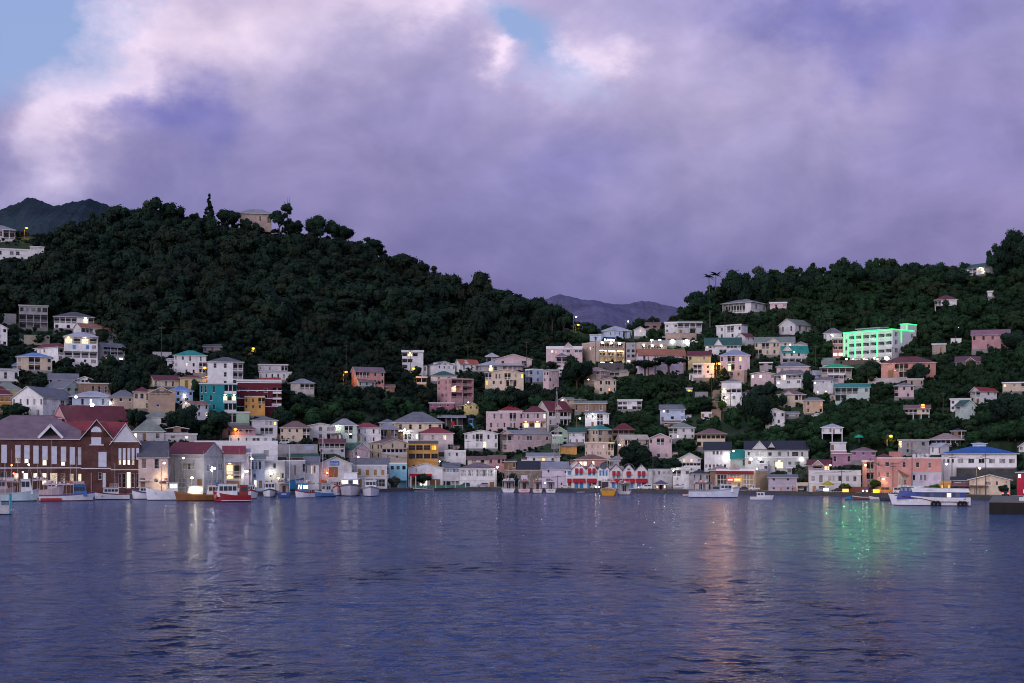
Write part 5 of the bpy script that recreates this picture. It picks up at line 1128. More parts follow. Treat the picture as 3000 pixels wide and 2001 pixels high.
    k = h('shop_building', 'pinkish balconied building with small red front gable and boarded sign panel', 2372, 2520, None, 1388, 1378, 'parapet', 'W', 'g', None, q=9, cat='building', found=.5, depth=12, band=[1389, 1415], trim='W',
          px=[(2378, 1394, 2390, 1411, 'g'), (2401, 1392, 2411, 1416, 'p'), (2426, 1393, 2437, 1410, 'w'), (2439, 1394, 2446, 1410, 'w'), (2455, 1394, 2465, 1410, 'w'), (2477, 1395, 2487, 1411, 'w'), (2498, 1395, 2508, 1411, 'w'), (2382, 1424, 2392, 1442, 'd'), (2400, 1424, 2418, 1440, 'W'), (2456, 1424, 2468, 1436, 'w'), (2494, 1425, 2510, 1436, 'w')], panel=(.2, .19, .17), door=(.4, .2, .1))
    k2 = h('x', 'x', 2368, 2430, None, 1362, 1346, 'side', (.5, .36, .34), 'd', None, q=14, depth=7, dorm=[(2380, 2412, 1362, 1347)], px=[(2382, 1364, 2408, 1377, 'b'), (2414, 1364, 2432, 1377, 'L')], lamp=(1, .5, .15)); merge(k, k2)
    h('shop_building', 'salmon pink two-storey building with maroon corner roof and white water tanks', 2572, 2754, None, 1343, 1341, 'parapet', 'S', 'd', None, q=15, depth=14, cat='building', trim='W',
      px=[(2575, 1354, 2580, 1366, 'n'), (2595, 1353, 2608, 1366, 'g'), (2645, 1353, 2654, 1370, 'g'), (2682, 1354, 2692, 1370, 'g'), (2717, 1354, 2727, 1371, 'g'), (2596, 1384, 2607, 1398, 'g'), (2576, 1384, 2580, 1398, 'n')], grime=.7)
    kk = h('tower_block', 'square salmon block with maroon hip roof at the corner of the salmon pink building', 2562, 2617, None, 1341, 1328, 'hip', 'S', 'd', None, q=14.6, depth=9, cat='building', px=[(2575, 1354, 2580, 1366, 'n'), (2595, 1353, 2608, 1366, 'g'), (2596, 1384, 2607, 1398, 'g')])
    h('tower_block', 'blank salmon stair tower rising behind the maroon corner roof', 2605, 2640, None, 1326, 1324, 'parapet', 'S', 'd', None, q=20, depth=5, cat='building', trim='S')
    h('shop_building', 'narrow salmon wing with stacked screened balconies left of the maroon corner roof', 2528, 2571, None, 1353, 1348, 'flat', 'S', 'g', ['.bbb', '.bbb', '.w.d'], q=15, depth=10, cat='building')
    h('shop_building', 'long white building with bright blue hip roof and row of dark openings', 2763, 2972, 1402, 1329, 1304, 'hip', 'W', 'B', None, cat='building', depth=20, over=.9, px=[(2767, 1344, 2773, 1355, 'w'), (2779, 1344, 2786, 1356, 'w'), (2791, 1344, 2798, 1356, 'w')] + [(a, 1344, a + 17, 1357, 'W') for a in (2808, 2838, 2867, 2896, 2924, 2951)], trim='W', grime=.6)
    h('shop_building', 'pale raised ridge vent on the bright blue roof', 2850, 2888, 1310, 1301, 1296, 'hip', 'L', 'w', None, cat='roof vent', Y=float(YT(2868, 1402)) + 8)
    h('wall', 'dark stone retaining wall in front of the blue-roofed building', 2806, 2974, 1408, 1372, 1371, 'parapet', 'K', 'g', None, cat='wall', depth=3, wallmat=masonry((.10, .10, .095), (.07, .07, .07), 1.2, (.05, .05, .05)), trim='K')
    h(HS, 'cream yellow waterfront house with wide low gable and double window', 2843, 2956, None, 1404, 1390, 'front', 'C', 'g', None, q=16, depth=11, px=[(2885, 1410, 2903, 1421, 'g'), (2917, 1410, 2923, 1422, 'w'), (2943, 1410, 2947, 1415, 'n'), (2850, 1408, 2858, 1420, 'w')], over=.7, trim='W')
    h('chapel', 'narrow cream gabled building with arched windows and orange tiled roof', 2622, 2672, None, 1390, 1376, 'side', 'C', 'o', None, uc=2642, th=40, q=13, cat='building', spx=[(2625, 1399, 2630, 1418, 't'), (2633, 1399, 2638, 1418, 't')], px=[(2648, 1405, 2664, 1421, 'g')], trim='W')
    h('shop_building', 'grey two-storey building with double door left of the dark sheds', 2674, 2756, None, 1386, 1383, 'parapet', 'V', 'g', ['w.ww....', '...d.D..'], q=14, depth=9, cat='building', grime=1.4, trim='H')
    h('cottage', 'stone cottage with small gable between palms and salmon building', 2570, 2598, None, 1420, 1410, 'hip', 'I', 'x', ['w.w.'], q=13, depth=7)
    h('wall', 'long brown wooden fence on the quay between the yellow umbrella and the cottage', 2488, 2560, None, 1429, 1428, 'parapet', (.22, .08, .05), 'u', None, q=11, depth=.5, cat='fence', trim=(.22, .08, .05), found=.3)
    h('shop_building', 'red house cut by the right edge with two pale windows', 2981, 3040, None, 1384, 1376, 'hip', (.50, .03, .07), 'g', ['q..w', '....', '.q..'], q=16, depth=9, cat='house')
    h('shop_building', 'brick and concrete house with ochre-lit left corner and raw upper storey', 2633, 2720, 1332, 1291, 1287, 'flat', 'K', 'g', ['L.dd..W.', '..w.....'], cat='house', grime=1.3, trim='K', lamp=(1, .5, .12))
    h('villa', 'dim house with wide grey-brown hip roof and open verandah under the wooded slope', 2730, 2812, 1306, 1288, 1270, 'hip', 'I', 'x', ['bbbbbb'], over=1.2)
    h(HS, 'small white house with pale mauve roof beside the brick and concrete house', 2724, 2780, 1332, 1306, 1297, 'side', 'W', 'w', ['.w..D'], uc=2756, th=36, main='L')
    h('shop_building', 'half-built house with white boarding above purple walls', 2434, 2480, 1346, 1322, 1320, 'parapet', (.42, .24, .34), 'w', None, cat='house', trim='W')
    h('shed', 'white boarded upper room under construction above the purple walls', 2434, 2478, 1322, 1298, 1295, 'flat', 'W', 'w', ['D...'], cat='house')
    h(HS, 'purple house with mauve hip roof and a green parasol on its terrace', 2496, 2564, 1354, 1321, 1311, 'hip', (.40, .22, .34), 'm', ['W.w.W', '.....'])
    h(HS, 'long low purple-pink house below the white boarded room', 2440, 2520, 1362, 1330, 1327, 'flat', (.46, .26, .36), 'm', ['w..w.w'])
    h('shed', 'black waterfront shed with a row of white-framed windows', 2790, 2848, None, 1406, 1396, 'side', 'D', 'k', None, q=18, depth=6, px=[(2821, 1408, 2828, 1412, 'W'), (2831, 1408, 2838, 1412, 'W'), (2841, 1408, 2847, 1412, 'W'), (2796, 1407, 2816, 1414, 'g')], trim='W')
    h('shelter', 'open waterfront shelter with red metal roof', 2796, 2884, None, 1423, 1416, 'shed', 'U', 'r', ['oooooo'], q=9, depth=7, over=.8, trim='U', found=.3)
    h('kiosk', 'small ochre kiosk with two glowing lamps behind the ferry', 2756, 2784, None, 1415, 1410, 'parapet', 'N', 'o', ['a.a'], q=12, depth=4, trim='N', found=.3)

def town_extras():
    HS = 'house'
    h(HS, 'white house with pale blue gable roof tucked left of the white block house', 2374, 2420, 1108, 1096, 1085, 'side', 'L', 'w', ['.w..w'], uc=2392, th=32, side=['.w'])
    h('shed', 'dark grey gabled roof on the slope under the pink three-storey house', 2410, 2444, 1076, 1064, 1048, 'side', 'H', 'f', ['w.w'])
    h(HS, 'mauve balcony block below the half green roof', 2428, 2472, 1128, 1099, 1094, 'flat', 'X', 'u', ['bbW', '...'])
    h(HS, 'low beige house under the dark tree of the red villa', 2658, 2704, 1134, 1112, 1109, 'flat', 'I', 'w', ['.w..w'])
    h('shed', 'small white cube hut on the grass between hotel hall and gallery house', 2011, 2028, 1150, 1139, 1136, 'flat', 'W', 'w', ['w'])
    h('wall', 'broken pale wall in the grass left of the steep stair lane', 2036, 2074, 1160, 1150, 1149, 'parapet', 'K', 'w', ['..'], cat='wall', depth=1.5, trim='K')
    h('shed', 'long low roof against the wall below the white-paved hotel yard', 1786, 1842, 1100, 1090, 1083, 'shed', 'I', 'x', ['oo..'])
    h(HS, 'white house fragment behind the big leafy tree', 1638, 1664, 1102, 1081, 1077, 'flat', 'W', 'w', ['w.', 'W.'])
    h('shed', 'small dim house right of the pale green cottage', 1130, 1156, 1146, 1132, 1125, 'side', 'U', 'u', ['w.D'])
    h(HS, 'little white building high at the right edge under the feathery tree', 2894, 2914, 872, 856, 852, 'flat', 'W', 'w', ['.w'])
    h('shed', 'pale wall stub beside the yellow lamp on the right slope', 2786, 2816, 1002, 993, 991, 'parapet', 'W', 'w', ['..'], cat='wall', depth=1.5)
    h('wall', 'low pale wall in the bushes left of the teal-roofed house', 448, 502, 1042, 1033, 1032, 'parapet', 'K', 'w', ['...'], cat='wall', depth=1.5, trim='K')
    h(HS, 'grey house with terrace posts below the grey-mauve teal house', 2226, 2262, 1086, 1064, 1061, 'flat', 'K', 'g', ['b.b', '...'], trim='W')
    h(HS, 'low brown-roofed house glimpsed left of the dark trees above the row', 1944, 1990, 1246, 1238, 1232, 'side', 'U', 'u', ['w..'])
    h(HS, 'pale stilted cottage between the tan and white houses on the lane', 2300, 2340, 1226, 1212, 1206, 'shed', 'H', 'e', ['W.w'])
    h('shed', 'dark tin-roofed shed at the foot of the pinkish crumbling house', 1476, 1512, 1376, 1352, 1346, 'shed', 'U', 'y', ['D.w'])
    h(HS, 'dark house deep in trees right of the pink small gabled villa', 2788, 2826, 1284, 1262, 1254, 'hip', 'U', 'k', ['w.bb'])
    h(HS, 'two-storey cream house half hidden behind the yellow house', 2330, 2362, 1040, 1008, 1000, 'hip', 'C', 'f', ['w.w', '.w.'])
    h('shed', 'small blue tank shed in the yard of the long black-roofed building', 2306, 2320, 1384, 1372, 1369, 'flat', 'B', 'b', ['D'])
    h(HS, 'squat white block between restaurant and long black-roofed building', 2226, 2250, 1398, 1362, 1359, 'parapet', 'W', 'w', ['.W', '..'])
# ------------------------------------------------------------------ boats
def boat(name, label, u0, u1, vw, face, fb, hull, bottom, stripe=None, ratio=3.0, yaw=0, cabins=(), canopy=(), masts=(), rails=(), deckc=(.30, .27, .24), tyres=(), words=None, cat='boat', sheer=.55, z=0.0, Y=None, beam=None, group='boats moored along the quay'):
    """face: R/L bow to the right/left, F bow towards the viewer, A stern towards the viewer. cabins: (f0, f1, h, width, colour, windows, lit, z0)"""
    Y = Y or F * H / (vw - HV); s = Y / F; um = (u0 + u1) / 2; X = (um - CX) * s
    w = (u1 - u0) * s
    if face in 'RL': L, B = w, beam or w / ratio
    else: B, L = w, w * ratio
    rot = {'R': 0, 'L': math.pi, 'F': -math.pi / 2, 'A': math.pi / 2}[face] + math.radians(yaw) - math.atan2(X, Y)
    oy = B / 2 if face in 'RL' else L / 2; tall = 1.28 if name in ('fishing_boat', 'motor_boat') and u0 < 1120 else 1.12 if name == 'fishing_boat' else 1.0
    rad = math.atan2(X, Y); root = thing(name, label, cat, (X + oy * math.sin(rad), Y + oy * math.cos(rad), z), rot, group)
    root.scale = (1, 1, tall); n = 14; secs = []
    for i in range(n + 1):
        t = i / n; x = -L / 2 + L * t
        hb = B / 2 * (.86 + .14 * min(1, t * 3)) * (1 - max(0, (t - .45) / .55) ** 2.3)
        zg = fb * (1 + sheer * max(0, (t - .25) / .75) ** 2)
        kx = x - L * .085 * max(0, (t - .6) / .4) ** 1.5
        secs.append([(kx, 0, -.5), (kx, hb * .62, -.25), (kx + (x - kx) * .45, hb * .86, .16), (kx + (x - kx) * .92, hb * .985, zg * .82), (x, hb, zg), (x, max(hb - .12, 0), zg), (x, max(hb - .14, 0), zg - .35)])
    mb = MB()
    for a, b in zip(secs, secs[1:]):
        for j in range(6):
            m = 1 if j < 2 else (2 if j == 3 else 0)
            if j >= 4: m = 2
            for sg in (1, -1):
                q = [a[j], b[j], b[j + 1], a[j + 1]]; q = [(p[0], p[1] * sg, p[2]) for p in q]; mb.poly(q, m)
    a = secs[0]
    mb.poly([(p[0], p[1], p[2]) for p in a[:3]] + [(p[0], -p[1], p[2]) for p in a[:3][::-1]], 1)
    mb.poly([(p[0], p[1], p[2]) for p in a[2:5]] + [(p[0], -p[1], p[2]) for p in a[2:5][::-1]], 0)
    mats = [plain(hull, .35), plain(bottom, .5), plain(stripe or hull, .4)]
    mb.obj('hull', mats, root)
    mb = MB()
    for a, b in zip(secs, secs[1:]): mb.poly([(a[6][0], -a[6][1], a[6][2]), (b[6][0], -b[6][1], b[6][2]), (b[6][0], b[6][1], b[6][2]), (a[6][0], a[6][1], a[6][2])])
    mb.obj('deck', [plain(deckc)], root)
    fx = lambda f: -L / 2 + L * f
    gl = glass((.02, .025, .035))
    for cb in cabins:
        f0, f1, hh, wf, col, nw, lit = cb[:7]; z0 = fb - .3 if len(cb) < 8 else cb[7]; x0, x1 = fx(f0), fx(f1); hw = B / 2 * wf; rk = min(.25 * hh, (x1 - x0) * .3)
        mb = MB(); p = [(x0, -hw, z0), (x1, -hw * .9, z0), (x1, hw * .9, z0), (x0, hw, z0)]; q = [(x0 + .05, -hw * .94, z0 + hh), (x1 - rk, -hw * .84, z0 + hh), (x1 - rk, hw * .84, z0 + hh), (x0 + .05, hw * .94, z0 + hh)]
        for i in range(4): j = (i + 1) % 4; mb.poly([p[i], p[j], q[j], q[i]])
        mb.poly(q); o = mb.obj('cabin', [plain(col, .4)], root)
        mb = MB(); mb.box(x0 - .15, x1 - rk + .25, -hw - .05, hw + .05, z0 + hh, z0 + hh + .09); mb.obj('roof', [plain(tuple(min(1, c * .9 + .05) for c in col), .4)], root)
        wl = (x1 - rk - x0 - .3) / max(nw, 1); zA, zB = z0 + hh * .5, z0 + hh * .86
        for i in range(nw):
            for sg in (-1, 1):
                y = sg * (hw * .955 + .02); xa = x0 + .15 + i * wl + .1
                mb = MB(); mb.box(xa, xa + wl - .18, y - .03, y + .03, zA, zB); mb.obj('window', [glow((1, .8, .5), 3) if lit and sg * (1 if face == 'L' else -1) > 0 else gl], root)
        # windscreen panes
        if nw:
            k = 3
            for i in range(k):
                ya, yb = -hw * .8 + i * hw * 1.6 / k + .06, -hw * .8 + (i + 1) * hw * 1.6 / k - .06; t0, t1 = .52, .88
                mb = MB(); mb.slab([(x1 - rk * t0 + .03, ya, z0 + hh * t0), (x1 - rk * t0 + .03, yb, z0 + hh * t0), (x1 - rk * t1 + .03, yb, z0 + hh * t1), (x1 - rk * t1 + .03, ya, z0 + hh * t1)], (1, 0, .3), .03)
                mb.obj('windscreen', [gl if not (lit == 2 and i != 1) else glow((1, .85, .6), 3)], root)
            mb = MB(); mb.box(x0 - .03, x0, -hw * .35, hw * .35, z0 + .05, z0 + hh * .85); mb.obj('door', [plain((.05, .04, .04))], root)
    for (f0, f1, hh, col) in canopy:
        x0, x1 = fx(f0), fx(f1); hw = B * .43; z0 = fb - .3
        mb = MB(); mb.box(x0, x1, -hw, hw, z0 + hh, z0 + hh + .12); mb.box(x0, x1, -hw - .02, -hw, z0 + hh - .14, z0 + hh + .14); mb.box(x0, x1, hw, hw + .02, z0 + hh - .14, z0 + hh + .14); mb.obj('canopy', [plain(col, .6)], root)
        if name == 'fishing_boat':
            mb = MB(); rr = random.Random(int(u0)); gm = [plain((.62, .5, .5)), plain((.5, .16, .08)), plain((.10, .12, .16)), plain((.66, .62, .6))]
            for i in range(int(9 * (x1 - x0) / 3)):
                gx, gy, gs = rr.uniform(x0 + .3, x1 - .3), rr.uniform(-hw * .7, hw * .7), rr.uniform(.16, .42)
                if rr.random() < .45: mb.ball((gx, gy, z0 + hh + .12 + gs), gs, 8, m=rr.randrange(4))
                else: mb.box(gx - gs * 1.4, gx + gs * 1.4, gy - gs, gy + gs, z0 + hh + .12, z0 + hh + .12 + gs * rr.uniform(.7, 1.8), rr.randrange(4))
            for sg in (-1, 1): mb.tube((x0 + .2, sg * hw * .8, z0 + hh + .2), (x0 - 1.0, sg * hw * 1.3, z0 + hh + rr.uniform(2.2, 4.5)), .03, .02, 5, 3)
            mb.obj('fishing_gear', gm, root)
        npz = max(2, int((x1 - x0) / 1.6))
        for i in range(npz + 1):
            for sg in (-1, 1): mb = MB(); mb.tube((x0 + .1 + (x1 - x0 - .2) * i / npz, sg * (hw - .08), z0), (x0 + .1 + (x1 - x0 - .2) * i / npz, sg * (hw - .08), z0 + hh), .04, n=5); mb.obj('post', [plain((.65, .62, .6))], root)
    for (f, hh) in masts:
        mb = MB(); mb.tube((fx(f), 0, fb - .3), (fx(f) + .15, 0, fb + hh), .05, .025, 6); mb.tube((fx(f) + .05, -.7, fb + hh * .7), (fx(f) + .05, .7, fb + hh * .7), .02, n=4); mb.obj('mast', [plain((.6, .57, .56))], root)
    for (f0, f1, z0, wf) in rails:
        x0, x1 = fx(f0), fx(f1); hw = B / 2 * wf; mb = MB()
        for zz in (z0 + .25, z0 + .5, z0 + .75):
            for a, b in (((x0, -hw), (x1, -hw)), ((x1, -hw), (x1, hw)), ((x1, hw), (x0, hw)), ((x0, hw), (x0, -hw))): mb.tube((*a, zz), (*b, zz), .03, n=4)
        for x in np.linspace(x0, x1, 5):
            for y in (-hw, hw): mb.tube((x, y, z0), (x, y, z0 + .75), .03, n=4)
        mb.obj('railing', [plain((.72, .66, .64))], root)
    for f in tyres:
        mb = MB()
        sg = -1 if face == 'R' else 1
        for dx in (-.45, .45):
            ts = [2 * math.pi * j / 12 for j in range(13)]; y = sg * (B / 2 + .12)
            for t0, t1 in zip(ts, ts[1:]): mb.tube((fx(f) + dx + .48 * math.cos(t0), y, .5 + .5 * math.sin(t0)), (fx(f) + dx + .48 * math.cos(t1), y, .5 + .5 * math.sin(t1)), .32, n=6)
        mb.obj('tyre_fender', [plain((.012, .012, .013), .8)], root)
    root_k = House(); root_k.root = root; root_k.L, root_k.B, root_k.fx, root_k.fb, root_k.s = L, B, fx, fb, s
    if words:
        s_, f, zz, size, col = words; side = face in 'RL'
        m2 = MB(); rr = random.Random(len(label)); x = 0
        for ch in s_:
            if ch != ' ': m2.box(x, x + size * .5, -.01, .01, -size / 2, size / 2 * rr.uniform(.5, 1))
            x += size * .68
        o = m2.obj('name_lettering', [plain(col)], root)
        if side: sg = -1 if face == 'R' else 1; o.location = (fx(f), sg * (B / 2 * (1 - max(0, (f - .45) / .55) ** 2.3) + .03), zz); o.rotation_euler = (0, 0, 0 if face == 'R' else math.pi)
        else: o.location = (-L / 2 - .03, x / 2 if face == 'A' else -x / 2, zz); o.rotation_euler = (0, 0, -math.pi / 2)
    return root_k

WH, RED, BLU2, DK = (.72, .73, .76), (.32, .03, .035), (.05, .16, .40), (.03, .03, .04)

def boats():
    FB, MBT = 'fishing_boat', 'motor_boat'
    # left quay
    k = boat('water_taxi', 'white launch with flat roof and teal corner post, cut by the left edge', -70, 31, 1508, 'L', 1.9, (.62, .62, .66), (.02, .02, .02), (.62, .58, .5), ratio=2.6, canopy=[(.05, .98, 2.6, (.35, .36, .42))], cabins=[(.3, .9, 1.9, .7, (.5, .62, .66), 3, 0)], words=('AMI', .08, 1.0, .55, (.35, .35, .4)))
    mb = MB(); mb.box(-k.L / 2 - .02, -k.L / 2 + .42, -k.B / 2, -k.B / 2 + .5, .2, 4.2); mb.box(-k.L / 2 - .02, -k.L / 2 + .42, k.B / 2 - .5, k.B / 2 + .02, .2, 4.2); mb.obj('corner_post', [plain((.02, .28, .36))], k.root)
    boat(FB, 'pale blue fishing boat with white wheelhouse and orange diagonal flash', -10, 112, 1469, 'R', 1.7, (.50, .62, .68), (.02, .03, .05), (.48, .55, .6), ratio=2.9, cabins=[(.57, .86, 3.1, .66, WH, 2, 0)], canopy=[(.06, .56, 2.7, (.4, .24, .26))], masts=[(.2, 7.5), (.35, 9), (.5, 8.6)], rails=[(.1, .5, 4.2, .7)])
    k = boat(FB, 'red, white and blue fishing boat with blue wheelhouse and long canopy', 118, 276, 1468, 'R', 1.25, (.68, .70, .76), (.12, .03, .05), (.16, .10, .22), ratio=3.4, cabins=[(.60, .86, 2.3, .7, (.05, .16, .42), 2, 0)], canopy=[(.08, .62, 2.5, (.55, .48, .55))], rails=[(.58, .80, 3.3, .7)], masts=[(.15, 6), (.55, 6.5), (.66, 8)], tyres=[])
    mb = MB(); mb.box(k.fx(.03), k.fx(.40), -k.B / 2 - .02, -k.B / 2 + .2, .1, .62); mb.obj('red_panel', [plain(RED)], k.root)
    boat(MBT, 'white motorboat with dark red band and low dark windscreen', 276, 378, 1464, 'L', 1.25, WH, (.02, .03, .08), (.16, .02, .04), ratio=3.2, cabins=[(.30, .76, 1.5, .7, WH, 4, 0)], rails=[(.3, .55, 2.6, .5)], masts=[(.4, 6.5)], words=('XQZW', .78, .75, .3, (.4, .3, .3)))
    boat(MBT, 'white cabin cruiser with wrap-around dark windows', 386, 452, 1463, 'L', 1.5, WH, (.02, .03, .08), (.08, .09, .2), ratio=2.6, cabins=[(.2, .72, 1.35, .75, WH, 3, 0)], masts=[(.3, 6)], yaw=14)
    boat(FB, 'high-bowed white boat with faded name and a round porthole cabin', 428, 522, 1466, 'L', 1.9, (.66, .68, .74), (.02, .04, .09), (.66, .68, .74), ratio=3.2, sheer=.4, cabins=[(.02, .34, 2.0, .66, WH, 2, 1)], canopy=[(.34, .58, 1.9, (.4, .3, .26))], masts=[(.3, 8.5), (.5, 7)], words=('PONIES', .72, 1.5, .5, (.4, .4, .45)))
    boat(FB, 'brown wooden boat under a dazzling white work light', 512, 655, 1468, 'L', 1.35, (.20, .085, .03), (.06, .02, .01), (.24, .12, .05), ratio=3.4, cabins=[(.08, .36, 2.1, .72, (.7, .62, .55), 3, 0), (.42, .75, 2.0, .7, (.72, .72, .62), 4, 1)], masts=[(.12, 7), (.4, 9), (.78, 6)])
    boat(FB, 'pinkish white boat with high canopy tucked behind the red, white and blue one', 92, 186, 1461, 'R', 1.9, (.6, .46, .48), (.2, .06, .06), (.5, .4, .42), ratio=3.0, cabins=[(.5, .8, 2.2, .6, (.6, .5, .52), 2, 0)], canopy=[(.05, .5, 2.5, (.5, .4, .44))], masts=[(.2, 9), (.6, 11)])
    boat(FB, 'weathered boat with tall poles behind the pale blue fishing boat', -60, 44, 1462, 'R', 1.8, (.4, .3, .3), (.1, .05, .05), ratio=3.0, cabins=[(.5, .8, 2.6, .6, (.5, .42, .44), 2, 0)], canopy=[(.05, .5, 2.6, (.45, .36, .38))], masts=[(.3, 10), (.7, 8)])
    k = boat(FB, 'dark red fishing boat with white framed wheelhouse windows', 625, 735, 1471, 'L', 1.35, (.26, .02, .03), (.10, .01, .02), (.26, .02, .03), ratio=3.2, sheer=.65, cabins=[(.36, .92, 2.5, .62, WH, 4, 0), (.08, .34, 2.3, .66, (.22, .03, .03), 1, 0)], masts=[(.1, 8), (.3, 9.5), (.05, 6)], deckc=(.3, .1, .08))
    mb = MB(); mb.box(-k.L / 2 - .02, k.L * .28, k.B / 2 - .05, k.B / 2 + .03, .28, .36); mb.obj('rubbing_strake', [plain(WH)], k.root)
    mb = MB(); mb.ball((k.fx(.93), k.B * .3, 1.1), .4, 10, (1, 1, 1.25)); mb.obj('fender_buoy', [plain((.62, .16, .10))], k.root)
    boat(FB, 'small white boat with red stripe behind the dark red fishing boat', 716, 756, 1462, 'F', 1.4, WH, RED, RED, ratio=2.2, cabins=[(.3, .6, 1.8, .6, WH, 1, 0)])
    # inner quay
    boat(FB, 'white boat with dark blue bottom between the red boat and the blue hull', 770, 811, 1457, 'F', 1.3, WH, (.02, .04, .12), (.05, .06, .16), ratio=2.4, cabins=[(.25, .62, 2.2, .8, WH, 2, 0)], canopy=[(.02, .25, 2.1, (.4, .38, .4))])
    boat(FB, 'blue boat showing its transom with white lettering', 813, 851, 1457, 'A', 1.15, (.04, .10, .30), (.03, .05, .16), (.5, .5, .6), ratio=2.4, canopy=[(.02, .5, 2.6, (.35, .18, .16))], cabins=[(.4, .7, 2.0, .7, (.4, .3, .3), 1, 0)], words=('NMARTNE', .0, .75, .3, WH), rails=[(.05, .4, 2.9, .85)])
    boat(FB, 'white boat with red curved stripe and bright blue cabin windows', 858, 922, 1459, 'L', 1.25, (.70, .70, .74), (.3, .3, .34), (.34, .03, .05), ratio=2.2, yaw=38, cabins=[(.35, .78, 2.2, .75, (.10, .30, .55), 3, 2)], rails=[(.05, .8, 3.2, .85)], canopy=[(.02, .35, 2.2, (.45, .35, .34))])
    boat(FB, 'pale boat with blue lettered hull beside the bright blue cabin', 918, 984, 1456, 'L', 1.0, (.10, .22, .48), (.03, .07, .2), WH, ratio=2.4, yaw=30, cabins=[(.25, .6, 2.0, .7, (.6, .66, .68), 2, 0)], canopy=[(.0, .75, 2.4, (.5, .42, .46))], words=('UTIRCT I', .15, .62, .4, (.6, .7, .8)))
    boat(FB, 'red-bottomed boat with a lifebuoy hung on its white side', 974, 1002, 1452, 'F', 1.7, (.62, .5, .52), RED, RED, ratio=2.6, cabins=[(.2, .55, 2.0, .9, (.66, .58, .6), 1, 0)])
    boat(MBT, 'broad white boat, bow on, with tall square wheelhouse', 996, 1058, 1454, 'F', 2.3, (.62, .58, .64), (.03, .03, .05), (.2, .18, .24), ratio=2.3, sheer=.3, cabins=[(.35, .72, 2.1, .86, WH, 3, 2, 1.8), (.28, .58, 1.5, .72, WH, 0, 0, 3.9)])
    boat(MBT, 'white boat, bow on, with dark paint along its waterline and a slim mast', 1061, 1112, 1455, 'F', 1.7, (.66, .66, .72), (.02, .03, .07), (.3, .28, .34), ratio=2.6, sheer=.45, cabins=[(.3, .66, 2.2, .72, WH, 3, 0)], masts=[(.4, 4.6)], rails=[(.25, .55, 3.7, .6)])
    # middle quay
    boat(MBT, 'low black speedboat with small windscreen', 1211, 1272, 1439, 'L', .75, (.02, .02, .025), (.5, .5, .52), (.6, .6, .62), ratio=3.4, cabins=[(.35, .55, 1.1, .5, (.3, .3, .33), 2, 0)], group='small boats at the middle quay')
    sb = [('white boat stern-on with orange gear under its arch', 1469, 1511, 1443, WH, (.55, .5, .6), (.5, .5, .55), '.......'), ('white-and-red boat stern-on carrying two stacked white cool boxes on its roof', 1516, 1556, 1444, (.62, .52, .56), RED, (.6, .56, .58), 'LUVE SURFER'),
          ('red boat stern-on with dark lettering on a white transom', 1559, 1591, 1445, (.6, .58, .56), (.2, .02, .02), (.45, .3, .3), 'ALLFHNK'), ('white boat stern-on with dark windscreen and string of lights', 1597, 1630, 1445, WH, (.05, .05, .12), (.6, .6, .66), 'HARBOUR LIG'.replace('HARBOUR LIG', 'wimmwr inu'))]
    for i, (lab, a, b, vw, hc, bc, cc, wd) in enumerate(sb):
        k = boat(FB, lab, a, b, vw, 'A', 1.15, hc, bc, bc if i in (1, 2) else hc, ratio=2.6, canopy=[(.03, .5, 2.5, cc)], cabins=[(.5, .75, 2.2, .7, (.4, .36, .38), 1, 0)], words=(wd, 0, .8, .24, (.25, .15, .2)), masts=[(.3, 5.5), (.6, 6.5)] if i in (0, 3) else [(.55, 4)], deckc=(.4, .12, .08) if i in (1, 2) else (.3, .27, .24))
        if i == 1:
            for j, (zz, w2) in enumerate(((3.5, 2.6), (4.7, 2.0))):
                mb = MB(); mb.box(-.7, .7, -w2 / 2, w2 / 2, 0, .95); mb.box(-.75, .75, -w2 / 2 - .05, w2 / 2 + .05, .95, 1.08); o = mb.obj('cool_box', [plain((.6, .52, .58))], None, k.root.location + Vector((0, -2.5, zz - 1.15 + .95 * 0)))
                o.rotation_euler = k.root.rotation_euler; tag(o, 'white cool box, %s of the two stacked on the white-and-red boat roof' % ('lower' if j == 0 else 'upper'), 'cool box', 'cool boxes stacked on a boat roof'); o.location.z = 1.15 - .3 + 2.5 + .12 + (1.09 if j else .01)
    boat('dinghy', 'small grey dinghy under the first red gables', 1690, 1714, 1445, 'R', .5, (.25, .25, .3), (.1, .1, .12), ratio=3, group='small boats at the middle quay')
    boat(FB, 'amber-hulled boat stern-on with flat white canopy', 1758, 1806, 1453, 'A', 1.45, (.55, .26, .02), (.45, .2, .02), (.7, .66, .62), ratio=2.4, canopy=[(.03, .7, 2.6, (.6, .56, .56))], deckc=(.5, .22, .03), masts=[(.2, 5.5), (.6, 7)])
    boat(FB, 'white boat stern-on right of the amber hull, nets heaped on its roof', 1808, 1850, 1450, 'A', 1.0, WH, (.2, .05, .06), ratio=2.6, canopy=[(.05, .5, 2.5, (.5, .4, .38))], cabins=[(.5, .8, 2.1, .7, (.5, .5, .52), 2, 0)], masts=[(.2, 5)])
    boat('skiff', 'small pink skiff behind the big pale blue boat', 2000, 2024, 1454, 'R', .6, (.6, .42, .44), (.3, .2, .2), ratio=3, group='small boats at the middle quay')
    boat(FB, 'big pale blue boat with white wheelhouse and blue gear at its stern', 2018, 2167, 1458, 'R', 1.75, (.62, .66, .76), (.05, .04, .09), (.36, .40, .55), ratio=3.5, sheer=.7, cabins=[(.62, .88, 1.9, .62, WH, 3, 0), (.46, .64, 1.5, .6, (.3, .32, .4), 1, 0)], canopy=[(.12, .46, 2.1, (.10, .11, .3))], masts=[(.34, 3.4), (.5, 3)], deckc=(.06, .10, .3))
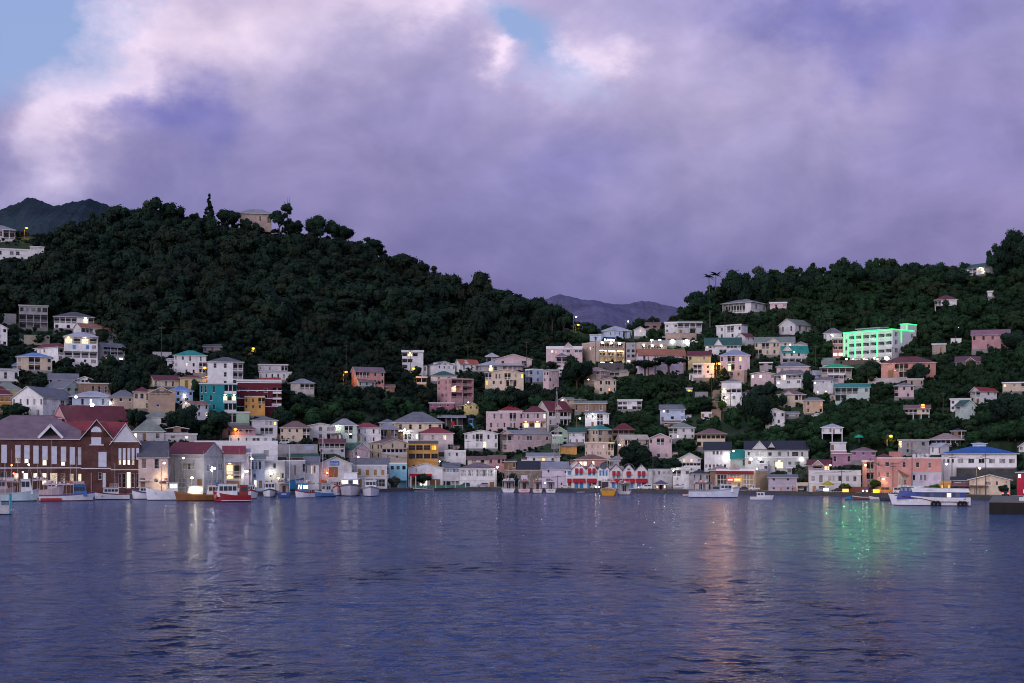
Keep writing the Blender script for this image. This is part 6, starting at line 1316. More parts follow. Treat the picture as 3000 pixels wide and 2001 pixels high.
    boat(MBT, 'small white cabin boat moving off the restaurant quay', 2198, 2266, 1465, 'R', .85, (.68, .68, .74), (.4, .36, .5), WH, ratio=3.4, cabins=[(.28, .66, 1.5, .64, WH, 2, 0), (.66, .85, .6, .5, WH, 0, 0)])
    for lab, a, b, vw, c, fc in (('little bright blue skiff', 2475, 2493, 1463, (.03, .24, .45), 'R'), ('long brown wooden skiff with pale bow', 2497, 2546, 1463, (.20, .07, .05), 'L'), ('slim white skiff beside the brown one', 2547, 2582, 1464, (.6, .58, .55), 'L'), ('dark inflatable boat with outboard beside the ferry bow', 2576, 2616, 1467, (.04, .04, .07), 'L')):
        boat('skiff', lab, a, b, vw, fc, .65, c, tuple(x * .5 for x in c), WH if 'brown' in lab else None, ratio=3.2, group='skiffs on the right-hand quay')
    # ferry
    k = boat('ferry', 'white passenger ferry with blue cabin band and long white roof', 2606, 2838, 1482, 'L', 2.0, (.78, .78, .82), (.12, .02, .05), (.78, .78, .82), ratio=4.0, sheer=.42, tyres=[.42, .10], deckc=(.5, .5, .52))
    L, B, fx = k.L, k.B, k.fx; BL = plain((.02, .06, .30), .35)
    mb = MB(); x0, x1 = fx(.06), fx(.66); hw = B * .44; z0 = 1.55
    mb.box(x0, x1, -hw, hw, z0, z0 + 1.75); mb.obj('cabin', [BL], k.root)
    mb = MB(); mb.slab([(fx(.02), -hw - .25, z0 + 2.55), (fx(.72), -hw - .25, z0 + 2.75), (fx(.72), hw + .25, z0 + 2.75), (fx(.02), hw + .25, z0 + 2.55)], (0, 0, 1), .08)
    for sg in (-1, 1):
        y = sg * (hw + .25); mb.poly([(fx(.0), y, z0 + 1.72), (fx(.70), y, z0 + 1.72), (fx(.72), y, z0 + 2.72), (fx(.03), y, z0 + 2.55)])
    mb.poly([(fx(.0), -hw - .25, z0 + 1.72), (fx(.0), hw + .25, z0 + 1.72), (fx(.03), hw + .25, z0 + 2.55), (fx(.03), -hw - .25, z0 + 2.55)]); mb.obj('roof', [plain((.78, .78, .82), .4)], k.root)
    mb = MB(); x2, x3 = fx(.64), fx(.90); p = [(x2, -hw), (x3, -hw * .7), (x3, hw * .7), (x2, hw)]; q = [(x2, -hw), (x3 - 1.1, -hw * .7), (x3 - 1.1, hw * .7), (x2, hw)]
    for i in range(4): j = (i + 1) % 4; mb.poly([(*p[i], z0), (*p[j], z0), (*q[j], z0 + 3.0), (*q[i], z0 + 3.0)])
    mb.poly([(*a, z0 + 3.0) for a in q]); mb.obj('wheelhouse', [BL], k.root)
    mb = MB(); mb.box(x2 - 1.2, x3 - .3, -hw - .1, hw + .1, z0 + 3.02, z0 + 3.14); mb.obj('wheelhouse_roof', [plain((.78, .78, .82), .4)], k.root)
    gl = glass((.04, .05, .09))
    for i in range(9):
        xa = fx(.13) + i * (fx(.60) - fx(.13)) / 9
        for sg in (-1, 1): mb = MB(); mb.box(xa, xa + .95, sg * hw - .03, sg * hw + .03, z0 + .55, z0 + 1.5); mb.obj('window', [glow((1, .8, .45), 2) if i == 2 and sg > 0 else gl], k.root)
    for i in range(3):
        for sg in (-1, 1): mb = MB(); xa = x2 + 1.4 + i * 1.0; y = sg * (hw * (1 - .3 * (xa - x2) / (x3 - x2)) + .02); mb.box(xa, xa + .6, y - .05, y + .05, z0 + 2.0, z0 + 2.75); mb.obj('window', [glass((.2, .22, .3))], k.root)
    mb = MB()
    for sg in (-1, 1): mb.box(x2 - .9, x2 + .9, sg * (hw + .28) - .02, sg * (hw + .28) + .02, z0 + 1.75, z0 + 2.95)
    mb.obj('side_panel', [plain((.78, .78, .82))], k.root)
    mb = MB()
    for i in range(9): mb.box(fx(.56) - i * .26, fx(.56) - i * .26 + .16, hw + .26, hw + .28, z0 + 2.1, z0 + 2.32)
    mb.obj('name_lettering', [plain((.35, .36, .5))], k.root)
    mb = MB()
    ps = [(fx(.97), .1, 2.55), (fx(.8), B * .40, 2.15), (fx(.6), B * .5, 1.75), (fx(.42), B * .51, 1.0), (fx(.02), B * .47, .95)]
    for a, b in zip(ps, ps[1:]): mb.tube(a, b, .09, n=5); mb.tube((a[0], -a[1], a[2]), (b[0], -b[1], b[2]), .09, n=5)
    mb.obj('rubbing_strake', [plain((.14, .02, .05))], k.root)
    # hauled-out hull and pier
    p = Q(863, 7); boat('boat_hull', 'big blue wooden hull hauled out on the quay', 838, 890, None, 'R', 2.9, (.02, .12, .28), (.02, .10, .22), (.02, .10, .22), ratio=2.6, z=ZQ + .6, Y=p.y, group='boats hauled out on the quay', sheer=.25)
    p = Q(1990, 6); boat('skiff', 'white skiff with blue stripe hauled out on the quay before the balconied building', 1974, 2004, None, 'R', .8, WH, (.5, .5, .55), (.05, .2, .5), ratio=3, z=ZQ + .7, Y=p.y, group='boats hauled out on the quay')
    Yp = F * H / (1506 - HV); s = Yp / F; x0 = (2898 - CX) * s; x1 = (3060 - CX) * s; mb = MB(); mb.box(0, x1 - x0, 0, 40, -1, 2.4)
    for i in range(7): mb.box(.4 + i * 2.2, .7 + i * 2.2, -.2, 0, -1, 2.1)
    o = mb.obj('pier', [paint((.022, .02, .02), .8)], None, (x0, Yp, 0), -math.atan2(x0, Yp) - .02); tag(o, 'black concrete pier jutting in at the right edge', 'pier')
    mb = MB(); mb.box(0, x1 - x0, 0, 40, 0, .25); m = mb.obj('deck', [paint((.16, .15, .14))], o, (0, 0, 2.4))
    boat('dinghy', 'little white dinghy on the black pier', 2986, 3004, None, 'R', .7, WH, WH, ratio=2.6, z=2.7, Y=Yp + 1.0, group='boats hauled out on the quay')

# ------------------------------------------------------------------ vehicles
def car(label, u0, u1, typ, col, p=None, v=None, face='L', lit=None, yaw=0, name=None, group='cars parked along the quay', d=6, tail=False):
    um = (u0 + u1) / 2
    if v is None: pt = Q(um, d)
    else: pt = G(um, v)
    s = pt.y / F; L = min(max((u1 - u0) * s, 3.6), 5.6); W2 = .86; rot = -math.atan2(pt.x, pt.y) + math.radians(yaw) + (math.pi if face == 'L' else 0)
    if face in 'FA': L = 4.3; rot = -math.atan2(pt.x, pt.y) + math.radians(yaw) + (-math.pi / 2 if face == 'F' else math.pi / 2)
    root = thing(name or {'suv': 'suv', 'van': 'van', 'sedan': 'car', 'truck': 'pickup_truck'}[typ], label, 'van' if typ == 'van' else 'truck' if typ == 'truck' else 'car', (pt.x, pt.y + (W2 if face in 'LR' else L / 2), pt.z + .01), rot, group)
    pr = {'suv': [(-.5, .35), (-.5, .95), (-.46, 1.62), (.08, 1.68), (.26, 1.08), (.47, .98), (.5, .4)], 'van': [(-.5, .35), (-.5, 1.85), (-.3, 1.98), (.22, 1.95), (.38, 1.15), (.5, .9), (.5, .38)],
          'sedan': [(-.5, .32), (-.5, .82), (-.36, .92), (-.22, 1.38), (.08, 1.40), (.24, .92), (.48, .80), (.5, .35)], 'truck': [(-.5, .5), (-.5, 1.0), (-.08, 1.0), (-.06, 1.7), (.14, 1.72), (.27, 1.12), (.48, 1.02), (.5, .45)]}[typ]
    mb = MB(); q = [(x * L, z) for x, z in pr]; n = len(q)
    wd = lambda z: W2 if z < 1.1 else W2 - .14
    for i in range(n): j = (i + 1) % n; mb.poly([(q[i][0], -wd(q[i][1]), q[i][1]), (q[j][0], -wd(q[j][1]), q[j][1]), (q[j][0], wd(q[j][1]), q[j][1]), (q[i][0], wd(q[i][1]), q[i][1])])
    for sg in (-1, 1): mb.poly([(x, sg * wd(z), z) for x, z in q])
    mb.obj('body', [plain(col, .3)], root)
    gl = glass((.015, .017, .022)); zt = max(z for _, z in q)
    spans = {'suv': [(-.42, -.2), (-.17, .06)], 'van': [(-.4, -.14), (-.1, .2)], 'sedan': [(-.22, -.06), (-.04, .1)], 'truck': [(-.03, .12)]}[typ]; zl = {'van': 1.2, 'sedan': .95}.get(typ, 1.12)
    for a, b in spans:
        for sg in (-1, 1): m2 = MB(); y0, y1 = sg * (wd(1.0) - .02), sg * (wd(zt) + .03); m2.slab([(a * L, y0 + sg * .03, zl), (b * L + .1, y0 + sg * .03, zl), (b * L, y1, zt - .14), (a * L + .05, y1, zt - .14)], (0, sg, 0), .03); m2.obj('window', [gl], root)
    for fx_ in (-.31, .31):
        for sg in (-1, 1):
            m2 = MB(); m2.tube((0, -.1, 0), (0, .1, 0), .33, n=12); w = m2.obj('wheel', [plain((.015, .015, .016), .8)], root, (fx_ * L, sg * (W2 - .06), .33))
            m2 = MB(); m2.tube((0, -.012, 0), (0, .012, 0), .19, n=8); m2.obj('rim', [plain((.4, .4, .42), .3, .6)], w, (0, sg * .105, 0))
    for sg in (-1, 1):
        m2 = MB(); m2.box(-.05, .05, -.16, .16, -.09, .09); m2.obj('headlight', [glow(lit, 40) if lit else plain((.6, .6, .6), .2)], root, (.49 * L + .03, sg * .62, .74))
        m2 = MB(); m2.box(-.04, .04, -.13, .13, -.12, .12); m2.obj('tail_light', [glow((1, .05, .02), 22) if tail else plain((.3, .01, .01), .3)], root, (-.5 * L - .02, sg * .66, .78))
    return root, L, rot

def vehicles():
    SI, W_, K_ = (.34, .34, .38), (.62, .62, .64), (.02, .022, .03)
    car('white SUV with headlights on, facing left in front of the grey-roofed gable', 1871, 1911, 'suv', (.72, .72, .74), d=3.6, lit=(1, .9, .7))
    car('silver SUV parked in front of the quoined white building', 1396, 1432, 'suv', SI, d=6)
    car('dark SUV parked left of the silver one', 1347, 1376, 'suv', (.03, .06, .09), d=6)
    car('white car facing the water with one dazzling headlight by the amber boat', 1736, 1752, 'sedan', W_, d=4, face='F', lit=(1, .75, .45), yaw=25)
    car('white pickup truck beside the restaurant', 2196, 2226, 'truck', W_, d=3.2)
    car('dark low car behind the bow of the big pale blue boat', 2166, 2192, 'sedan', (.04, .05, .10), d=3.2)
    car('silver car next to the yellow umbrella', 2396, 2418, 'sedan', SI, d=4)
    car('black car parked by the small palm on the right quay', 2440, 2470, 'sedan', K_, d=4)
    car('car with glaring white headlights before the brown fence', 2533, 2555, 'suv', (.12, .08, .08), d=4, face='F', lit=(1, .92, .75), yaw=-12)
    car('orange taxi with its lamps lit beside the ferry bow', 2588, 2610, 'van', (.75, .25, .02), d=4, face='R', lit=(1, .6, .2), tail=True)
    car('white van half hidden by the ferry wheelhouse', 2628, 2646, 'van', W_, d=5, face='R')
    car('car showing one red tail light near the right-hand pier', 2944, 2964, 'sedan', K_, d=5, face='A', tail=True)
    car('parked car inside the white carport', 2343, 2360, 'sedan', SI, d=8.6, face='F')
    car('white car behind the red and white stern-on boats', 1648, 1664, 'sedan', W_, d=4, face='R')
    car('white van parked on the terrace below the cream faded-roof house', 819, 844, 'van', (.75, .75, .77), v=1303, group='vehicles on hillside lanes')
    car('dark car parked right of the terrace van', 864, 894, 'sedan', K_, v=1303, group='vehicles on hillside lanes')
    car('white car on the lane left of the pale concrete wall, upper left', 48, 66, 'sedan', W_, v=1002, face='R', group='vehicles on hillside lanes')
    for i, (a, b, lab) in enumerate(((1898, 1914, 'leftmost white car in the floodlit car park'), (1928, 1950, 'middle white car in the floodlit car park'), (1958, 1972, 'third pale car in the floodlit car park'), (2024, 2042, 'white car at the right end of the floodlit car park'))):
        car(lab, a, b, 'sedan', W_, v=991 if i < 3 else 1006, face='R' if i % 2 else 'L', group='cars in the floodlit hillside car park')
    car('white car parked under the peach house', 2382, 2406, 'sedan', W_, v=1222, group='vehicles on hillside lanes')
    car('white car on the lane below the tan green-roofed house', 2476, 2496, 'sedan', W_, v=1116, face='R', group='vehicles on hillside lanes')
    car('pale pickup truck on the lane left of the red villa', 2548, 2580, 'truck', W_, v=1116, face='R', group='vehicles on hillside lanes')
    car('car with red tail lights on the slope above the grass', 2008, 2022, 'sedan', K_, v=1236, face='A', tail=True, group='vehicles on hillside lanes')

# ------------------------------------------------------------------ lamps, poles, wires
def point(o, loc, col, watt, r=.25, aim=None, cone=165):
    ld = bpy.data.lights.new('lamp_or_added_light', 'SPOT' if aim else 'POINT'); ld.energy = watt * (1.8 if col == OR and watt < 3000 else .5); ld.color = col; ld.shadow_soft_size = r
    l = link('lamp_or_added_light', ld, o, loc)
    if aim: ld.spot_size = math.radians(cone); ld.spot_blend = .6; l.rotation_euler = Vector(aim).to_track_quat('-Z', 'Y').to_euler()
    return l

LAMPS = []
OR, WT, WM, YE = (1, .36, .035), (1, .95, .86), (1, .74, .40), (1, .85, .25)

def street_lamp(label, u, v, vb, col, watt, d=None, size=.34, pole=True, arm=1.2, name='street_lamp', open_=False, beam=0, group='lit street lamps'):
    pt = G(u, vb) if d is None else Q(u, d); s = pt.y / F
    z = H + (HV - v) * s - pt.z; LAMPS.append((u - 13, u + 13, v - 14, v + 16, pt.y, 1)); size = size * 1.9 if col == OR else size
    root = thing(name, label, 'street lamp' if pole else 'floodlight', pt, 0, group)
    if pole:
        mb = MB(); mb.tube((-arm, .3, -1), (-arm, .3, z + .5), .13, .08, 6); mb.obj('post', [paint((.2, .18, .16))], root)
        mb = MB(); mb.tube((-arm, .3, z + .4), (0, 0, z + .25), .05, n=5); mb.obj('arm', [paint((.3, .3, .3))], root)
    mb = MB(); mb.ball((0, 0, 0), size * .85, 10, (1.2, 1, .75)); mb.obj('lamp_head', [glow(col, 3.2 if col == OR else 30)], root, (0, 0, z))
    point(root, (0, -.6, z - .5), col, watt, aim=None if open_ else (0, .8, -1), cone=135)
    if beam: point(root, (0, -.7, z), col, beam, aim=(-.48 * pt.x, -.48 * pt.y, -(pt.z + z)), cone=11)  # added narrow spot that draws the lamp's streak on the water
    return root

def wall_flood(label, u, v, Y, col, watt, size=.3, off=.8, strength=26):
    p = P(u, v, Y); root = thing('floodlight', label, 'floodlight', p, 0, 'floodlights on walls')
    mb = MB(); mb.box(-.3, .3, 0, .25, -.25, .25); mb.obj('housing', [plain((.2, .2, .2))], root)
    mb = MB(); mb.ball((0, -.12, 0), size * .62, 10, (1.25, .6, 1)); mb.obj('lamp', [glow(col, strength)], root)
    point(root, (0, -off - .4, .1), col, watt, .2, aim=(0, 1, -.25))

def near(u, v):
    """depth of the frontmost building seen at (u, v)"""
    c = [hh[4] for hh in HOUSES if hh[0] - 3 <= u <= hh[1] + 3 and hh[2] - 4 <= v <= hh[3] + 8]
    return (min(c) if c else YT(u, v)) - .9

def lamps():
    for a in [('orange street lamp on the far left hilltop', 78, 668, 702, OR, 900), ('orange street lamp above the small cream gabled house', 600, 1078, 1128, OR, 700), ('orange street lamp before the pink brown-roofed house', 690, 1258, 1286, OR, 500),
              ('orange street lamp alone in the dark trees above the maroon block', 742, 1021, 1062, OR, 900), ('orange street lamp left of the pink mauve-roofed house', 1014, 1090, 1130, OR, 900), ('orange street lamp beside the white stair house', 1212, 1080, 1124, OR, 700),
              ('orange street lamp at the top of the steep stair lane', 2107, 1065, 1118, OR, 2200, None, .34, True, 1.2, 'street_lamp', True, 110000), ('orange lamp post in front of the cream stilt house', 2704, 1187, 1232, OR, 600), ('orange street lamp among trees above the brick and concrete house', 2610, 1278, 1326, OR, 800),
              ('orange lamp low on the ridge saddle', 1694, 952, 968, OR, 300), ('orange lamp under the long shed roof porch', 2017, 945, 962, OR, 150), ('yellow street lamp shining through leaves on the right slope', 2808, 960, 1002, YE, 700),
              ('pale street lamp before the light blue house', 540, 1157, 1182, WM, 250), ('white ridge lamp on the saddle, left', 1688, 928, 968, WT, 200), ('bright white ridge lamp above the pale blue villa', 1840, 942, 966, WT, 500),
              ('warm lamp post before the arched entry of the red villa', 2620, 1085, 1112, WM, 500), ('yellow-green lamp glowing on leaves by the gallery house', 2122, 1182, 1200, (.85, 1, .12), 500), ('white lamp post among houses below the brown two-tone house', 1699, 1226, 1254, WT, 120),
              ('white lamp on the roofline behind the market hall', 1049, 1339, 1352, WT, 200), ('white lamp above the grey-green hip roof', 1977, 1251, 1262, WT, 150)]:
        street_lamp(*a)
    for i, u in enumerate((1910, 1933, 1970, 2012)):
        street_lamp(['leftmost of the four white car park floodlights', 'second of the four white car park floodlights', 'third of the four white car park floodlights', 'rightmost of the four white car park floodlights'][i], u, 997, 1014, WT, 1000, size=.62, arm=.3, open_=True, beam=24000)
    for lab, u, v, col, w, d in (('slender quay lamp with dark shade before the floodlit cream house', 481, 1357, WT, 30, 8), ('bright white lantern on the quay beside the timber galleries', 722, 1381, WT, 900, 10), ('white lamp on a curved arm left of the pale two-storey store', 537, 1342, WT, 60, 10), ('white lamp on an arm above the blue-grey shop', 738, 1344, WT, 60, 11),
                                 ('white street lamp left of the bright blue roof', 2773, 1360, WT, 300, 12), ('yellow-white lamp hanging below the stone retaining wall', 2870, 1372, WM, 400, 12), ('white lamp over the small square of the right quay', 2588, 1403, WM, 250, 10), ('orange lamp on the porch of the small red gable', 2432, 1363, (1, .55, .2), 120, 8.4), ('warm lamp on the narrow salmon wing', 2535, 1363, WM, 150, 13)):
        street_lamp(lab, u, v, None, col, w, d=d, size=.34 if 'lantern' not in lab else .55, arm=.8)
    for a in [('bright floodlight on the tall black-roofed white building', 2128, 1340, WT, 200, .75), ('white floodlight over the left bay of the long black-roofed building', 2200, 1345, (.9, .9, 1), 200, .7), ('white floodlight under the timber gable', 2227, 1344, WT, 200, .7), ('white floodlight at the right end of the long black-roofed building', 2347, 1345, WT, 200, .75),
              ('small lamp over the teal-roofed link building', 2149, 1322, WT, 250, .35), ('yellow wall lamp on the brick side of the restaurant', 2217, 1374, WM, 250, .3), ('glaring lamp on the greenish lavender-roofed house', 988, 1250, (1, 1, .75), 600, .6), ('small white lamp right of the greenish lavender-roofed house', 1027, 1272, WT, 60, .3),
              ('white floodlight under the eaves of the broad pyramid roof', 1186, 1259, (1, .95, .75), 900, .5), ('floodlight on the gable of the yellow cottage', 1372, 1179, YE, 450, .35), ('white wall lamp on the small porch house', 1737, 1213, WT, 400, .5), ('white lamp flaring on the tan hip-roofed house', 1713, 1096, WT, 450, .5),
              ('warm lamp inside the tan hip-roofed house balcony', 1724, 1112, WM, 100, .3), ('lamp under the left gable of the long cream house', 1815, 1303, (1, .9, .4), 300, .4), ('leftmost of three lamps on the curved metal roof house', 223, 1163, WT, 350, .6), ('middle lamp of the curved metal roof house', 270, 1186, WT, 700, .9), ('right lamp of the curved metal roof house', 323, 1181, WT, 350, .5),
              ('yellow floodlight on the glowing gable of the cream house', 1648, 1172, (1, .95, .45), 350, .25), ('orange lamp on the white house with glowing gable', 545, 1182, (1, .68, .12), 350, .25), ('white lamp on the grey corner building', 794, 1387, WT, 500, .6), ('yellow lit sign lamp on the grey corner building', 816, 1401, (1, .85, .05), 80, .45), ('white lamp beside the pale row wall, lower quay', 1457, 1369, WT, 300, .5),
              ('white lamp on the open-balconied building', 1972, 1379, WT, 200, .35), ('small white lamp on the pale green gabled cottage', 1288, 1352, WT, 60, .3), ('orange beacon before the market hall', 959, 1386, (1, .22, .03), 250, .4), ('white lamp on the grey hip-roofed house by the pink three-storey house', 2436, 981, WT, 80, .35),
              ('white lamp on the mauve teal-roofed house', 2327, 1031, WT, 80, .3), ('white lamp on the large yellow house', 2315, 1010, WT, 120, .35), ('white lamp on the white gallery house, lower level', 2126, 1166, WM, 200, .4), ('warm square lamp on the right flank of the red villa', 2731, 1078, WT, 200, .5), ('white light at the corner of the green-lit hotel', 2480, 1052, WT, 300, .5), ('white light in the entrance of the green-lit hotel', 2598, 1050, WT, 600, 1.0)]:
        lab, u, v, col, w, sz = a; wall_flood(lab, u, v, near(u, v), col, w, sz)
    # quayside floodlights
    for lab, u, v, col, w, d, sz in (('floodlight washing the cream slate-roofed house', 484, 1406, (1, .80, .42), 1300, 12.2, .4), ('yellow-white light box over the store doors', 563, 1400, (1, .9, .6), 500, 12.5, .5)):
        pt = Q(u, d); wall_flood(lab, u, v, pt.y, col, w, sz)
    Yb = F * H / (1468 - HV) + 1
    wall_flood('dazzling work light on the brown wooden boat', 572, 1436, Yb - .4, (1, .93, .75), 500, .7, .9, 18)
    root = thing('floodlight', 'cluster of three white floodlights in front of the shingled gable', 'floodlight', Q(623, 9), 0, 'floodlights on walls'); s = root.location.y / F
    mb = MB(); mb.tube((0, 0, 0), (0, 0, H + (HV - 1376) * s - ZQ), .1, .06); mb.obj('post', [paint((.3, .28, .28))], root)
    for du, v in ((-1, 1370), (6, 1372), (-2, 1377)):
        mb = MB(); mb.ball((0, 0, 0), .3, 8); mb.obj('lamp', [glow((.85, .85, 1), 50)], root, (du * s, -.3, H + (HV - v) * s - ZQ))
    point(root, (0, -.8, H + (HV - 1374) * s - ZQ), (.9, .9, 1), 900, aim=(0, 1, -.2))
    for lab, u, v, col in (('red navigation lamp on the pale blue fishing boat mast', 40, 1387, (1, .06, .03)), ('amber lamp on the pale blue fishing boat rigging', 34, 1363, (1, .25, .03)), ('white masthead lamp near the pale blue fishing boat', 84, 1361, (.9, .9, 1)), ('blue-white lamp on the rigging of the pale blue fishing boat', 67, 1383, (.4, .55, 1)), ('violet-white lamp on the mast between the stern-on boats', 1597, 1414, (.6, .45, 1))):
        Yl = F * H / ((1469 if u < 500 else 1445) - HV) + 2.5; p = P(u, v, Yl); o = thing('mast_lamp', lab, 'lamp', p, 0, 'small lamps on boat rigging')
        mb = MB(); mb.ball((0, 0, 0), .22, 8); mb.obj('lamp', [glow(col, 25)], o); mb = MB(); mb.tube((0, 0, -5.5), (0, 0, 0), .03, n=4); mb.obj('pole', [plain((.4, .38, .38))], o)

def poles():
    def pole(lab, u, vt, vb, d=None, r=.14, cross=1):
        pt = G(u, vb) if d is None else Q(u, d); s = pt.y / F; z = H + (HV - vt) * s - pt.z
        root = thing('utility_pole', lab, 'utility pole', pt, 0, 'wooden utility poles')
        mb = MB(); mb.tube((0, 0, -1), (0, 0, z), r, r * .65, 7); mb.obj('post', [paint((.085, .07, .06))], root)
        for i in range(cross): mb = MB(); mb.box(-1.0, 1.0, -.07, .07, -.08, .08); mb.obj('crossarm', [paint((.10, .08, .07))], root, (0, -.15, z - .5 - i * .9))
        return (pt.x, pt.y, pt.z + z - .45)
    for a in [('pole left of the white teal-roofed house', 473, 955, 1062), ('tall pole behind the orange lamp by the pink house', 1014, 1010, 1132), ('pole in front of the white stair house', 1203, 1024, 1122), ('pole above the orange-red gable roof', 1371, 1012, 1076), ('pole in front of the pink apartment block', 1358, 1140, 1222),
              ('pole rising left of the white pedimented hall', 1542, 1000, 1086), ('pole beside the floodlit cream hotel', 1745, 986, 1084), ('pole beside the white flat-eaved house', 2124, 914, 996), ('pole in the dark trees left of the green-lit hotel', 2432, 930, 1008), ('pole right of the grey-mauve teal house', 2390, 1012, 1090), ('pole beside the steep stair lane', 2085, 1094, 1170),
              ('pole in front of the green-lit hotel', 2615, 1016, 1112), ('pole right of the gallery house', 2140, 1150, 1212), ('pole below the peach house', 2434, 1150, 1218), ('pole left of the pale green gabled house', 2763, 1148, 1214), ('pole above the small white cottage lane', 2206, 1010, 1012 + 70), ('pole in front of the white two-tone slope house', 1371, 1290, 1340)]:
        pole(*a)
    pts = []
    for a in [('quay pole carrying a transformer before the ochre doors', 1043, 1308, 10), ('quay pole beside the quoined building', 1453, 1366, 11), ('quay pole right of the gabled row', 1913, 1334, 9), ('quay pole before the white open-balconied building', 1971, 1366, 8), ('quay pole at the pinkish balconied building', 2466, 1376, 7), ('quay pole before the narrow salmon wing', 2549, 1340, 9), ('quay pole before the salmon pink building, left', 2616, 1352, 11),
              ('quay pole before the salmon pink building, right', 2672, 1316, 11), ('quay pole at the left end of the blue roof', 2789, 1326, 10), ('quay pole before the cream yellow house', 2888, 1328, 8), ('slim quay pole before the store', 510, 1332, 10), ('quay pole before the six gables', 1634, 1392, 9)]:
        lab, u, vt, d = a; pts.append(pole(lab, u, vt, None, d=d, cross=2 if u > 2500 else 1))
    pts.sort()
    o0 = None
    for i, (a, b) in enumerate(zip(pts, pts[1:])):
        if b[0] - a[0] > 62: continue
        mb = MB()
        for off in (-.7, .0, .7):
            prev = None
            for j in range(9):
                t = j / 8; q = (a[0] + (b[0] - a[0]) * t, a[1] + (b[1] - a[1]) * t + off * .5, a[2] + (b[2] - a[2]) * t - 1.1 * 4 * t * (1 - t) - abs(off) * .4)
                if prev: mb.tube(prev, q, .028, n=3)
                prev = q
        tag(mb.obj('power_cable', [plain((.03, .03, .032))]), 'thin black power cables sagging between the quay poles', 'cable', 'power cables along the quay')
    # transformer drum
    p = Q(1043, 9.6); s = p.y / F; mb = MB(); mb.tube((0, 0, 0), (0, 0, 1.1), .4, n=10); mb.tube((0, 0, 1.1), (0, 0, 1.25), .2, n=8)
    tag(mb.obj('transformer', [plain((.12, .12, .13))], None, (p.x, p.y - .35, H + (HV - 1334) * s)), 'grey transformer drum hung on the quay pole', 'transformer')
    # lattice mast
    pt = G(1631, 1352); s = pt.y / F; z = H + (HV - 1146) * s - pt.z; root = thing('radio_mast', 'tall thin guyed lattice mast in front of the maroon gabled house', 'mast', pt)
    mb = MB(); n = 16
    for i in range(n):
        r0, r1 = 1.1 * (1 - i / n) + .14, 1.1 * (1 - (i + 1) / n) + .14; z0, z1 = z * i / n, z * (i + 1) / n
        c0 = [(r0, r0), (-r0, r0), (-r0, -r0), (r0, -r0)]; c1 = [(r1, r1), (-r1, r1), (-r1, -r1), (r1, -r1)]
        for j in range(4):
            k = (j + 1) % 4; mb.tube((*c0[j], z0), (*c1[j], z1), .07, n=4); mb.tube((*c0[j], z0), (*c1[k], z1), .045, n=3); mb.tube((*c1[j], z1), (*c1[k], z1), .045, n=3)
    mb.obj('lattice', [plain((.42, .38, .40))], root)
    mb = MB(); mb.tube((0, 0, z), (0, 0, z + 3), .05, .03, 5); mb.obj('aerial', [plain((.4, .4, .42))], root)
    # tall yacht masts behind the inner boats
    for lab, u, vt, vb, d in (('tall white yacht mast rising before the market hall', 946, 1265, 1440, 2), ('slim white mast with rigging left of the market hall', 848, 1305, 1420, 4)):
        p = Q(u, d); s = p.y / F; z = H + (HV - vt) * s - ZQ; root = thing('yacht_mast', lab, 'mast', p); mb = MB(); mb.tube((0, 0, 0), (0, 0, z), .13, .08, 7); mb.obj('spar', [plain((.66, .64, .68))], root)
        mb = MB()
        for sg in (-1, 1): mb.tube((0, 0, z * .9), (sg * 2.2, 0, 2), .03, n=3)
        mb.box(-.9, .9, -.04, .04, z * .55, z * .55 + .08); mb.obj('rigging', [plain((.5, .48, .5))], root)

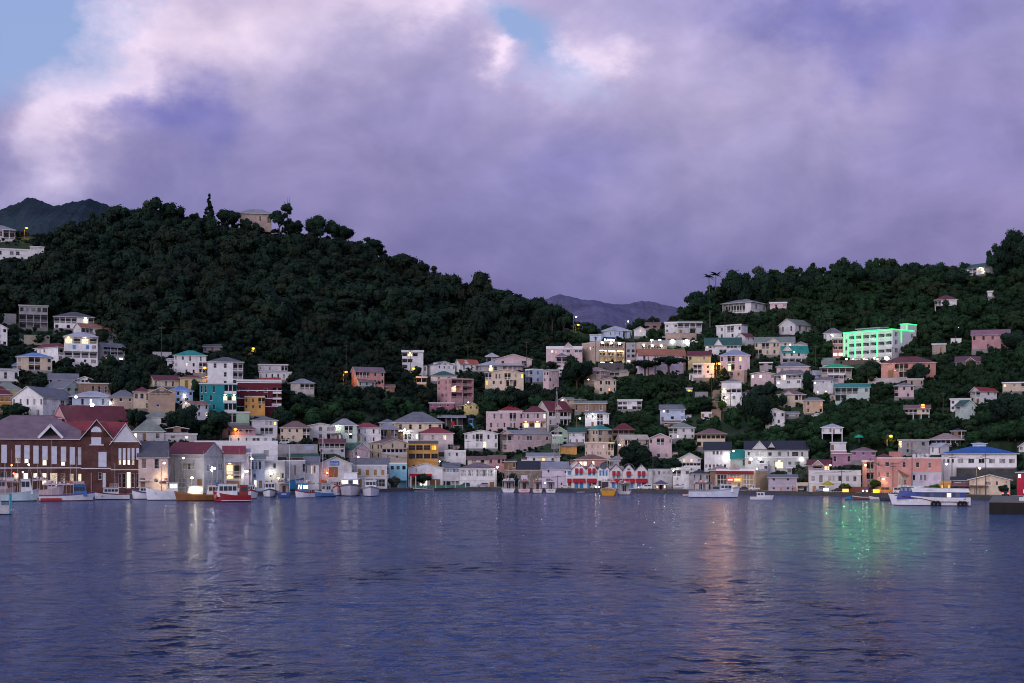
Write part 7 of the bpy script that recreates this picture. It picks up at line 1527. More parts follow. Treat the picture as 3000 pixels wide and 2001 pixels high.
def small_things():
    # yellow market umbrella with glowing stall, green parasol, tanks, drum, barrel
    def parasol(lab, pt, r, hgt, col):
        root = thing('parasol', lab, 'parasol', pt); mb = MB(); mb.tube((0, 0, 0), (0, 0, hgt), .05, n=6); mb.obj('pole', [plain((.4, .4, .4))], root)
        mb = MB(); n = 8
        for i in range(n):
            a, b = 2 * math.pi * i / n, 2 * math.pi * (i + 1) / n; A, B = (r * math.cos(a), r * math.sin(a)), (r * math.cos(b), r * math.sin(b))
            mb.poly([(*A, hgt), (*B, hgt), (0, 0, hgt + r * .5)]); mb.poly([(*A, hgt - .3), (*B, hgt - .3), (*B, hgt), (*A, hgt)])
        mb.obj('canopy', [plain(col, .8)], root)
    parasol('yellow-green market umbrella over a glowing stall', Q(2425, 3), 1.9, 2.6, (.42, .36, .03))
    parasol('bright green parasol on the terrace of the purple house', G(2530, 1356) + Vector((0, 6, 6.6)), 1.6, 2.0, (.02, .35, .22))
    p = Q(2420, 2); root = thing('market_stall', 'glowing stall box under the yellow-green umbrella', 'stall', p); mb = MB(); mb.box(-.7, .7, -.5, .5, 0, .45); mb.box(-.75, .75, -.55, .55, 1.35, 1.45); mb.obj('frame', [plain((.3, .2, .1))], root)
    mb = MB(); mb.box(-.65, .65, -.45, .45, .45, 1.35); mb.obj('lit_panel', [glow((1, .75, .35), 5)], root)
    for lab, u, v, c, st in (('orange-lit low stall sign by the small palm', 2478, 1451, (1, .42, .06), 2.2), ('bright yellow stall front right of the glaring headlights', 2568, 1452, (1, .72, .02), 2.0)):
        p = Q(u, 2.2); root = thing('market_stall', lab, 'stall', p); mb = MB(); mb.box(-.9, .9, 0, .8, 0, .3); mb.box(-.95, .95, -.05, .85, 1.2, 1.3); mb.obj('frame', [plain((.2, .15, .1))], root); mb = MB(); mb.box(-.85, .85, .05, .75, .3, 1.2); mb.obj('lit_panel', [glow(c, st)], root)
    for i, u in enumerate((2678, 2692, 2703, 2717)):
        Y = float(Yq(2690)) + 18; p = P(u, 1342.6, Y); mb = MB(); mb.tube((0, 0, 0), (0, 0, 1.15), .62, .62, 14); mb.tube((0, 0, 1.15), (0, 0, 1.4), .6, .25, 14)
        o = mb.obj('water_tank', [plain((.70, .68, .70), .5)], None, p); tag(o, ['leftmost white water tank on the salmon pink building roof', 'second white water tank on the salmon pink building roof', 'third white water tank on the salmon pink building roof', 'rightmost white water tank on the salmon pink building roof'][i], 'water tank', 'water tanks on the salmon roof')
    Y = float(Yq(725)) + 17; p = P(725, 1330, Y); mb = MB(); mb.tube((0, 0, 0), (0, 0, 1.6), .95, n=16); mb.ball((0, 0, 1.6), .95, 16, (1, 1, .35)); tag(mb.obj('water_tank', [plain((.5, .5, .54), .5)], None, p), 'grey domed water tank on the slim grey-white building', 'water tank')
    pt = G(1327, 1256); mb = MB(); mb.tube((0, 0, 0), (0, 0, 1.7), .8, n=14); tag(mb.obj('drum', [plain((.5, .02, .03))], None, pt + Vector((0, -1.0, 1.2))), 'bright red drum under the thin blue-grey shelter roof', 'drum')
    Yb = F * H / (1471 - HV) + 1.6; s = Yb / F
    mb = MB(); mb.tube((0, 0, 0), (0, 0, 1.0), .36, n=12); mb.tube((0, 0, .3), (0, 0, .36), .39, n=12); mb.tube((0, 0, .68), (0, 0, .74), .39, n=12); tag(mb.obj('barrel', [plain((.03, .12, .42))], None, P(637, 1424.5, Yb)), 'blue barrel on the dark red fishing boat roof', 'barrel')
    for i, u in enumerate((650, 661, 672)):
        mb = MB()
        for a in (0, .22, .44, .66): mb.box(-.42, .42, -.4, .4, a, a + .1)
        for x in (-.4, 0, .4):
            for y in (-.38, .38): mb.box(x - .03, x + .03, y - .03, y + .03, 0, .76)
        tag(mb.obj('fish_crate', [plain((.5, .16, .14))], None, P(u, 1424.5, Yb)), ['red fish crate next to the blue barrel', 'middle red fish crate on the dark red boat roof', 'red fish crate farthest from the blue barrel'][i], 'crate', 'fish crates on the dark red boat')
    # road sign on the quay: red disc with white bar
    p = Q(487, 3); s = p.y / F; z = H + (HV - 1407) * s - ZQ; root = thing('no_entry_sign', 'round red sign with white bar before the floodlit cream house', 'road sign', p)
    mb = MB(); mb.tube((0, 0, 0), (0, 0, z), .05, n=6); mb.obj('post', [plain((.4, .4, .4))], root)
    mb = MB(); mb.tube((0, -.04, z), (0, -.08, z), .62, n=20); mb.obj('disc', [plain((.75, .12, .03))], root); mb = MB(); mb.box(-.42, .42, -.1, -.082, z - .1, z + .1); mb.obj('bar', [plain((.85, .8, .75))], root)
    # slide by the shelter
    pt = G(1387, 1256); root = thing('playground_slide', 'turquoise playground slide with blue canopy right of the shelter', 'slide', pt)
    mb = MB(); mb.slab([(-.3, -2, .3), (.5, -2, .3), (-.6, .2, 2.2), (-1.4, .2, 2.2)], (0, -.4, 1), .12); mb.obj('chute', [plain((.05, .42, .5))], root)
    mb = MB(); mb.box(-1.8, -.2, .2, 1.6, 2.0, 2.12); mb.slab([(-2, 0, 3.8), (0, 0, 3.8), (0, 1.8, 4.1), (-2, 1.8, 4.1)], (0, 0, 1), .1)
    for x in (-1.8, -.3):
        for y in (.25, 1.5): mb.tube((x, y, -.5), (x, y, 3.8), .06, n=5)
    mb.obj('frame', [plain((.2, .25, .6))], root)
    # football goal
    pt = G(1342, 1262); root = thing('goal_frame', 'white goal frame on the small pitch below the shelter', 'goal', pt); mb = MB()
    for a, b in (((-1.9, 0, 0), (-1.9, 0, 2.1)), ((1.9, 0, 0), (1.9, 0, 2.1)), ((-1.9, 0, 2.1), (1.9, 0, 2.1))): mb.tube(a, b, .07, n=5)
    mb.obj('frame', [plain((.7, .7, .7))], root)
    # covered promenade at the middle quay
    a, b = Q(1203, 1.2), Q(1368, 1.2); root = thing('quay_railing', 'green low quay wall with white posts in front of the quoined building', 'railing', a, math.atan2(b.y - a.y, b.x - a.x)); Ln = (b - a).length
    mb = MB(); mb.box(0, Ln, 0, .18, 0, .95); mb.obj('low_wall', [paint((.06, .20, .15))], root)
    for u in (1204, 1218, 1276, 1306, 1333, 1364):
        x = (u - 1203) / 165 * Ln; mb = MB(); mb.box(x - .12, x + .12, -.05, .23, 0, 2.7 if u > 1220 else 4.2); mb.obj('post', [paint((.7, .7, .68))], root)
    # low walls on the slopes
    for lab, u, v0, v1, w, c in (('long pale concrete retaining wall, upper left slope', 108, 983, 1010, 72, (.42, .38, .30)), ('dark retaining wall below the floodlit cream hotel', 1790, 1064, 1080, 76, (.13, .12, .13)), ('floodlit grey wall of the hillside car park', 1965, 997, 1014, 110, (.34, .36, .38)), ('stone wall under the white outside-stair house', 1995, 977, 992, 90, (.36, .27, .24)), ('long grey wall below the white pedimented hall', 1770, 1084, 1100, 90, (.16, .15, .16)),
                                   ('low white wall along the lane by the red villa', 2620, 1108, 1116, 150, (.55, .5, .5)), ('dark brown wall under the green-lit hotel', 2505, 1056, 1066, 120, (.13, .10, .09))):
        Y = YT(u, v1) - .5; p = P(u, v1, Y); s = Y / F; mb = MB(); mb.box(-w * s / 2, w * s / 2, 0, .8, -1, (v1 - v0) * s); mb.box(-w * s / 2 - .05, w * s / 2 + .05, -.05, .85, (v1 - v0) * s, (v1 - v0) * s + .15)
        o = mb.obj('wall', [paint(c, 1.2)], None, p, -math.atan2(p.x, p.y)); tag(o, lab, 'wall'); HOUSES.append((u - w / 2, u + w / 2, v0, v1, Y, 1))
    # orange-lit stair lane
    mb = MB(); pr = None
    for i in range(26):
        v = 1118 + i * 4.6; u = 2104 - i * .3; a = G(u, v); a.z += .35
        if pr is not None: mb.box(a.x - 1.9, a.x + 1.9, a.y - .1, pr.y, a.z - 1.5, a.z)
        pr = a
    tag(mb.obj('stair_lane', [paint((.36, .26, .2))]), kind='structure')

def person(label, pt, pose, shirt, trousers, skin=(.10, .05, .03), rot=0):
    """standing figure grown from a skeleton with a skin modifier"""
    root = thing('person', label, 'person', pt, rot)
    def skin_obj(name, verts, edges, radii, mat, rootv=0):
        me = bpy.data.meshes.new(name); me.from_pydata(verts, edges, []); o = link(name, me, root)
        sk = o.modifiers.new('Skin', 'SKIN'); sv = me.skin_vertices[0].data
        for i, r in enumerate(radii): sv[i].radius = (r, r)
        sv[rootv].use_root = True; o.modifiers.new('Subsurf', 'SUBSURF').levels = 1; o.modifiers['Subsurf'].render_levels = 1; me.materials.append(mat); return o
    a = pose
    V = [(0, 0, .95), (0, 0, 1.2), (0, 0, 1.42), (0, 0, 1.52), (0, -.01, 1.64), (0, 0, 1.74), (-.1, 0, .9), (-.11, -.02, .48), (-.11, .02, .08), (-.11, -.14, .03), (.1, 0, .9), (.11 + a * .05, -.02, .48), (.12 + a * .08, .02, .08), (.12 + a * .08, -.14, .03),
         (-.19, 0, 1.4), (-.24, .02, 1.12), (-.25, -.08, .88), (-.25, -.10, .78), (.19, 0, 1.4), (.25, .02, 1.12), (.26, -.1, .9), (.26, -.13, .80)]
    E = [(0, 1), (1, 2), (2, 3), (3, 4), (4, 5), (0, 6), (6, 7), (7, 8), (8, 9), (0, 10), (10, 11), (11, 12), (12, 13), (2, 14), (14, 15), (15, 16), (16, 17), (2, 18), (18, 19), (19, 20), (20, 21)]
    Rr = [.13, .13, .12, .055, .09, .075, .09, .06, .045, .035, .09, .06, .045, .035, .06, .045, .035, .04, .06, .045, .035, .04]
    skin_obj('body', V, E, Rr, plain(skin, .6))
    skin_obj('shirt', [V[0], V[1], V[2], V[14], V[15], V[18], V[19]], [(0, 1), (1, 2), (2, 3), (3, 4), (2, 5), (5, 6)], [.15, .15, .14, .08, .065, .08, .065], plain(shirt, .9))
    skin_obj('trousers', [(0, 0, .97), V[6], V[7], (V[8][0], V[8][1], .14), V[10], V[11], (V[12][0], V[12][1], .14)], [(0, 1), (1, 2), (2, 3), (0, 4), (4, 5), (5, 6)], [.14, .11, .085, .07, .11, .085, .07], plain(trousers, .9))
    mb = MB(); mb.ball((0, .015, 1.70), .105, 10, (1, 1, .8)); mb.obj('hair', [plain((.01, .01, .01))], root)

def people():
    person('person in dark clothes standing in the doorway of the second red gable', Q(1729, 12.2), 0, (.05, .06, .08), (.03, .03, .05))
    person('person in dark clothes on the quay beside the white motorboat', Q(368, 2.0), 1, (.04, .04, .05), (.03, .03, .04), rot=.6)
    pt = P(2273, 1381, near(2273, 1368) - 1.4); pt.z = max(pt.z, tz(pt.x, pt.y) - .1)
    person('person walking in dark clothes before the lit porch of the long black-roofed building', pt, 1, (.03, .04, .05), (.02, .02, .03), rot=-.8)
    person('person in a pale shirt standing by the white carport', Q(2322, 3.5), 0, (.5, .4, .42), (.1, .1, .14), rot=.3)
# ------------------------------------------------------------------ vegetation
def leaf_cloud(rng, R, Hc, clumps, per, leaf, shape='round', base=(0, 0, 0), gaps=.0):
    """many small leaf-sprays gathered in clumps through a crown; returns quads (n,4,3) and tints (n,2)"""
    cs = []
    for i in range(clumps):
        for _ in range(20):
            p = rng.uniform(-1, 1, 3)
            if p @ p < 1: break
        if shape == 'round': p[2] = p[2] * .5 * 1.0 + .5
        elif shape == 'flat': p[2] = .75 + .22 * p[2]; p[:2] *= 1.05
        elif shape == 'cone': t = rng.uniform(0, 1) ** 1.2; p[:2] *= (1 - t) * .9 + .06; p[2] = t
        cs.append(p)
    cs = np.array(cs); c = cs * np.array([R, R, Hc])
    cr = (R * rng.uniform(.28, .5, clumps)) if shape != 'cone' else (R * rng.uniform(.3, .5, clumps) * (1.1 - cs[:, 2]))
    k = np.repeat(np.arange(clumps), per); n = len(k)
    d = rng.normal(size=(n, 3)); d /= np.linalg.norm(d, axis=1)[:, None]
    rad = cr[k] * rng.uniform(.55, 1.08, n); pos = c[k] + d * rad[:, None] * np.array([1, 1, .8 if shape != 'flat' else .45])
    cd = pos - np.array([0, 0, Hc * .3]); cd /= np.linalg.norm(cd, axis=1)[:, None] + 1e-6
    nrm = d * .6 + cd * .6 + rng.normal(size=(n, 3)) * .3; nrm /= np.linalg.norm(nrm, axis=1)[:, None]
    a = np.cross(nrm, rng.normal(size=(n, 3))); a /= np.linalg.norm(a, axis=1)[:, None]; b = np.cross(nrm, a)
    sz = leaf * rng.uniform(.6, 1.35, n)[:, None]
    q = np.stack([pos - a * sz * .5 - b * sz * .32, pos + a * sz * .5 - b * sz * .32, pos + a * sz * .5 + b * sz * .32, pos - a * sz * .5 + b * sz * .32], 1)
    ct = rng.uniform(0, 1, clumps)
    tint = np.stack([np.clip(ct[k] * .5 + rng.uniform(0, .22, n) + (pos[:, 2] / Hc - .5) * .5, 0, 1), np.full(n, 0.0)], 1)  # shading painted in: tint lightens towards the crown top, darkens below
    # leafy mass inside each clump
    th = np.linspace(0, np.pi, 5); ph = np.linspace(0, 2 * np.pi, 7); co = []
    for i in range(4):
        for j in range(6):
            co.append([[math.sin(th[a]) * math.cos(ph[b]), math.sin(th[a]) * math.sin(ph[b]), math.cos(th[a]) * (.8 if shape != 'flat' else .4)] for a, b in ((i, j), (i + 1, j), (i + 1, j + 1), (i, j + 1))])
    co = np.array(co); core = (c[:, None, None, :] + co[None] * (cr * .78)[:, None, None, None] * rng.uniform(.86, 1.1, (clumps, 24, 4, 1))).reshape(-1, 4, 3)
    kt = np.repeat(np.arange(clumps), 24); t2 = np.stack([np.clip(ct[kt] * .5 + (core[:, :, 2].mean(1) / Hc - .5) * .5, 0, 1), np.zeros(len(kt))], 1)  # same top-lit shading painted into the clump cores
    return np.concatenate([q, core]) + np.array(base), np.concatenate([tint, t2])

def quads_mesh(name, q, tint, mat):
    n = len(q); me = bpy.data.meshes.new(name); me.vertices.add(n * 4); me.loops.add(n * 4); me.polygons.add(n)
    me.vertices.foreach_set('co', q.reshape(-1).astype(np.float32)); me.loops.foreach_set('vertex_index', np.arange(n * 4, dtype=np.int32))
    me.polygons.foreach_set('loop_start', np.arange(0, n * 4, 4, dtype=np.int32)); me.polygons.foreach_set('loop_total', np.full(n, 4, dtype=np.int32))
    at = me.attributes.new('tint', 'FLOAT_COLOR', 'POINT'); col = np.zeros((n * 4, 4), np.float32); col[:, 0] = np.repeat(tint[:, 0], 4); col[:, 1] = np.repeat(tint[:, 1], 4); col[:, 3] = 1
    at.data.foreach_set('color', col.reshape(-1)); me.update(calc_edges=True); me.materials.append(mat); return me

def vegetation():
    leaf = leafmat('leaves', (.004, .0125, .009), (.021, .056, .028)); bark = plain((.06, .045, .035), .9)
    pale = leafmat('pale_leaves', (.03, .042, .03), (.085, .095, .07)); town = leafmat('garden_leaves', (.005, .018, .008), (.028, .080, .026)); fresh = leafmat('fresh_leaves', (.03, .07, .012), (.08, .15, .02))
    rng = np.random.default_rng(3)
    # crown and trunk prototypes, unit size: crown radius 1, height 1 (crown) above trunk
    crowns = {}
    for sh, n in (('round', 7), ('flat', 3), ('cone', 1)):
        for i in range(n):
            if sh == 'round': q, t = leaf_cloud(rng, 1, 1.5, 26, 110, .11)
            elif sh == 'flat': q, t = leaf_cloud(rng, 1, .9, 20, 80, .11, 'flat')
            else: q, t = leaf_cloud(rng, 1, 4.4, 70, 60, .17, 'cone')
            crowns.setdefault(sh, []).append((q, t))
    meshes = {}
    def cm(sh, i, mat):
        k = (sh, i, mat.name)
        if k not in meshes: meshes[k] = quads_mesh('crown', *crowns[sh][i], mat)
        return meshes[k]
    def trunk_mesh(hgt, spread, key):
        if key in meshes: return meshes[key]
        mb = MB(); r = random.Random(sum(map(ord, key))); mb.tube((0, 0, -.4), (.04, 0, hgt), .09, .055, 7)
        for j in range(6):
            a = 2 * math.pi * j / 6 + r.uniform(-.4, .4); z = hgt * r.uniform(.7, 1); e = (spread * math.cos(a) * r.uniform(.5, .9), spread * math.sin(a) * r.uniform(.5, .9), hgt + r.uniform(.3, .8)); m = (e[0] * .45, e[1] * .45, z + (e[2] - z) * .6)
            mb.tube((.03, 0, z), m, .045, .03, 5); mb.tube(m, e, .03, .012, 5)
        meshes[key] = mb.mesh('trunk', [bark]); return meshes[key]
    def tree(label, u, vb, vt, wpx, sh='round', mat=leaf, trunk=.35, group=None, name='broadleaf_tree', cat='tree', d=None, idx=None, Y=None):
        pt = G(u, vb) if d is None else Q(u, d)
        if Y: pt = P(u, vb, Y)
        s = pt.y / F; z1 = H + (HV - vt) * s - pt.z; R = wpx * s / 2; i = RND.randrange(len(crowns[sh])) if idx is None else idx
        root = thing(name, label, cat, pt, RND.uniform(0, 6), group)
        hc = {'round': 1.5, 'flat': .9, 'cone': 4.4}[sh]; th = max(z1 * trunk, .3)
        o = link('crown', cm(sh, i, mat), root, (0, 0, th)); o.scale = (R / 1.12, R / 1.12, max(z1 - th, .5) / (hc * 1.12))
        t = link('trunk', trunk_mesh(1.0, 1.1 if sh == 'flat' else .8, 'trunk_' + sh + str(i % 3)), root); t.scale = (R * (.9 if sh != 'cone' else .5), R * (.9 if sh != 'cone' else .5), th if sh != 'flat' else z1 * .62)
        return root
    def palm(label, u, vb, vt, wpx, group='palms', lean=0.0, n=13):
        pt = G(u, vb); s = pt.y / F; z = H + (HV - vt) * s - pt.z; L = wpx * s / 2; root = thing('palm_tree', label, 'palm tree', pt, 0, group); zt = z - L * .35
        mb = MB(); mb.tube((0, 0, -.5), (lean * .5, 0, zt * .5), .26, .2, 7); mb.tube((lean * .5, 0, zt * .5), (lean, 0, zt), .2, .15, 7); mb.obj('trunk', [plain((.14, .12, .10), .9)], root)
        mb = MB(); r = random.Random(u)
        for k in range(n):
            a = 2 * math.pi * k / n + r.uniform(-.2, .2); up = r.uniform(-.15, 1.15); dr = r.uniform(.45, 1.0); pr = None
            for j in range(7):
                t = j / 6; q = Vector((lean + L * t * math.cos(a), L * t * math.sin(a), zt + L * (up * t - dr * t * t)))
                if pr is not None:
                    sd = Vector((-math.sin(a), math.cos(a), 0)) * (L * .17 * math.sin(math.pi * min(1, t + .12)) + .05); dn = Vector((0, 0, -.35 * sd.length))
                    mb.poly([pr, q, q + sd + dn, pr + sd * .9 + dn]); mb.poly([pr, q, q - sd + dn, pr - sd * .9 + dn])
                pr = q
        mb.obj('frond_crown', [leaf], root)
    # ---- skyline trees
    SKG = 'trees on the hilltop skyline'
    for a in [('big spreading tree on the skyline left of the tall conifer', 500, 660, 597, 78), ('small round tree between the spreading tree and the conifer', 569, 662, 622, 46), ('dense round-headed tree right of the tall conifer', 668, 668, 599, 68), ('olive-toned round tree right of the thin crooked tree', 861, 690, 637, 58), ('broad dark tree with gaps near the right end of the hilltop', 938, 704, 627, 88),
              ('tree with sky showing through its low crown, last on the hilltop', 1002, 716, 641, 66), ('wide dark crown at the left shoulder of the hilltop', 350, 664, 599, 96), ('dark crown filling the ridge under the wide shoulder tree', 420, 668, 606, 90), ('flat-lit crown where the ridge begins to fall to the right', 1085, 752, 697, 80), ('dark crown halfway down the falling ridge', 1180, 800, 742, 70)]:
        tree(*a, group=SKG, trunk=.18)
    tree('tall slender conifer standing alone on the hilltop', 613, 668, 556, 46, 'cone', trunk=.04, name='conifer', group=None)
    tree('low bushy tree hiding the foot of the hilltop house', 718, 676, 638, 40, group=SKG, trunk=.1)
    tree('lower branches of the thin crooked hilltop tree', 818, 690, 613, 58, 'round', trunk=.38, name='crooked_tree')
    tree('small high tuft of the thin crooked hilltop tree', 842, 690, 595, 36, 'round', trunk=.68, name='crooked_tree')
    tree('thin half-bare tree sticking up left on the hilltop', 442, 660, 585, 44, 'flat', mat=pale, trunk=.5)
    tree('pale grey-leaved tree below the left skyline', 185, 708, 664, 36, mat=pale, trunk=.2)
    tree('broad tree over the lit white patch on the ridge saddle', 1450, 918, 845, 92, trunk=.3); tree('dark tree next to the saddle tree over the lit patch', 1532, 930, 858, 70, trunk=.2)
    tree('wide ragged tree leaning over the slope at the saddle, upper crown', 1618, 1000, 893, 70, 'flat', trunk=.4); tree('ragged outer branch crown of the saddle tree', 1652, 1002, 928, 44, 'flat', trunk=.4)
    tree('small dark shrub tree on the ridge above the low dark house', 1872, 968, 940, 34, trunk=.1)
    palm('taller of the twin palms on the right skyline', 2097, 882, 796, 50); palm('shorter of the twin palms on the right skyline', 2080, 886, 803, 44, lean=-.6)
    palm('grey hanging palm below the twin palms', 2080, 960, 898, 44)
    for a in [('big dark rounded tree left of the twin palms', 2052, 920, 848, 90), ('dark broad tree behind the pillared villa', 2160, 876, 784, 92), ('dark tree right of the broad villa tree', 2235, 872, 790, 76), ('crown above the low half hidden house', 2310, 868, 800, 80), ('ridge tree with uneven top in the middle of the right hill', 2385, 860, 793, 78), ('pale twiggy tree on the right skyline', 2470, 850, 785, 66), ('tallest crown on the middle right skyline', 2505, 845, 766, 60),
              ('dark ridge crown left of the lit hilltop house', 2590, 846, 776, 80), ('small ridge crown before the round-headed right tree', 2660, 842, 772, 66), ('round-headed tree on the right skyline', 2735, 838, 755, 62), ('broad dark tree below the lit hilltop house', 2806, 850, 786, 84), ('feathery tall tree against the sky at the right edge', 2972, 810, 672, 92), ('dense tree beside the lit hilltop house', 2922, 815, 716, 62), ('tree cut by the right edge on the skyline', 3020, 820, 690, 100)]:
        tree(*a, group='trees on the right-hand skyline', trunk=.15)
    tree('thin flat-topped tree poking above the right ridge', 2462, 846, 776, 40, 'flat', trunk=.5)
    tree('feathery wisp tree left on the right ridge', 2222, 842, 779, 34, 'flat', mat=pale, trunk=.4)
    # ---- distinct trees in the town
    T_ = [('spreading flat-crowned tree before the pale hall with red corner posts', 1960, 1104, 1044, 92, 'flat', leaf, .45), ('second flat-crowned tree left of the hall with red corner posts', 1890, 1110, 1054, 80, 'flat', leaf, .4), ('big leafy tree in front of the white pedimented hall', 1690, 1140, 1024, 92, 'round', leaf, .2), ('large dark tree behind the red gables', 1862, 1392, 1290, 96, 'round', leaf, .15), ('second dark tree behind the last red gable', 1925, 1388, 1334, 70, 'round', leaf, .1), ('third dark tree below the white gabled amber-window house', 1972, 1386, 1342, 64, 'round', leaf, .1),
          ('wide dark tree below the tan lettered hall', 530, 1262, 1168, 100, 'round', leaf, .15), ('dark shrubby tree beneath the bright teal building', 630, 1272, 1204, 96, 'round', leaf, .1), ('dark tree between the light blue house and the teal building', 572, 1180, 1110, 40, 'round', leaf, .15), ('leafy tree left of the dark brick warehouse roof', 36, 1232, 1178, 92, 'round', leaf, .12), ('palm-like dark tree under the right end of the pink hall roof', 400, 1262, 1186, 50, 'round', leaf, .2),
          ('dark tree right of the maroon block', 868, 1214, 1146, 84, 'round', leaf, .1), ('leafy dark tree below the orange house', 830, 1244, 1188, 64, 'round', leaf, .1), ('tree in the corner of the long black-roofed yard', 2355, 1430, 1362, 52, 'round', pale, .2), ('small bright green palm-like tree on the right quay', 2478, None, 1414, 30, 'round', fresh, .3), ('bright green tree before the narrow salmon wing', 2563, None, 1404, 34, 'round', fresh, .35), ('round bright green bush behind the ferry roof', 2733, None, 1412, 36, 'round', fresh, .15),
          ('round dark tree on the quay wall right of the cream yellow house', 2942, None, 1420, 38, 'round', leaf, .25), ('dark clipped tree in front of the red-fascia shop', 1238, None, 1388, 52, 'round', leaf, .35), ('olive clump before the light blue shop', 1155, None, 1394, 34, 'round', pale, .3), ('dark tree behind the masts of the stern-on boats', 1500, None, 1388, 44, 'round', leaf, .1), ('dark leafy tree in front of the red villa', 2690, 1128, 1064, 62, 'round', leaf, .2), ('dark bushy tree left of the red villa', 2556, 1112, 1058, 66, 'round', leaf, .12),
          ('large dark tree at the right edge above the purple shadows', 2955, 1262, 1150, 110, 'round', leaf, .1), ('dark tree right of the long pink house', 2975, 1030, 968, 92, 'round', leaf, .1), ('dark tree below the wide cream gabled house', 1500, 1200, 1132, 96, 'round', leaf, .1), ('dark tree left of the cream gabled house undercroft', 1440, 1200, 1140, 80, 'round', leaf, .1), ('big dark tree below the gallery house', 2222, 1250, 1130, 100, 'round', leaf, .1), ('banana-like tree right of the gallery house', 2252, 1170, 1108, 46, 'round', leaf, .2),
          ('dark tree between the white galleries and the white block house', 2370, 1150, 1082, 42, 'round', leaf, .15), ('tree before the cream small-gabled house', 2292, 1196, 1152, 26, 'round', leaf, .2), ('round bush left of the pink small-flat cottage', 1290, 1216, 1192, 40, 'round', leaf, .1), ('round bush under the pink apartment block', 1340, 1222, 1194, 46, 'round', leaf, .1), ('tree in front of the curved metal roof house neighbour', 200, 1080, 1044, 44, 'round', leaf, .1), ('dark tree under the white balconied house', 320, 1100, 1036, 50, 'round', leaf, .15),
          ('tree lit orange by the lamp beside the white stair house', 1222, 1106, 1072, 30, 'round', leaf, .2), ('tree lit orange beside the stair lane lamp', 2118, 1116, 1070, 26, 'round', leaf, .25), ('yellow-lit tree around the lamp on the right slope', 2806, 1000, 952, 40, 'round', leaf, .2), ('yellow-green lit bush beside the gallery house', 2116, 1204, 1172, 26, 'round', fresh, .15), ('dark trees between hotel and tan hip-roofed house', 1698, 1110, 1060, 40, 'round', leaf, .2)]
    for lab, u, vb, vt, w, sh, mat, tr in T_: tree(lab, u, vb, vt, w, sh, mat, tr, d=8 if vb is None else None)
    palm('small palm right of the white stair house gables', 1374, 1112, 1076, 44); palm('palm before the white balconied house', 318, 1072, 1036, 30); palm('palm at the left of the long pink house', 2610, 1300, 1256, 36)
    # ---- everything between: woods, groves and scrub on the slopes
    hs = np.array([(a, b, c, d, Y, D) for a, b, c, d, Y, D in HOUSES + LAMPS], float)
    Q_, T2, solo = [], [], []
    bush = [leaf_cloud(rng, 1, 1.1, 9, 26, .30) for _ in range(4)]; wood = [leaf_cloud(rng, 1, 1.5, 18, 38, .14) for _ in range(7)]
    def clear(u, Y, rpx, vt, vb, strict):
        s = Y / F
        over = (hs[:, 0] < u + rpx) & (hs[:, 1] > u - rpx)
        foot = (hs[:, 0] - 2 < u + rpx * .5) & (hs[:, 1] + 2 > u - rpx * .5) & (Y > hs[:, 4] - 1.2) & (Y < hs[:, 4] + np.minimum(hs[:, 5], 12) + 1)
        if foot.any(): return False
        front = over & (hs[:, 4] > Y - .5)
        lim = hs[:, 3] - (hs[:, 3] - hs[:, 2]) * strict
        return not (front & (vt < lim) & (vb > hs[:, 2])).any()
    cnt = 0; cover = []
    Ds = []
    d = 34.0
    while d < 400: Ds.append(d); d += 5.0 if d < 150 else 6.0
    lane = (2088, 2114, 1112, 1236)
    keep_grass = [(2110, 2240, 1222, 1300), (985, 1080, 1216, 1240), (2640, 2700, 1140, 1180), (1640, 1720, 966, 1000)]
    for d in Ds:
        u = -140.0
        while u < 3140:
            yq = float(Yq(u)); Y0 = yq + d; step = (5.2 if d < 150 else 6.2) / (Y0 / F); uu = u + RND.uniform(-.45, .45) * step; u += step
            Y = Y0 + RND.uniform(-2.2, 2.2); x = (uu - CX) / F * Y; s = Y / F; z = tz(x, Y); vb = HV + (H - z) / s; vs = vsky(uu)
            dsk = yq + float(np.interp(-vs, [-q for q in prof(uu)[2]], prof(uu)[1]))
            if Y > dsk + 16: continue
            if any(a < uu < b and c < vb < e for a, b, c, e in keep_grass) and RND.random() > .15: continue
            if lane[0] < uu < lane[1] and lane[2] < vb < lane[3]: continue
            woodland = vb < 1010 and (uu < 1400 or uu > 2380) or (uu < 1660 and vb < 990) or vb < 900
            lo = math.sin(x * .021 + 1.3) * math.cos(Y * .017 + x * .008); sizes = (RND.choice((2.6, 3.4, 4.4, 5.8, 7.6 if lo > -.2 else 4.0)) * RND.uniform(.85, 1.15), 2.6, 1.5) if woodland else (RND.uniform(2.6, 4.2), 2.0, 1.2)
            if Y > dsk - 10: sizes = (RND.uniform(2.4, 4.6), 2.4, 1.4) if uu > 1060 else (RND.uniform(1.3, 2.4), 1.5, 1.0)
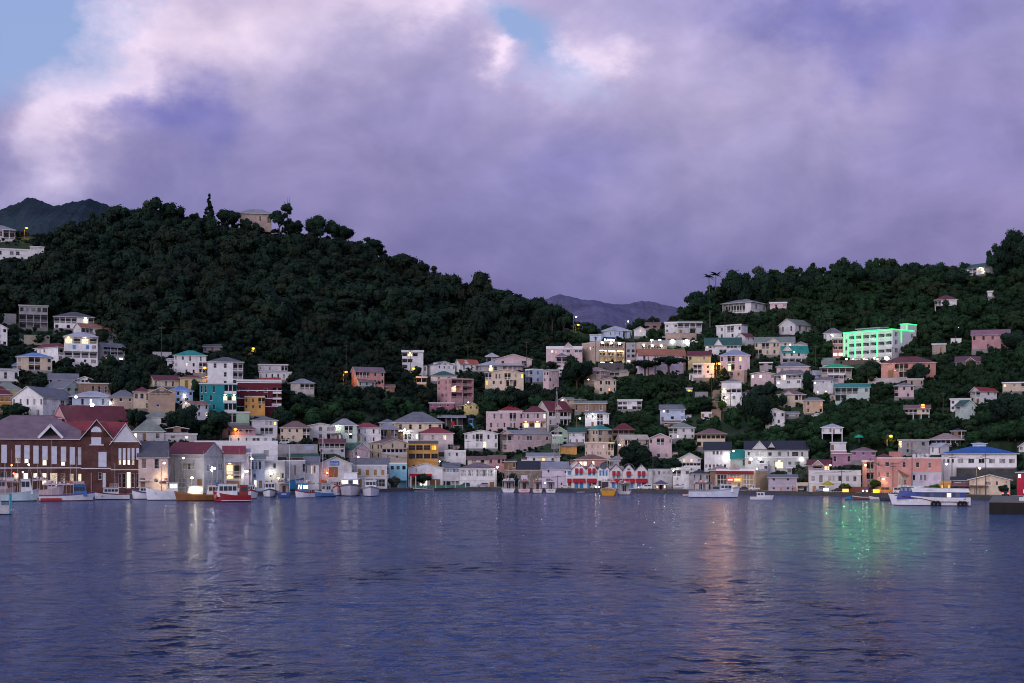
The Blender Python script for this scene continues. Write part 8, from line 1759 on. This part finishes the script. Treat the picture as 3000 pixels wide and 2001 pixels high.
            for j, R in enumerate(sizes):
                hh = R * (RND.uniform(1.25, 1.9) if j < 2 else 1.1); rpx = R / s; vt = vb - hh / s
                if clear(uu, Y, rpx * .95, vt, vb, .10 if j < 2 else .2):
                    if j < 2:
                        q, t = wood[RND.randrange(7)]; sc = np.array([R, R, hh / 1.5])
                    else:
                        q, t = bush[RND.randrange(4)]; sc = np.array([R, R, hh / 1.1])
                    if j == 0 and not woodland and len(solo) < 170 and 1000 < vb < 1400 and -20 < uu < 3020 and RND.random() < .8: solo.append((uu, Y, z, R, hh)); cover.append((x, Y, R * .7)); break
                    a = RND.uniform(0, 6.28); hz = RND.choice((.75, 1, 1, 1.25)); sc = sc * np.array([1, 1, hz]); ca, sa = math.cos(a), math.sin(a); M = np.array([[ca, -sa, 0], [sa, ca, 0], [0, 0, 1]])
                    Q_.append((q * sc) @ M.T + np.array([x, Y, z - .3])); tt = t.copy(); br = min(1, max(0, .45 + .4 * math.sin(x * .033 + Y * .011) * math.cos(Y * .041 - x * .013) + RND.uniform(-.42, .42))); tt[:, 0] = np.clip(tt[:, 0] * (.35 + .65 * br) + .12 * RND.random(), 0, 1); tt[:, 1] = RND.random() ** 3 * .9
                    T2.append((tt, uu)); cnt += 1; cover.append((x, Y, R * .75)); break
    # scrub filling the gaps on the inhabited slopes
    cell = {}
    for x, y, r in cover:
        for i in range(int((x - r) // 2), int((x + r) // 2) + 1):
            for j in range(int((y - r) // 2), int((y + r) // 2) + 1): cell[(i, j)] = 1
    scrub = [leaf_cloud(rng, 1, 1.0, 6, 16, .34) for _ in range(4)]; d = 31.0
    while d < 330:
        u = -60.0
        while u < 3060:
            yq = float(Yq(u)); Y = yq + d + RND.uniform(-1, 1); step = 2.8 / (Y / F); uu = u + RND.uniform(-.4, .4) * step; u += step
            x = (uu - CX) / F * Y; s = Y / F
            if (int(x // 2), int(Y // 2)) in cell: continue
            z = tz(x, Y); vb = HV + (H - z) / s
            if vb < vsky(uu) - 2 or (lane[0] < uu < lane[1] and lane[2] < vb < lane[3]): continue
            if any(a < uu < b and c < vb < e for a, b, c, e in keep_grass) and RND.random() > .08: continue
            R = RND.uniform(.9, 1.7); hh = R * RND.uniform(.8, 1.2)
            if not clear(uu, Y, R / s, vb - hh / s, vb, .22): R *= .55; hh *= .55
            if not clear(uu, Y, R / s, vb - hh / s, vb, .30): continue
            q, t = scrub[RND.randrange(4)]; tt = t.copy(); tt[:, 0] = np.clip(tt[:, 0] * (.4 + .8 * RND.random()), 0, 1)
            Q_.append(q * np.array([R, R, hh]) + np.array([x, Y, z - .15])); T2.append((tt, uu))
        d += 2.8
    bounds = [(-9999, 1660, 'wooded_hillside'), (1660, 9999, 'hillside_thicket')]
    for lo, hi, nm in bounds:
        qs = [q for q, (t, uu) in zip(Q_, T2) if lo <= uu < hi]; ts = [t for (t, uu) in T2 if lo <= uu < hi]
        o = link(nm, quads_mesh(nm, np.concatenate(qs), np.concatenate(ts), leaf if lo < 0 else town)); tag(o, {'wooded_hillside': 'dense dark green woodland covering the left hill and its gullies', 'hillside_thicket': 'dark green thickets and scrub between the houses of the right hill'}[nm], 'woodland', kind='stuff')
    for i, (uu, Y, z, R, hh) in enumerate(solo):
        v = HV + (H - z) * F / Y; zone = 0 if uu < 700 else 1 if uu < 1450 else 2 if uu < 2080 else 3
        lab = ['dark leafy tree among the hillside houses left of the bare green slope', 'dark leafy tree in the wooded gully between the maroon block and the lattice mast', 'dark leafy tree between the houses below the floodlit hotel', 'dark leafy tree between the houses of the right-hand slope'][zone]
        grp = ['garden trees, left slope', 'gully trees, centre', 'garden trees below the hotel', 'garden trees, right slope'][zone]
        tree(lab, uu, v, v - hh * F / Y, 2 * R * F / Y, mat=town, group=grp, trunk=.12, Y=Y)
    print('wood', cnt, 'solo', len(solo), 'quads', sum(len(q) for q in Q_))
sky_and_sun()
town_left(); town_middle(); town_right(); town_extras()
setting(); boats(); vehicles(); small_things(); lamps(); poles(); people()
vegetation()
print('objects', len(bpy.data.objects))
